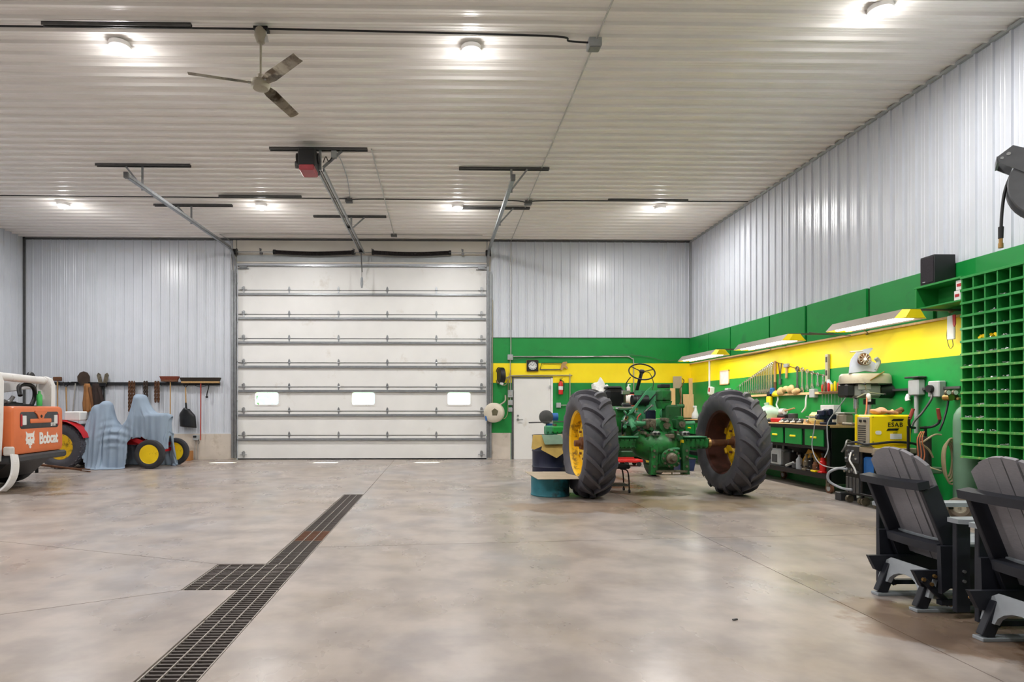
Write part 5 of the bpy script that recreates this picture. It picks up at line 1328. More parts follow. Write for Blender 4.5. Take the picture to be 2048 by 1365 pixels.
tag(MB().tube(smoothpath([(1.9, YW - .03, bw(1018, 719).z), (2.6, YW - .03, bw(1018, 714).z), (3.4, YW - .03, bw(1018, 716).z), (4.6, YW - .03, bw(1018, 710).z), (5.3, YW - .03, bw(1018, 713).z), (5.8, YW - .03, bw(1018, 722).z), (6.3, YW - .03, bw(1018, 717).z)], 6), .006, 6).build('wall_cable', STRUT), 'loose dark cable sagging along the upper green band', 'cable')
tag(MB().tube(smoothpath([(1.62, YW - .04, bw(1018, 765).z), (1.72, YW - .03, bw(1018, 756).z), (1.95, YW - .02, bw(1018, 751.5).z), (3.28, YW - .02, bw(1018, 751).z), (3.33, YW - .02, bw(1018, 751).z), (3.335, YW - .02, bw(1018, 753).z), (3.335, YW - .02, bw(1018, 812).z)], 5), .013, 8).build('air_pipe', CREAM), 'pale pipe above the white door turning down beside it', 'pipe')
tag(MB().tube([(bw(985, 700).x, YW - .03, bw(985, 600).z), (bw(985, 700).x, YW - .03, bw(985, 806).z)], .012, 8).build('thin_pipe', CREAM), 'thin pale pipe beside the door track above the hose reel', 'pipe')
t = thing('wall_outlet', 'grey outlet box with a short conduit right of the white door', 'outlet', (bw(1117, 811).x, YB - .06, bw(1117, 811).z))
MB().box((0, 0, 0), (.12, .07, .13), None, .008).build('box', GREYBOX, t); MB().cyl((.06, 0, 0), (.28, 0, 0), .012, n=8).build('conduit', CONDUIT, t)
# tan retractable reel
p = on_y(984, 826, YB - .30)
t = thing('retractable_reel', 'round tan retractable hose reel beside the overhead door', 'hose reel', (p.x + .06, YB - .26, p.z))
MB().lathe([(-.13, .10), (-.12, .20), (-.08, .25), (.08, .25), (.12, .20), (.13, .10)], (0, 0, 0), (.35, 1, 0), 30).build('case', TAN, t)
MB().prism([(0, .09), (.09, .03), (.06, -.09), (-.06, -.09), (-.08, .03)], .01, (.0, -.135, .02), Rm(PI / 2, 0, -.33)).build('badge', mat('reel_badge', (90, 84, 60), .5), t)
MB().span((-.18, -.06, .04), (-.12, .06, .14), .01).build('outlet_guide', BLACK, t); MB().span((.0, .1, -.08), (.2, .2, .08), .01).build('wall_bracket', GREYBOX, t)
MB().tube(smoothpath([(.15, .1, .2), (.24, .15, .25), (.30, .17, .32), (.30, .19, .45)]), .02, 8).build('supply_elbow', CREAM, t)
MB().tube(smoothpath([(.17, .08, -.12), (.28, .15, -.15), (.36, .18, .0), (.37, .2, .35), (.38, .2, .9)]), .009, 6).build('supply_hose', HOSE, t)
MB().cyl((-.22, -.04, -.08), (-.20, -.04, -.2), .022, n=10).build('hose_end', BLUE, t)
# black cord reel
p = bw(1001.5, 752, .16)
t = thing('cord_reel', 'black cord reel hanging on the yellow band by the door track', 'cord reel', (p.x, YB - .16, p.z))
ax = (1, .25, 0)
MB().lathe([(-.05, .06), (-.05, .20), (-.06, .21), (.06, .21), (.05, .20), (.05, .06)], (0, 0, 0), ax, 28).build('cord_drum', BLACK, t)
for k in range(4): MB().torus((-.045 + .03 * k, -.011 + .007 * k, 0), .19, .014, ax, 28, 6).build('cord_turn', HOSE, t)
MB().torus((-.06, -.02, 0), .205, .012, ax, 28, 6).build('rim', BLACKM, t); MB().span((.02, .05, -.05), (.1, .12, .05)).build('bracket', BRASS, t)
MB().tube(smoothpath([(-.0, -.06, -.18), (.06, -.06, -.24), (.15, 0, -.2), (.24, .06, .05), (.26, .1, .15)]), .010, 6).build('cord_tail', HOSE, t)
MB().cyl((-.03, -.1, -.19), (.05, -.1, -.22), .035, n=12).build('plug', PAPER, t)
# clock, saw, extinguisher
p = bw(1065, 732)
t = thing('wall_clock', 'square dark clock with a round pale face on the yellow band', 'clock', (p.x, YB - .05, p.z))
MB().box((0, 0, 0), (.29, .05, .28), None, .012).build('frame', BLACK, t); MB().box((0, .005, 0), (.305, .035, .295), None, .01).build('back_frame', BRASS, t)
f_ = MB().cyl((0, -.027, 0), (0, -.03, 0), .105, n=28).build('face', PAPER, t)
for k in range(12):
    a = 2 * PI * k / 12; MB().box((.082 * math.sin(a), -.032, .082 * math.cos(a)), (.012, .004, .03), Rm(0, a, 0)).build('hour_mark', BLACK, f_)
MB().bar((0, -.034, 0), (.045, -.034, .05), .003, .01).build('hour_hand', BLACK, f_); MB().bar((0, -.034, 0), (-.06, -.034, .04), .003, .008).build('minute_hand', BLACK, f_)
p = bw(1108, 733)
t = thing('bow_saw', 'bow saw with a wooden handle hung on the yellow band', 'saw', (p.x, YB - .05, p.z))
MB().bar((-.36, 0, -.085), (.22, 0, -.08), .004, .03).build('blade', STRUT, t)
MB().tube([(-.36, 0, -.085), (-.31, 0, .08), (.24, 0, .08)], .009, 6).build('frame', BLACKM, t)
MB().prism([(.16, -.09), (.20, .07), (.24, .11), (.33, .12), (.34, .08), (.30, .03), (.36, -.04), (.34, -.07), (.25, -.03), (.22, -.10)], .025, (0, -.005, 0), FACE_S).build('handle', WOOD, t)
p = bw(1121, 774)
t = thing('fire_extinguisher', 'red fire extinguisher on the wall right of the white door', 'extinguisher', (p.x, YB - .09, p.z - .2))
MB().lathe([(0, .05), (.01, .058), (.28, .058), (.33, .035), (.34, .02)], n=20).build('cylinder', REDB, t)
MB().lathe([(.12, .0592), (.21, .0592)], n=20, cap=False).build('label_band', PAPER, t)
MB().span((-.025, -.02, .34), (.025, .02, .385), .005).bar((-.03, 0, .39), (.05, 0, .42), .02, .012).build('valve', BLACK, t)
MB().tube(smoothpath([(.03, 0, .36), (.08, -.01, .30), (.07, -.02, .15), (.062, -.02, .08)]), .010, 6).build('hose', BLACK, t); MB().span((-.03, .05, .1), (.03, .085, .2)).build('wall_hook', STRUT, t)
# ---- bench along the back wall
BZ = 1.05
bb_ = thing('back_workbench', 'green drawer bench with a pale top along the back wall', 'workbench', (5.0, YB - .38, 0))
MB().span((-1.25, -.33, BZ - .045), (.93, .33, BZ), .005).build('bench_top', PLY, bb_)
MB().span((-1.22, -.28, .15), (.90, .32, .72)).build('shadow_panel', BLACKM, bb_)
dm = MB().span((-.24, -.022, -.12), (.24, .0, .12), .005).mesh('drawer', GREEN); hm_ = MB().span((-.05, -.035, -.014), (.05, -.02, .014), .006).mesh('drawer_handle', YELLOW)
for k in range(4):
    d_ = put('drawer', dm, bb_, (-.95 + .52 * k, -.30, .87)); put('drawer_handle', hm_, d_)
MB().span((-1.22, -.30, .73), (.90, .32, 1.0)).build('drawer_case', BLACKM, bb_)
for sx in (-1.17, .86):
    for sy in (-.25, .27): MB().span((sx - .04, sy - .04, 0), (sx + .04, sy + .04, .16)).build('leg', BLACKM, bb_)
# things on it
def at_bench(px, y=YB - .3): return on_y(px, 800, y).x
t = thing('red_tool_chest', 'worn red tool chest on the back bench behind the steering wheel', 'tool chest', (at_bench(1246), YB - .30, BZ))
MB().span((-.36, -.16, 0), (.36, .18, .66), .012).build('chest', REDBOX, t)
for z in (.1, .24, .38):
    d_ = MB().span((-.33, -.175, z - .055), (.33, -.155, z + .055), .004).build('drawer', REDBOX, t); MB().span((-.2, -.19, z + .02), (.2, -.175, z + .035)).build('pull', CHROME, d_)
MB().span((-.35, -.17, .5), (.35, -.15, .655), .004).build('lid_front', REDBOX, t)
MB().span((-.2, -.18, .57), (-.05, -.168, .64), .002).build('sticker', PAPER, t)
MB().ball((.13, -.22, .50), (.21, .05, .10), 14, 8).build('hanging_rag', PAPER, t)
t = thing('pump_bottle', 'white pump bottle on top of the red tool chest', 'bottle', (at_bench(1256), YB - .32, BZ + .66)); MB().lathe([(0, .05), (.12, .05), (.16, .02), (.2, .015)], n=14).build('bottle', PAPER, t); MB().bar((-.01, 0, .2), (.06, 0, .21), .02, .02).build('pump', PAPER, t)
t = thing('folded_papers', 'stack of dark papers on top of the red tool chest', 'papers', (at_bench(1229), YB - .32, BZ + .66)); MB().box((0, 0, .015), (.22, .18, .03)).build('lower_stack', CARD, t); MB().box((.01, 0, .045), (.2, .16, .03), Rm(0, 0, .1)).build('upper_stack', STRUT, t)
t = thing('white_rag_bag', 'crumpled white bag bulging above the left tractor tire', 'bag', (at_bench(1198), YB - .34, BZ + .03))
rn = random.Random(4)
mb = MB().ball((0, 0, .50), (.22, .17, .50), 22, 16)
mb.v = [(x * (1 + .22 * math.sin(11 * z + 9 * x) + .1 * math.sin(31 * z)), y_ * (1 + .25 * math.sin(17 * x + 13 * z)), max(0, z * .97 + .045 * math.sin(19 * x + 11 * y_) + .02 * math.sin(37 * x))) for x, y_, z in mb.v]
mb.build('bag', PAPER, t, smooth=0); MB().tube(smoothpath([(.12, -.14, .8), (.2, -.2, .66), (.2, -.2, .5)]), .05, 8).build('loose_end', PAPER, t)
# boards and cartons leaning in the corner
def lean(name, px0, px1, py0, py1, y, m, label, th=.03, tilt=.06, cat='board'):
    a = on_y(px0, py1, y); b_ = on_y(px1, py0, y - .0); h_ = b_.z - a.z
    o = MB().box((0, 0, h_ / 2), (b_.x - a.x, th, h_), None, .004).build(name, m, None, ((a.x + b_.x) / 2, y, a.z)); o.rotation_euler = (-tilt, 0, 0)
    return tag(o, label, cat)
lean('pine_plank', 1379, 1386, 757, 836, YB - .16, PLY, 'tall narrow pine plank standing in the back corner', .04, .04)
lean('wide_board', 1367, 1393, 789, 836, YB - .22, PLY, 'wide pale wooden board standing on the back bench', .025, .05)
lean('printed_carton', 1347, 1364, 753, 836, YB - .14, CARD, 'flat brown carton with pale print leaning on the yellow band', .02, .03, 'cardboard')
lean('green_board', 1350, 1362, 777, 836, YB - .2, TGREEND, 'dark green board leaning in front of the brown carton', .02, .03)
lean('short_pine_board', 1341, 1351, 777, 836, YB - .24, PLY, 'short pine board left of the dark green board', .025, .03)
t = thing('hooked_rod', 'thin bent rod leaning on the boards in the back corner', 'rod', (on_y(1358, 836, YB - .30).x, YB - .30, BZ)); MB().tube(smoothpath([(-.02, 0, 0), (.05, .02, .5), (.03, .02, .72), (.10, .03, .86), (.14, .03, .96), (.09, .03, 1.02)]), .011, 6).build('rod', BROWN, t); MB().cyl((-.02, 0, 0), (.04, .016, .4), .024, n=8).build('wooden_grip', BROWN, t)
t = thing('white_jug', 'white spray bottle on the back bench in the corner', 'bottle', (on_y(1390, 830, YB - .36).x, YB - .40, BZ)); MB().lathe([(0, .09), (.02, .1), (.12, .09), (.2, .04), (.28, .03)], n=14).build('bottle', PAPER, t); MB().box((-.02, 0, .3), (.1, .03, .05), None, .01).build('sprayer', PAPER, t)
# ================================================================ right workbench
BX, BY0, BY1 = 5.95, 9.06, 14.55
wb_ = thing('right_workbench', 'long green drawer workbench on casters along the right wall', 'workbench', (BX, BY0, 0))
LW = BY1 - BY0; DW = XR - BX - .03
MB().span((-.03, 0, BZ - .045), (DW, LW, BZ), .005).build('bench_top', PLY, wb_)
MB().span((-.035, -.004, BZ - .075), (-.0, LW, BZ - .012)).build('edge_band', BLACKM, wb_)
dm = MB().span((-.022, -.235, -.135), (.0, .235, .135), .005).mesh('drawer', GREEN); hm_ = MB().span((-.036, -.08, -.016), (-.02, .08, .016), .008).mesh('drawer_handle', YELLOW)
ys_ = [.36, .92, 1.46, 1.98, 2.5, 3.02, 3.54, 4.06, 4.58, 5.1]
for k, yy in enumerate(ys_):
    d_ = put('drawer', dm, wb_, (.0, yy, .845)); put('drawer_handle', hm_, d_)
MB().span((.0, .03, .69), (DW, LW, 1.0)).build('drawer_case', BLACKM, wb_)
MB().span((-.01, 0, .66), (DW, LW, .70)).build('lower_rail', BLACKM, wb_)
MB().span((0, 0, .26), (DW, LW, .29), .004).build('lower_shelf', STRUT, wb_)
MB().span((-.005, 0, .21), (.03, LW, .29)).build('shelf_lip', BLACKM, wb_)
MB().span((DW - .03, 0, .29), (DW, LW, .68)).build('back_panel', BLACKM, wb_)
for yy in (.03, 2.0, 3.6, LW - .06):
    for xx in (.0, DW - .07): MB().span((xx, yy - .03, .16), (xx + .07, yy + .04, .70)).build('leg', BLACKM, wb_)
for yy in (.06, 2.0, 3.6, LW - .1):
    for xx in (.04, DW - .06):
        c_ = MB().cyl((xx - .02, yy, .075), (xx + .02, yy, .075), .075, n=18).build('caster', RUSTB, wb_); MB().cyl((xx - .024, yy, .075), (xx + .024, yy, .075), .045, n=14).build('caster_hub', GREYBOX, c_)
        MB().span((xx - .03, yy - .03, .10), (xx + .03, yy + .05, .2)).build('caster_fork', GREASE, c_)
MB().span((0.02, -.012, .15), (DW, .0, 1.0)).build('end_panel', BLACKM, wb_)
# raceway along the wall above the bench
rc = thing('wall_raceway', 'pale wooden ledge with sockets along the green wall', 'ledge', (XR - .05, 8.2, 1.565))
MB().span((-.03, .7, -.02), (.03, 5.9, .02), .003).build('ledge', PLY, rc); MB().span((-.02, -.9, -.015), (.03, .68, .015)).build('socket_strip', STRUT, rc)
bxm = MB().box((0, 0, 0), (.09, .14, .15), None, .008).mesh('socket_box', GREYBOX)
for yy, zz in ((2.02, .0), (4.9, -.03), (5.1, .12)): put('socket_box', bxm, rc, (-.0, yy, zz))
def rwall(px, py, off=.05): return on_x(px, py, XR - off)
# picture frame
p = rwall(1447.5, 755.5)
t = thing('picture_frame', 'small picture with a pale wooden frame on the right wall', 'picture', (XR - .035, p.y, p.z))
MB().span((-.012, -.25, -.14), (.012, .25, .14), .003).build('frame', PLY, t) if False else None
hh = abs(rwall(1447, 741).z - rwall(1447, 770).z) / 2; ww = abs(rwall(1438, 755).y - rwall(1456, 755).y) / 2
for (a, b_) in (((-.012, -ww, -hh), (.012, -ww + .025, hh)), ((-.012, ww - .025, -hh), (.012, ww, hh)), ((-.012, -ww, -hh), (.012, ww, -hh + .025)), ((-.012, -ww, hh - .025), (.012, ww, hh))): MB().span(a, b_, .003).build('frame_side', PLY, t)
MB().span((-.004, -ww + .01, -hh + .01), (.012, ww - .01, hh - .01)).build('print', mat('pale_print', (214, 208, 204), .6, 0, .12, 9.0), t)
tag(MB().tube([(XR - .04, rwall(1418, 740).y, Z2 - .03), (XR - .04, rwall(1418, 740).y, 1.62)], .022, 8).build('electrical_conduit', PAPER), 'white conduit down the right wall near the back corner', 'conduit')
t = thing('small_box', 'red and white box on the ledge near the back corner', 'box', (XR - .06, rwall(1423, 780).y, 1.66)); MB().box((0, 0, .07), (.09, .16, .17), Rm(.2, 0, 0), .004).build('carton', PAPER, t); MB().box((-.047, 0, .09), (.004, .08, .1), Rm(.2, 0, 0)).build('red_print', RED, t)
# ---- wrenches on two slanted strings
g1 = [(1473, 776), (1549, 724.5)]; g2 = [(1549, 724.5), (1568, 729), (1600, 740), (1650, 752)]
def wx(px, py): return rwall(px, py, .045)
tag(MB().tube([wx(1473, 776), wx(1549, 724.5)], .006, 6).build('tool_wire', STRUT), 'slanted wire holding the rising row of wrenches', 'wire')
tag(MB().tube([wx(*q) for q in g2], .007, 6).build('tool_wire', BROWN), 'dark wire sloping down from the hammer handle to the level', 'wire')
def spanner(p, L_, label, m=CHROME, group='wrenches on the slanted wire', big=1.0, kind='wrench'):
    t = thing(kind, label, 'wrench', p, 0, group); w = .012 * big
    MB().span((-.012, -w, -L_ + .03), (.0, w, -.02), .002).build('shank', m, t)
    MB().torus((-.006, 0, 0), .022 * big, .008 * big, (1, 0, 0), 14, 6).build('ring_end', m, t)
    MB().prism([(-.03 * big, -.02 * big), (-.012 * big, -.05 * big), (-.008 * big, -.015 * big), (.008 * big, -.015 * big), (.012 * big, -.05 * big), (.03 * big, -.02 * big), (.02 * big, .025 * big), (-.02 * big, .025 * big)], .012, (-.006, 0, -L_), FACE_W).build('open_end', m, t)
    return t
n = 18
for k in range(n):
    u = (k + .5) / n; px = 1477 + (1546 - 1477) * u ** .85; py = 773 + (727.5 - 773) * ((px - 1477) / 69.0)
    p = wx(px, py); pb_ = wx(px, 784 - 3 * ((px - 1477) / 69.0)); L_ = p.z - pb_.z
    spanner(p, max(.12, L_), 'chrome wrench on the rising wire, %s from the left' % ('first' if k == 0 else ordn[k]), big=.8 + .7 * k / n)
hm = thing('sledge_hammer', 'thick wooden hammer handle at the top of the wrench row', 'hammer', wx(1550, 722))
MB().bar((0, 0, 0), (0, .0, -.42), .05, .035, .01).build('handle', WOOD, hm); MB().bar((0, 0, -.40), (0, 0, -.58), .055, .04, .012).build('grip', RUSTB, hm); MB().box((0, 0, -.62), (.06, .12, .07), None, .01).build('head', BLUE, hm)
def hungtool(px, py, py2, name, label, build):
    p = wx(px, py); L_ = p.z - wx(px, py2).z
    t = thing(name, label, 'tool', p, 0, 'tools on the descending wire'); build(t, L_); return t
def pliers(t, L_):
    for s_ in (-1, 1): MB().tube(smoothpath([(0, 0, -L_ * .75), (0, s_ * .02, -L_ * .4), (0, s_ * .05, 0)]), .010, 6).build('handle', STRUT if s_ < 0 else RUSTB, t)
    MB().span((-.015, -.03, -L_), (.015, .03, -L_ * .72), .008).build('jaws', STRUT, t)
hungtool(1560, 727, 770, 'pliers', 'dark pliers hanging beside the hammer handle', pliers)
def mallet(t, L_):
    MB().span((-.015, -.02, -L_), (.015, .02, 0), .006).build('handle', WOOD, t); MB().span((-.03, -.06, -.04), (.03, .06, .03), .01).build('head', GREYC, t)
hungtool(1573, 731, 757, 'tack_hammer', 'small hammer with an orange wooden handle on the wire', mallet)
for k, (px, py, py2, m) in enumerate(((1595, 738, 776, STRUT), (1605, 740, 778, CHROME), (1615, 743, 774, CHROME), (1625, 746, 771, CHROME), (1636, 749, 768, STEEL), (1647, 752, 766, STEEL))):
    p = wx(px, py); spanner(p, p.z - wx(px, py2).z, ['dark adjustable wrench at the head of the descending row', 'largest bright adjustable wrench on the descending wire', 'bright adjustable wrench, third on the descending wire', 'bright wrench, fourth on the descending wire', 'short wrench, fifth on the descending wire', 'shortest wrench, next to the level'][k], m, 'wrenches on the descending wire', 1.7 - .15 * k, 'adjustable_wrench')
a, b_ = wx(1655, 709), wx(1651, 783)
t = thing('spirit_level', 'long pale spirit level standing against the green wall', 'level', (XR - .045, a.y, b_.z))
hL = a.z - b_.z
MB().span((-.02, -.035, 0), (.02, .035, hL), .004).build('body', CREAM, t)
for q in (.12, .42, .78): MB().span((-.024, -.02, hL * q), (-.018, .02, hL * q + .09), .002).build('vial_window', BLACK, t)
# things on the ledge
def ledge_item(px, name, label, cat):
    p = rwall(px, 790, .06); return thing(name, label, cat, (XR - .075, p.y, 1.585))
t = ledge_item(1576, 'leather_gloves', 'heap of tan leather gloves on the wall ledge', 'gloves')
for k in range(5):
    mb = MB().ball((-.02, -.30 + .16 * k, .03 + .05 * math.sin(k)), (.05, .11, .055 + .02 * (k % 2)), 12, 8); mb.v = [(x, y_, z + .012 * math.sin(30 * y_ + k)) for x, y_, z in mb.v]; mb.build('glove', mat('tan_glove', (202, 170, 120), .8, 0, .2, 14, .3) if k < 4 else YELLOW, t)
t = ledge_item(1669, 'red_screwdrivers', 'row of red and yellow screwdriver handles in the wall rack', 'screwdrivers')
MB().span((-.07, -.28, -.03), (.03, .28, -.005), .003).build('rack', RUSTB, t)
for k in range(7):
    d_ = MB().lathe([(0, .012), (.01, .018), (.10 + .02 * (k % 3), .018), (.12 + .02 * (k % 3), .01)], (-.03, -.24 + .08 * k, 0), n=8).build('screwdriver_handle', (REDB, REDBOX, YELLOW, RIMC, REDB, RUSTB, REDBOX)[k], t)
    MB().cyl((-.03, -.24 + .08 * k, -.02), (-.03, -.24 + .08 * k, -.2), .004, n=6).build('shaft', CHROME, d_)
t = ledge_item(1659, 'paper_packet', 'pale blue folded packet beside the spirit level', 'packet'); MB().prism([(-.1, 0), (.1, 0), (.09, .12), (0, .2), (-.09, .10)], .03, (0, 0, 0), FACE_W).build('packet', mat('pale_blue', (196, 206, 218), .6), t)
t = ledge_item(1547, 'blue_can', 'small blue can under the hammer handle', 'can'); MB().lathe([(0, .05), (.1, .05), (.12, .03)], n=14).build('can', BLUE, t)
# yellow torch hanging under the ledge
p = rwall(1540, 796, .08); t = thing('yellow_flashlight', 'yellow flashlight with a black cap hanging below the ledge', 'flashlight', (XR - .09, p.y, rwall(1540, 818, .09).z)); MB().lathe([(0, .03), (.03, .035), (.04, .055), (.22, .055), (.24, .045)], n=14).build('barrel', ESY, t); MB().lathe([(.235, .045), (.27, .05), (.32, .04)], n=14).build('cap', BLACK, t); MB().lathe([(-.06, .04), (0, .045)], n=14).build('lens_hood', BLACK, t)
# white cable tails hanging
for (pts, lb) in (([(1555, 793), (1556, 800), (1553, 810), (1557, 819)], 'white ribbon cord hanging below the gloves'), ([(1614, 790), (1612, 800), (1611, 815), (1604, 825)], 'white strap hanging under the ledge, curling at its end')):
    tag(MB().tube(smoothpath([rwall(a_, b2, .07) for a_, b2 in pts]), .014, 6).build('hanging_strap', PAPER), lb, 'strap')
# things on the bench top
def bt(px, x=6.12):
    p = on_x(px, 840, x); return (x, p.y, BZ)
t = thing('power_drill', 'red power tool lying on the workbench', 'power tool', bt(1556, 6.03)); MB().box((0, 0, .05), (.12, .26, .08), Rm(0, 0, .2), .02).build('body', REDB, t); MB().box((0, .2, .04), (.09, .16, .07), Rm(0, 0, .2), .02).build('grip', BLACK, t); MB().cyl((0, -.12, .05), (0, -.22, .05), .03, n=12).build('chuck', STEEL, t)
t = thing('bag_of_rags', 'greenish plastic bag of rags at the back of the workbench', 'bag', bt(1540, 6.28))
mb = MB().ball((0, 0, .15), (.13, .30, .16), 18, 12); mb.v = [(x, y_ + .02 * math.sin(25 * z), max(0, z + .02 * math.sin(19 * y_ + 13 * x))) for x, y_, z in mb.v]; mb.build('bag', mat('pale_green_plastic', (176, 206, 186), .4, 0, .1, 9, .2), t); MB().cyl((0, .1, .28), (0, .12, .36), .03, .05, n=8).build('neck', mat('pale_green_plastic', (176, 206, 186)), t)
for k, (px, lb) in enumerate(((1573, 'first'), (1584, 'second'), (1596, 'third'), (1609, 'fourth'))):
    t = thing('pneumatic_tool', 'black and silver air tool on the bench, %s from the red tool' % lb, 'air tool', bt(px, 6.04), 0, 'air tools on the bench')
    MB().cyl((-.0, -.07, .045), (-.0, .07, .045), .042, n=14).build('motor', BLACK, t); MB().cyl((0, -.12, .045), (0, -.07, .045), .03, .04, n=12).build('nose', CHROME, t); MB().bar((0, .03, .04), (-.10, .06, .02), .035, .03, .01).build('grip', PAPER if k % 2 == 0 else STEEL, t)
t = thing('paint_can', 'small dark can standing on the workbench', 'can', bt(1586, 6.3)); MB().lathe([(0, .075), (.005, .08), (.155, .08), (.16, .075)], n=18).build('can', DARK, t); MB().lathe([(.16, .07), (.168, .07)], n=18).build('lid', STEEL, t)
t = thing('mallet', 'white-headed mallet leaning on the bench clutter', 'mallet', bt(1566, 6.22)); MB().cyl((0, -.06, .2), (0, .06, .2), .055, n=14).build('head', PAPER, t); MB().cyl((0, 0, .2), (.02, -.32, .26), .014).build('handle', WOOD, t); MB().span((-.05, -.1, 0), (.06, .12, .15), .02).build('rest_block', BLACK, t)
t = thing('cream_jug', 'pale yellow plastic jug lying on the workbench', 'jug', bt(1638, 6.08)); MB().box((0, 0, .1), (.2, .30, .19), None, .05).build('body', mat('pale_yellow_plastic', (226, 212, 140), .4, 0, .06, 8), t); MB().cyl((0, .15, .1), (0, .21, .1), .04, n=12).build('neck', PAPER, t); MB().lathe([(0, .07), (.08, .06)], (-.02, .26, .0), n=14).build('roll', PLY, t)
t = thing('white_carton', 'white box standing at the back of the workbench', 'box', bt(1661, 6.36)); MB().box((0, 0, .155), (.12, .34, .31), None, .006).build('carton', mat('off_white_card', (206, 206, 210), .7), t); MB().box((-.062, .02, .2), (.004, .2, .1)).build('label_print', PAPER, t)
vs_ = thing('bench_vise', 'dark blue bench vise at the near end of the workbench', 'vise', (6.02, 9.21, BZ))
vs_.scale = (.82, .82, .82)
MB().span((-.10, -.10, 0), (.10, .10, .05), .01).build('base', mat('vise_blue', (30, 38, 66), .45, .2), vs_); MB().cyl((0, 0, .05), (0, 0, .12), .07, n=16).build('swivel', mat('vise_blue', (30, 38, 66)), vs_)
MB().span((-.22, -.06, .10), (.14, .06, .20), .02).build('slide', mat('vise_blue', (30, 38, 66)), vs_); MB().span((-.04, -.10, .17), (.05, .10, .30), .02).build('fixed_jaw', mat('vise_blue', (30, 38, 66)), vs_); MB().span((-.16, -.10, .17), (-.08, .10, .28), .02).build('moving_jaw', mat('vise_blue', (30, 38, 66)), vs_)
MB().cyl((-.34, 0, .15), (-.2, 0, .15), .018, n=10).cyl((-.33, -.14, .15), (-.33, .14, .15), .010, n=8).build('screw_handle', STEEL, vs_)
tag(MB().tube(smoothpath([(5.88, 9.30, 1.12), (5.86, 9.3, .98), (5.84, 9.32, .70), (5.80, 9.1, .48), (5.78, 8.75, .43), (5.80, 8.4, .5), (5.9, 8.35, .62)]), .008, 8).build('grey_cable', GREYC), 'pale grey cable hanging off the vise in a loop', 'cable')
tag(MB().tube(smoothpath([(6.2, 8.98, 1.55), (6.0, 8.95, 1.3), (5.86, 8.96, 1.1), (5.84, 8.95, .9), (5.84, 8.93, .7), (5.80, 8.95, .56)]), .008, 8).build('grey_cable', GREYC), 'pale grey cable hanging straight down past the bench end', 'cable')
t = thing('cream_box', 'cream plastic box at the near end of the workbench', 'box', (6.25, 9.15, BZ)); MB().box((0, 0, .09), (.16, .2, .17), None, .03).build('tub', CREAM, t); MB().box((0, 0, .185), (.17, .21, .02), None, .005).build('lid', PAPER, t)
# things on the lower shelf
SZ = .29
def sh(y, x=6.1): return (x, y, SZ)
t = thing('grey_case', 'grey plastic pump case with a handle on the lower shelf', 'pump', sh(10.62)); MB().span((-.12, -.15, 0), (.14, .15, .30), .03).build('case', GREYBOX, t); MB().tube([(-.02, -.1, .30), (-.02, -.1, .38), (-.02, .1, .38), (-.02, .1, .30)], .018, 8).build('handle', GREYBOX, t); MB().span((-.13, -.08, .06), (-.115, .08, .2), .004).build('panel', DARK, t)
t = thing('dark_battery', 'black battery block beside the grey case on the shelf', 'battery', sh(10.3)); MB().span((-.1, -.1, 0), (.14, .1, .26), .015).build('block', BLACK, t); MB().cyl((.0, -.04, .26), (.0, -.04, .29), .015, n=8).build('terminal', STEEL, t)
t = thing('spray_bottle', 'clear grey spray bottle on the lower shelf', 'bottle', sh(9.95, 6.02)); MB().lathe([(0, .05), (.16, .05), (.2, .02), (.24, .02)], n=14).build('bottle', GREYC, t); MB().box((-.01, 0, .26), (.07, .03, .05), None, .008).build('sprayer', BLACK, t)
t = thing('yellow_jack', 'yellow trolley jack lying on the lower shelf', 'jack', sh(9.75, 6.2)); MB().prism([(-.28, 0), (.28, 0), (.28, .12), (.05, .3), (-.12, .34), (-.28, .14)], .16, (0, 0, 0), FACE_W).build('frame', mat('jack_yellow', (206, 150, 24), .45, 0, .1, 6, 0, ((90, 60, 20), .2, 9)), t); MB().cyl((-.09, .1, .05), (-.05, .1, .05), .05, n=12).build('wheel', BLACK, t)
for k, (y, lb, m, h_) in enumerate(((9.72, 'brass-coloured bottle jack on the lower shelf', GREASE, .2), (9.60, 'dark bottle jack beside the brass-coloured one', BLACKM, .22), (9.48, 'yellow-footed bottle jack on the lower shelf', RUSTB, .16), (9.30, 'red bottle jack nearest the bench end', REDB, .24), (9.18, 'wide red bottle jack at the bench end leg', mat('jack_crimson', (170, 34, 46), .45), .20))):
    t = thing('bottle_jack', lb, 'bottle jack', sh(y, 6.0 if k != 4 else 6.1), 0, 'bottle jacks on the shelf'); MB().span((-.055, -.055, 0), (.055, .055, .03), .006).build('base', YELLOW if k == 2 else m, t); MB().lathe([(.03, .048), (h_ * .75, .048), (h_ * .8, .035), (h_, .033)], n=16).build('body', m, t); MB().lathe([(h_, .018), (h_ + .05, .018), (h_ + .05, .028), (h_ + .07, .028)], n=12).build('ram', GREASE if k != 3 else BLACK, t); MB().cyl((-.06, 0, .06), (-.10, 0, .09), .012, n=8).build('pump_socket', BLACK, t)
t = thing('angle_tool', 'pale angled tool lying on the lower shelf', 'tool', sh(10.1, 6.0)); MB().bar((-.05, .12, .03), (.0, -.05, .1), .05, .04, .01).build('barrel', STEEL, t); MB().span((-.04, -.12, 0), (.06, -.02, .1), .015).build('base', DARK, t)
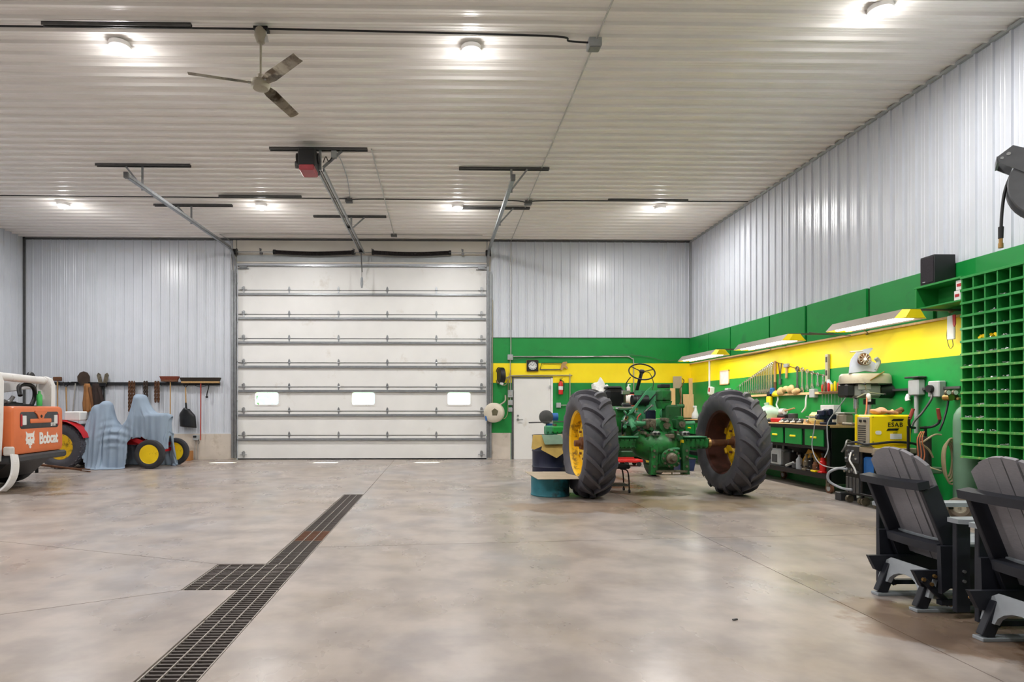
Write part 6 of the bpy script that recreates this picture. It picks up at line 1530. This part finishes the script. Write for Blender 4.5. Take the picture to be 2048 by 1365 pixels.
# ================================================================ welding corner
# ---- drill press between the bench and the welder
dp = thing('drill_press', 'old drill press with a wide cream belt cover on top', 'drill press', (6.12, 8.52, 0))
MB().span((-.22, -.17, 0), (.2, .17, .06), .02).build('base', HEADG, dp)
MB().cyl((.05, 0, .06), (.05, 0, 1.68), .045, n=18).build('column', CHROME, dp)
MB().cyl((.05, 0, 1.36), (.05, 0, 1.44), .075, n=18).build('column_collar', BLACKM, dp)
MB().span((-.28, -.11, 1.06), (.1, .11, 1.10), .01).build('table', GREASE, dp)
MB().span((-.22, -.12, 1.45), (.16, .12, 1.66), .04).build('head', HEADG, dp)
MB().span((-.20, -.135, 1.57), (-.02, -.12, 1.65), .004).build('name_plate', CONDUIT, dp)
MB().cyl((.14, -.02, 1.55), (.34, -.02, 1.55), .10, n=20).build('motor', BLACK, dp)
MB().span((-.36, -.10, 1.46), (-.22, .10, 1.66), .03).build('switch_case', BLACK, dp)
MB().span((.30, -.06, 1.50), (.345, .05, 1.62), .01).build('motor_cap', BLACKM, dp)
ov = [(.37 * math.cos(a) * (1 if math.cos(a) > 0 else 1), .19 * math.sin(a)) for a in [2 * PI * k / 36 for k in range(36)]]
cvr = MB().prism(ov, .04, (-.01, 0, 1.68)).build('cover_lip', CREAM, dp)
mb = MB(); n = 36
vs = [(p[0] * .99 - .01, p[1] * .99, 1.70) for p in ov] + [(p[0] * .97 - .01, p[1] * .97, 1.77) for p in ov] + [(p[0] * .90 - .01, p[1] * .88, 1.80) for p in ov]
fs = [(i * n + k, i * n + (k + 1) % n, (i + 1) * n + (k + 1) % n, (i + 1) * n + k) for i in range(2) for k in range(n)] + [tuple(2 * n + k for k in range(n))]
mb.add(vs, fs).build('belt_cover', CREAM, dp)
hb = MB().cyl((-.12, -.20, 1.53), (-.12, -.12, 1.53), .035, n=14).build('feed_hub', STEEL, dp)
for a in (.25, 2.4, 4.5):
    e = Vector((-.12 + .24 * math.cos(a), -.22, 1.53 - .24 * math.sin(a) * .5)); MB().cyl((-.12, -.19, 1.53), e, .009, n=8).build('feed_handle', STEEL, hb); MB().ball(e, .018, 10, 6).build('knob', BLACK, hb)
MB().cyl((-.14, 0, 1.46), (-.14, 0, 1.30), .035, n=14).cyl((-.14, 0, 1.30), (-.14, 0, 1.22), .022, .012, n=12).build('quill', CHROME, dp)
MB().cyl((-.05, -.14, 1.46), (-.05, -.14, 1.40), .02, n=10).build('work_light', PAPER, dp)
MB().tube(smoothpath([(-.13, -.2, 1.5), (-.16, -.24, 1.38), (-.2, -.28, 1.25), (-.26, -.3, 1.12)]), .010, 6).build('air_hose', ORC, dp)
MB().ball((-.12, -.22, 1.47), (.03, .03, .05), 10, 6).build('air_fitting', PAPER, dp)
# ---- white saw guard lying on top
gd = thing('saw_guard', 'pale curved saw guard with a round grille on the drill press', 'saw guard', (6.05, 8.46, 1.80))
GUARD = mat('guard_white', (150, 156, 168), .5, 0, .04, 5)
out = [(-.24, 0), (-.20, .15), (-.17, .22), (-.08, .32), (.02, .36), (.14, .385), (.16, .37), (.10, .31), (.065, .26), (.08, .20), (.16, .15), (.18, .09), (.15, .03), (.10, .02), (.0, .04), (-.1, .02)]
MB().prism(out, .03, (0, -.04, 0), FACE_S @ Rm(-.25, 0, 0)).build('shell', GUARD, gd)
MB().torus((-.06, -.10, .20), .085, .010, (0, -1, .25), 28, 6).build('grille_rim', GREASE, gd)
gf = MB().cyl((-.06, -.065, .20), (-.06, -.075, .197), .08, n=24).build('grille_back', BROWN, gd)
for k in range(5):
    a = PI * k / 5; d = Vector((math.cos(a), 0, math.sin(a))) * .08; MB().tube([Vector((-.06, -.105, .20)) - d, Vector((-.06, -.105, .20)) + d], .005, 6).build('grille_spoke', CREAM, gd)
MB().cyl((-.06, -.115, .20), (-.06, -.1, .20), .02, n=12).build('grille_hub', PAPER, gd)
MB().cyl((-.24, -.06, .305), (-.05, -.05, .32), .010, n=8).build('rod', CREAM, gd)
MB().tube(smoothpath([(.14, -.03, .05), (.19, -.03, .16), (.15, -.03, .22)]), .03, 8).build('dust_spout', HEADG, gd)
MB().bar((-.02, -.16, -.1), (.2, -.12, .02), .02, .012).build('yellow_strap', BRASS, gd)
# ---- yellow welder on its cart
wc = thing('welder_cart', 'steel cart carrying the yellow welding machine', 'cart', (5.84, 7.79, 0))
MB().span((-.24, -.14, .72), (.34, .14, .788), .01).build('shelf', CARD, wc)
for sx in (-.2, .31):
    for sy in (-.12, .12): MB().span((sx - .015, sy - .015, .1), (sx + .015, sy + .015, .72)).build('post', BLACKM, wc)
MB().span((-.23, -.14, .14), (.34, .14, .17), .005).build('lower_shelf', BLACKM, wc)
MB().span((-.2, -.12, .42), (.33, .12, .66), .02).build('blue_bin', BLUE, wc)
for sx in (-.17, .29):
    for sy in (-.11, .11): MB().cyl((sx, sy - .015, .06), (sx, sy + .015, .06), .06, n=14).build('wheel', GREASE, wc)
wl_ = thing('welding_machine', 'yellow welding machine with black logo lettering', 'welder', (5.82, 7.79, .79))
MB().span((-.26, -.125, .03), (.29, .125, .43), .02).build('case', ESY, wl_)
MB().span((-.268, -.118, .05), (-.255, .10, .40), .004).build('front_panel', CREAM, wl_)
for k in range(8): MB().span((-.273, -.06, .08 + k * .028), (-.266, .08, .093 + k * .028)).build('louvre', DARK, wl_)
for (y_, z) in ((-.05, .35), (.03, .35), (-.04, .06), (.06, .06)): MB().cyl((-.285, y_, z), (-.266, y_, z), .018, n=12).build('knob', BLACK, wl_)
MB().span((-.285, .10, .03), (-.25, .128, .43), .005).build('front_corner', ESY, wl_)
MB().prism([(-.24, 0), (.27, 0), (.22, -.045), (.02, -.06), (-.18, -.045)], .02, (.0, -.12, .035), FACE_S).build('base_skirt', ESY, wl_)
lettering('ESAB', .082, BPRINT, wl_, (.07, -.128, .30), FACE_S, .0, 1.1, 1.05)
MB().prism([(-.07, -.014), (.075, -.014), (.095, .014), (-.045, .014)], .004, (.09, -.127, .365), FACE_S).build('logo_bar', BPRINT, wl_)
MB().prism([(-.095, -.014), (.045, -.014), (.07, .014), (-.075, .014)], .004, (.05, -.127, .24), FACE_S).build('logo_bar', BPRINT, wl_)
MB().prism(roundrect(.08, .05, .024), .003, (-.15, -.127, .20), FACE_S).build('oval_sticker', PAPER, wl_)
MB().prism(roundrect(.15, .07, .004), .003, (.08, -.127, .15), FACE_S).build('data_sticker', PAPER, wl_)
MB().span((.04, -.129, .195), (.09, -.126, .20)).build('data_print', BPRINT, wl_)
for (x, z) in ((-.22, .40), (.26, .40), (-.22, .08), (.26, .08)): MB().cyl((x, -.13, z), (x, -.124, z), .006, n=6).build('screw', STRUT, wl_)
t = thing('leather_glove', 'tan leather work glove lying on the yellow welder', 'glove', (5.76, 7.78, 1.22))
mb = MB().ball((0, 0, .045), (.11, .08, .045), 16, 10); mb.v = [(x, y_, z + .012 * math.sin(40 * x) if z > .03 else z) for x, y_, z in mb.v]; GLV = mat('glove_leather', (190, 140, 104), .8, 0, .2, 14, .3); mb.build('palm', GLV, t)
for k in range(4): MB().tube(smoothpath([(.07, -.05 + .03 * k, .04), (.14, -.06 + .035 * k, .035), (.21, -.05 + .03 * k, .02)]), .018, 8).build('finger', GLV, t)
MB().tube(smoothpath([(-.02, -.07, .05), (.04, -.12, .04), (.1, -.12, .02)]), .018, 8).build('thumb', GLV, t)
t = thing('wooden_handles', 'two wooden handles lying behind the glove on the welder', 'tool', (6.03, 7.82, 1.222)); MB().cyl((-.12, 0, .02), (.06, .0, .03), .018, n=8).build('handle', BROWN, t); MB().cyl((.0, .03, .02), (.09, .02, .07), .035, n=12).build('knob', BROWN, t); MB().cyl((-.06, .04, .02), (-.02, .03, .05), .028, n=12).build('knob', PLY, t)
t = thing('brown_sack', 'grey-brown cloth sack lying under the yellow welder', 'sack', (5.79, 7.60, .70)); mb = MB().ball((0, 0, .0), (.26, .05, .05), 18, 8); mb.v = [(x, y_, z + .015 * math.sin(18 * x)) for x, y_, z in mb.v]; mb.build('sack', mat('grey_brown_cloth', (128, 116, 104), .9, 0, .1, 7, .2), t)
# ---- black welder on casters
bw_ = thing('black_welder', 'black boxy welder on casters with cables in front', 'welder', (5.91, 8.12, 0))
MB().span((-.26, -.15, .12), (.26, .15, .80), .015).build('case', BLACK, bw_)
MB().span((-.275, -.14, .56), (-.26, .14, .79), .004).build('control_panel', DARK, bw_)
rn = random.Random(8)
for k in range(7): MB().cyl((-.295, -.10 + .033 * k, .62 + .05 * (k % 3)), (-.27, -.10 + .033 * k, .62 + .05 * (k % 3)), .014, n=10).build('dial', CHROME if k % 2 else GREYC, bw_)
for k in range(5): MB().cyl((-.31, -.10 + .05 * k, .44 + .03 * (k % 2)), (-.26, -.10 + .05 * k, .44 + .03 * (k % 2)), .02, n=10).build('socket', CHROME if k % 2 else STEEL, bw_)
for k in range(4): MB().span((-.272, -.13 + .068 * k, .15), (-.258, -.08 + .068 * k, .36), .004).build('vent', STRUT, bw_)
for sx in (-.22, .2):
    for sy in (-.12, .12):
        MB().cyl((sx, sy - .02, .05), (sx, sy + .02, .05), .05, n=14).build('caster', GREASE, bw_)
MB().tube(smoothpath([(-.29, .08, .46), (-.38, .12, .47), (-.46, .20, .40), (-.44, .22, .28), (-.34, .12, .20), (-.28, -.02, .19)]), .018, 8).build('black_cable', GREYC, bw_)
MB().tube(smoothpath([(-.28, .0, .70), (-.33, -.04, .6), (-.31, -.1, .5), (-.30, -.13, .42)]), .011, 8).build('white_cable', PAPER, bw_)
MB().tube(smoothpath([(-.15, .12, .81), (-.26, .1, .86), (-.32, .06, .78), (-.34, .1, .7)]), .014, 8).build('top_cable', STRUT, bw_)
t = thing('black_block', 'low black block on the floor beside the black welder', 'block', (5.76, 8.42, 0)); MB().span((-.12, -.06, 0), (.12, .06, .12), .01).build('block', DARK, t); MB().span((-.11, -.05, .12), (.11, .05, .125)).build('block_lid', BLACK, t)
tag(MB().tube(smoothpath([(5.5, 8.0, .83), (5.48, 7.8, .86), (5.5, 7.63, .84), (5.8, 7.60, .87), (6.1, 7.62, .85), (6.2, 7.6, .78)]), .016, 8).build('welding_cable', BLACK), 'thick black welding cable draped along the yellow welder', 'cable')
# ---- torch cart with hoses
tc_ = thing('torch_cart', 'green torch cart with two wheels and red-gripped handles', 'cart', (6.0, 7.36, 0))
CARTG = mat('cart_green', (74, 112, 84), .55, 0, .15, 6, 0, ((110, 84, 60), .3, 5))
MB().span((-.16, -.10, .50), (.18, .12, .58), .01).build('tool_tray', CARTG, tc_)
MB().span((-.15, -.09, .08), (.18, .12, .11), .005).build('foot_plate', CARTG, tc_)
for sx in (-.1, .12): MB().tube([(sx, .10, .08), (sx, .10, 1.08)], .016, 8).build('upright', BLACKM, tc_)
for s_, ex in ((-1, -.17), (1, .20)):
    MB().tube(smoothpath([(s_ * .03, .08, 1.06), (ex * .7, .04, 1.07), (ex, 0, 1.12), (ex + s_ * .01, -.02, 1.2)]), .015, 8).build('handle', BLACKM, tc_)
    MB().cyl((ex + s_ * .005, -.015, 1.17), (ex - s_ * .03, -.03, 1.30), .020, n=12).build('red_grip', mat('red_grip', (150, 60, 48), .6), tc_)
for sx in (-.20, .10):
    w_ = MB().lathe([(-.03, .06), (-.045, .09), (-.03, .125), (0, .13), (.03, .125), (.045, .09), (.03, .06)], (sx, -.42, .13), (.66, .75, 0), 26, cap=False).build('tire', mat('dusty_tire', (104, 92, 78), .85, 0, .15, 9, .1), tc_)
    MB().lathe([(-.03, .065), (-.035, .05), (-.01, .03), (-.03, .02), (-.03, 0)], (sx, -.42, .13), (.66, .75, 0), 20).build('wheel_hub', CREAM, tc_)
MB().bar((-.2, -.40, .13), (.10, -.40, .13), .02, .02).build('axle', BLACKM, tc_)
for sx in (-.12, .04): MB().bar((sx, -.40, .13), (sx, .0, .10), .03, .03).build('chassis_rail', CARTG, tc_)
MB().cyl((.02, .0, .11), (.02, .0, .95), .075, n=18).build('acetylene_bottle', mat('dark_bottle', (48, 44, 42), .5, .1, .2, 6), tc_)
for k in range(4):
    r_ = .10 + .012 * k
    MB().tube([(.20 + r_ * .62 * math.cos(a) + .008 * k, -.13 - .012 * k, .70 + 1.75 * r_ * math.sin(a) * (1.35 if math.sin(a) < 0 else 1)) for a in [2 * PI * i / 24 for i in range(24)]], .011, 6, True).build('hose_coil', HOSE, tc_)
MB().tube(smoothpath([(.15, -.1, .98), (.05, -.12, .98), (-.08, -.12, .9), (-.12, -.12, .88), (-.02, -.12, .8), (.05, -.1, .7)]), .011, 6).build('hose_tail', HOSE, tc_)
for k in range(3): MB().tube(smoothpath([(-.10 + .02 * k, -.1, 1.02), (-.17 + .03 * k, -.13, .92), (-.16 + .04 * k, -.13, .72), (-.20 + .03 * k, -.12, .56 - .02 * k)]), .006, 6).build('orange_hose', ORC, tc_)
MB().cyl((-.35, -.15, .70), (-.05, -.18, .585), .014, n=8).cyl((-.05, -.18, .585), (.08, -.19, .545), .009, .005, n=8).build('torch_lance', mat('pale_brass', (224, 206, 166), .4, .2), tc_)
# ---- gas cylinder
gc = thing('gas_cylinder', 'tall grey-green gas cylinder beside the pigeonhole bins', 'gas cylinder', (6.335, 7.12, 0))
MB().lathe([(0, .11), (.02, .122), (1.16, .122), (1.23, .112), (1.29, .085), (1.33, .05), (1.35, .035), (1.37, .035)], n=28).build('bottle', TANK, gc)
MB().lathe([(1.35, .05), (1.40, .05), (1.40, .03)], n=18).build('collar', RUSTB, gc); MB().cyl((0, 0, 1.37), (0, 0, 1.48), .018, n=10).build('valve', GREASE, gc); MB().cyl((0, 0, 1.47), (0, 0, 1.49), .04, n=14).build('hand_wheel', TANK, gc)
MB().cyl((-.12, -.02, 1.42), (0, 0, 1.42), .015, n=8).build('outlet', BRASS, gc)
rg_ = thing('gas_regulator', 'brass gas regulator with two gauges on the green wall', 'regulator', (6.36, 7.40, 1.44)); MB().cyl((0, -.05, 0), (0, .05, 0), .04, n=14).build('body', BRASS, rg_)
for s_ in (-1, 1): MB().cyl((s_ * .045, -.06, .06), (s_ * .045, -.03, .06), .036, n=16).build('gauge', GREASE, rg_); MB().cyl((s_ * .045, -.064, .06), (s_ * .045, -.058, .06), .027, n=16).build('dial', PAPER, rg_)
MB().tube(smoothpath([(.0, 0, -.04), (-.02, 0, -.15), (-.08, -.02, -.30), (-.14, -.03, -.42)]), .012, 8).build('hose', BLACK, rg_); MB().span((.05, -.03, -.03), (.105, .03, .03)).build('wall_mount', RUSTB, rg_)
# ---- sockets on the wall behind
def sock(y, z, label, lid):
    t = thing('wall_socket', label, 'outlet', (XR - .075, y, z)); MB().span((-.05, -.09, -.11), (.05, .09, .10), .012).build('box', GREYBOX, t)
    if lid: MB().span((-.08, -.12, .12), (.05, .12, .145), .01).build('open_lid', DARK, t); MB().cyl((0, 0, -.11), (0, 0, -.62), .025, n=10).build('conduit', GREYBOX, t)
    else: MB().cyl((-.09, .03, .0), (-.04, .03, .0), .05, n=14).build('plug', BLACK, t)
    return t
q = rwall(1832, 775, .08); sock(q.y, q.z, 'grey wall socket with an open dark lid', True)
q = rwall(1873, 778, .08); sock(q.y, q.z, 'square grey wall socket with a black plug', False)
a = rwall(1864, 786, .12); tag(MB().tube(smoothpath([a, rwall(1862, 800, .15), rwall(1845, 825, .2), (6.2, 7.75, 1.12), (6.12, 7.72, .95)]), .014, 8).build('power_cable', STRUT), 'thick dark cable from the wall socket to the welder', 'cable')
q = rwall(1818, 790, .06); tag(MB().tube(smoothpath([q, rwall(1815, 797, .08), rwall(1816, 802, .08)]), .03, 8).build('clear_bag', PAPER), 'small clear plastic bag hanging at the wall socket', 'bag')
# ---- open shelf with speaker, next to the bins
FX = 6.13
shf = thing('open_shelf', 'green open box shelf on the wall above the near shop light', 'shelf', (FX, 6.96, 2.57))
SD = XR - .05 - FX - .002
MB().span((0, 0, .0), (SD, .68, .02), .003).build('bottom_board', BING, shf); MB().span((0, 0, .27), (SD, .70, .295), .003).build('top_board', BING, shf)
MB().span((0, .66, .02), (SD, .68, .27), .003).build('end_board', BING, shf); MB().span((SD - .012, 0, .02), (SD, .66, .27)).build('back_board', BING, shf)
spk = thing('speaker', 'black loudspeaker standing on the green shelf', 'speaker', (FX + .15, 7.47, 2.866))
MB().span((-.13, -.11, 0), (.14, .11, .36), .006).build('cabinet', BLACK, spk); MB().span((-.138, -.10, .02), (-.128, .10, .34), .004).build('grille_cloth', mat('speaker_cloth', (44, 40, 46), .95, 0, .2, 60, .2), spk); MB().span((-.141, .02, .03), (-.137, .06, .042)).build('badge', CHROME, spk)
MB().tube(smoothpath([(.14, -.05, .1), (.17, -.1, .15), (.16, -.14, .04), (.13, -.15, .01)]), .005, 6).build('speaker_wire', GREYC, spk)
for (y_, z, lb) in ((7.02, 2.59, 'small white carton with red print on the green shelf'), (6.995, 2.71, 'second small white carton on top of the other one')):
    t = thing('small_carton', lb, 'box', (FX + .07, y_ + .01, z)); MB().span((-.05, -.045, 0), (.05, .045, .115), .003).build('carton', PAPER, t); MB().span((-.0515, -.03, .04), (-.0495, .03, .075)).build('red_print', RED, t)
# ---- pigeonhole bins
CW, NR, NC = .15, 14, 9
bin_ = thing('pigeonhole_bins', 'tall green pigeonhole cabinet of small square bins', 'bins', (FX, 6.95, .735))
BD = XR - .05 - FX - .004; TH = .016
lm = MB().span((0, -NC * CW - TH, -TH / 2), (BD, TH, TH / 2), .002).mesh('shelf_board', BING)
em = MB().span((-.006, -NC * CW - TH, -.013), (.008, TH, .014), .002).mesh('shelf_lip', BINE); em2 = MB().span((-.006, -NC * CW - TH, -.013), (.008, TH, .014), .002).mesh('shelf_lip', BING)
for r in range(NR + 1):
    s2 = put('shelf_board', lm, bin_, (0, 0, r * CW)); put('shelf_lip', em if r < 9 else em2, s2)
um = MB().span((0, -TH / 2, .008), (BD, TH / 2, CW - .008)).mesh('divider', BING)
for c_ in range(NC + 1):
    for r in range(NR): put('divider', um, bin_, (0.004, -c_ * CW, r * CW))
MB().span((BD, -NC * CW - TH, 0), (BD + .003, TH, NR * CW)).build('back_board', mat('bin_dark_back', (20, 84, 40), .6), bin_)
# small hardware lying in the bins
rn = random.Random(21)
kinds = [(CHROME, 'a'), (STEEL, 'b'), (GREASE, 'c'), (BRASS, 'd'), (PAPER, 'e')]
cells = [(3, 0), (3, 1), (4, 1), (5, 2), (5, 3), (6, 2), (6, 3), (6, 1), (7, 3), (7, 0), (8, 2), (8, 3), (8, 1), (9, 2), (9, 3), (10, 2), (10, 3), (11, 1), (11, 2), (12, 3), (2, 2), (2, 1), (1, 3), (4, 3)]
stf = MB()
for (r, c_) in cells:
    for k in range(16):
        x = rn.uniform(.015, .10); y_ = -c_ * CW - rn.uniform(.025, .125); z = r * CW + .016 + rn.uniform(0, .012); L_ = rn.uniform(.008, .018)
        d = Vector((rn.uniform(-1, 1), rn.uniform(-1, 1), rn.uniform(-.3, .3))).normalized()
        stf.cyl(Vector((x, y_, z)) - d * L_, Vector((x, y_, z)) + d * L_, rn.uniform(.004, .007), n=6)
o = stf.build('loose_hardware', STEEL, None, (FX, 6.95, .735)); tag(o, 'loose bolts and nuts lying in the pigeonholes', 'hardware'); o['kind'] = 'stuff'
for k, (r, c_) in enumerate(((9, 1), (9, 2))):
    t = thing('yellow_fittings', 'pile of yellow plastic fittings in a pigeonhole, %s one' % ('farther' if k == 0 else 'nearer'), 'fittings', (FX + .05, 6.95 - (c_ + .5) * CW, .735 + r * CW + .010), 0, 'yellow fittings')
    for i in range(6): MB().cyl((rn.uniform(-.03, .03), -.045 + .016 * i, .018 + .02 * (i % 2)), (rn.uniform(-.03, .03), -.03 + .016 * i, .022 + .02 * (i % 2)), .016, n=8).build('fitting', RIMC, t)
# ---- hanging things left of the bins
q = rwall(1880, 628, .10)
t = thing('hanging_tester', 'white tester with a red tag hanging under the shelf', 'tester', (6.36, 7.36, 2.52)); MB().span((-.015, -.06, -.36), (.015, .05, -.06), .01).build('white_card', PAPER, t); MB().prism([(-.02, 0), (.02, 0), (.022, -.12), (0, -.15), (-.015, -.12)], .01, (-.02, -.07, -.06), FACE_W).build('red_tag', RED, t); MB().tube(smoothpath([(0, 0, 0), (.0, .02, -.06), (0, .06, -.3), (0, .02, -.46), (0, -.03, -.44), (0, -.02, -.36)]), .004, 6).build('lead', BLACK, t); MB().ball((0, 0, .0), .03, 10, 6).build('hook_knob', GREASE, t)
t = thing('hose_bundle', 'bundle of brown hoses hanging beside the bins on the yellow wall', 'hose', (6.36, 7.08, 2.28))
for k in range(5): MB().tube([(-.01 * k, .055 * math.cos(a) - .012 * k, -.22 + (.22 + .01 * k) * math.sin(a)) for a in [2 * PI * i / 20 for i in range(20)]], .014, 6, True).build('hose_loop', BROWN if k % 2 else HOSE, t)
MB().cyl((-.02, .03, -.44), (-.02, .02, -.52), .028, n=10).build('black_end', BLACK, t); MB().span((.0, -.02, -.02), (.1, .02, .02)).build('wall_hook', STRUT, t)
MB().span((-.05, -.08, -.42), (-.04, -.02, -.28), .003).build('paper_tag', PAPER, t)

# ================================================================ glider chairs
def chair_parts(t):
    # local x forwards (the way the chair faces), y to its left, origin on the floor below the rear feet's middle
    W2 = .27
    tilt = math.radians(22)
    up = Vector((-math.sin(tilt), 0, math.cos(tilt)))
    b0 = Vector((.20, 0, .30))
    nb = 6; wslat = .074; pitch = .082
    for k in range(nb):
        y_ = (k - (nb - 1) / 2) * pitch
        top = .80 - .13 * (abs(y_) / .26) ** 2.0
        L0, L1 = top - .13 * max(0, (abs(y_) + wslat / 2) / .31) ** 2 * .0, 0
        def edge(yy): return .80 - .11 * (abs(yy) / .245) ** 2.2
        poly = [(y_ - wslat / 2, 0), (y_ + wslat / 2, 0)] + [(y_ + wslat / 2 - wslat * i / 4, edge(y_ + wslat / 2 - wslat * i / 4)) for i in range(5)]
        R = Matrix(((0, up.x, up.z), (1, 0, 0), (0, up.z, -up.x)))
        MB().prism(poly, .022, b0 + Vector((.03 - .02 * (1 - (y_ / .22) ** 2), 0, 0)), R).build('back_slat', CHAIRG, t)
    def on(s, dx=0): return b0 + up * s + Vector((dx, 0, 0))
    # curved brace across the back (top and bottom)
    for s_, hw, m, hgt in ((.56, .26, CHAIRK, .05), (.13, .215, CHAIRK, .055)):
        c_ = on(s_, -.045)
        out = [(-.055 - .015 * (1 - (q / hw) ** 2), q) for q in [hw * (-1 + 2 * i / 10) for i in range(11)]] + [(.02 - .03 * (1 - (q / hw) ** 2), q) for q in [hw * (1 - 2 * i / 10) for i in range(11)]]
        MB().prism(out, hgt, c_, Rm(0, -tilt * .5, 0)).build('back_brace', m, t)
    for s_ in (-1, 1):
        # raking stile from the brace down to the seat side
        a = on(.54, -.02); b_ = on(-.10, -.02)
        MB().bar((a.x, s_ * .232, a.z), (b_.x, s_ * .232, b_.z), .03, .11, .004, (1, 0, 0)).build('stile', CHAIRK, t)
        # seat side and rear leg
        MB().prism([(.02, .44), (.16, .44), (.68, .40), (.70, .33), (.62, .26), (.12, .20), (.03, .14)], .03, (0, s_ * .262, 0), FACE_S).build('seat_side', CHAIRK, t)
        # arm, its post
        MB().prism([(-.08, -.04), (-.04, -.055), (.55, -.068), (.64, -.05), (.64, .05), (.55, .068), (-.04, .055), (-.08, .04)], .028, (.135, s_ * .325, .61)).build('arm', CHAIRL, t)
        MB().span((.065, s_ * .325 - .016, .045), (.155, s_ * .325 + .016, .596), .004).build('arm_post', CHAIRK, t)
        for z in (.24, .30): MB().cyl((.11, s_ * .338, z), (.11, s_ * .352, z), .010, n=8).build('post_bolt', STEEL, t)
        # glider beam and floor skid
        MB().prism([(-.10, .27), (.60, .27), (.62, .20), (.55, .16), (.0, .155), (-.05, .17)], .03, (0, s_ * .20, 0), FACE_S).build('glider_beam', CHAIRK, t)
        MB().bar((-.03, s_ * .17, .02), (.05, s_ * .17, .21), .045, .075, .004, (1, 0, 0)).build('base_leg', CHAIRK, t)
        MB().bar((.60, s_ * .17, .02), (.52, s_ * .17, .21), .045, .075, .004, (1, 0, 0)).build('base_leg', CHAIRK, t)
        MB().span((-.07, s_ * .17 - .035, 0), (.66, s_ * .17 + .035, .02), .003).build('floor_skid', CHAIRL, t)
        MB().bar((-.05, s_ * .225, .22), (.12, s_ * .225, .06), .012, .04, .003, (0, 0, 1)).build('swing_link', CHAIRK, t)
        MB().bar((.42, s_ * .225, .22), (.56, s_ * .225, .06), .012, .04, .003, (0, 0, 1)).build('swing_link', CHAIRK, t)
        for (x, z) in ((-.05, .22), (.12, .06), (.02, .24), (.0, .19)): MB().cyl((x, s_ * .225, z), (x, s_ * .24, z), .012, n=8).build('link_bolt', BRASS, t)
    # arched board across the rear of the base
    ar = [(-.22, .10), (-.22, .22), (-.15, .27), (.15, .27), (.22, .22), (.22, .10)] + [(.13 * math.cos(a), .10 + .09 * math.sin(a)) for a in [PI * i / 8 for i in range(9)]]
    MB().prism(ar, .03, (-.02, 0, 0), FACE_W @ Rm(-.25, 0, 0)).build('arched_board', CHAIRL, t)
    MB().prism(ar, .03, (.60, 0, 0), FACE_W).build('arched_board', CHAIRL, t)
    for k in range(7):
        x = .17 + .078 * k; MB().box((x, 0, .445 - .035 * k / 6), (.072, .54, .022), None, .004).build('seat_slat', CHAIRL, t)
    for yy in (-.27, .27): MB().span((.05, yy * .85 - .02, .06), (.60, yy * .85 + .02, .09)).build('stretcher', CHAIRK, t)
ca = thing('glider_chair', 'grey and black slatted glider chair, farther of the two', 'chair', (3.105, 3.97, 0), 0, 'glider chairs')
chair_parts(ca)
cb2 = copy_tree(ca); cb2.location = (3.09, 3.15, 0); cb2['label'] = 'grey and black slatted glider chair cut by the right picture edge'
t = thing('floor_scrap', 'tiny dark scrap lying on the open floor', 'scrap', on_z(1470, 1241, 0)); MB().box((0, 0, .004), (.035, .012, .008), Rm(0, 0, .4)).build('chip', STRUT, t)
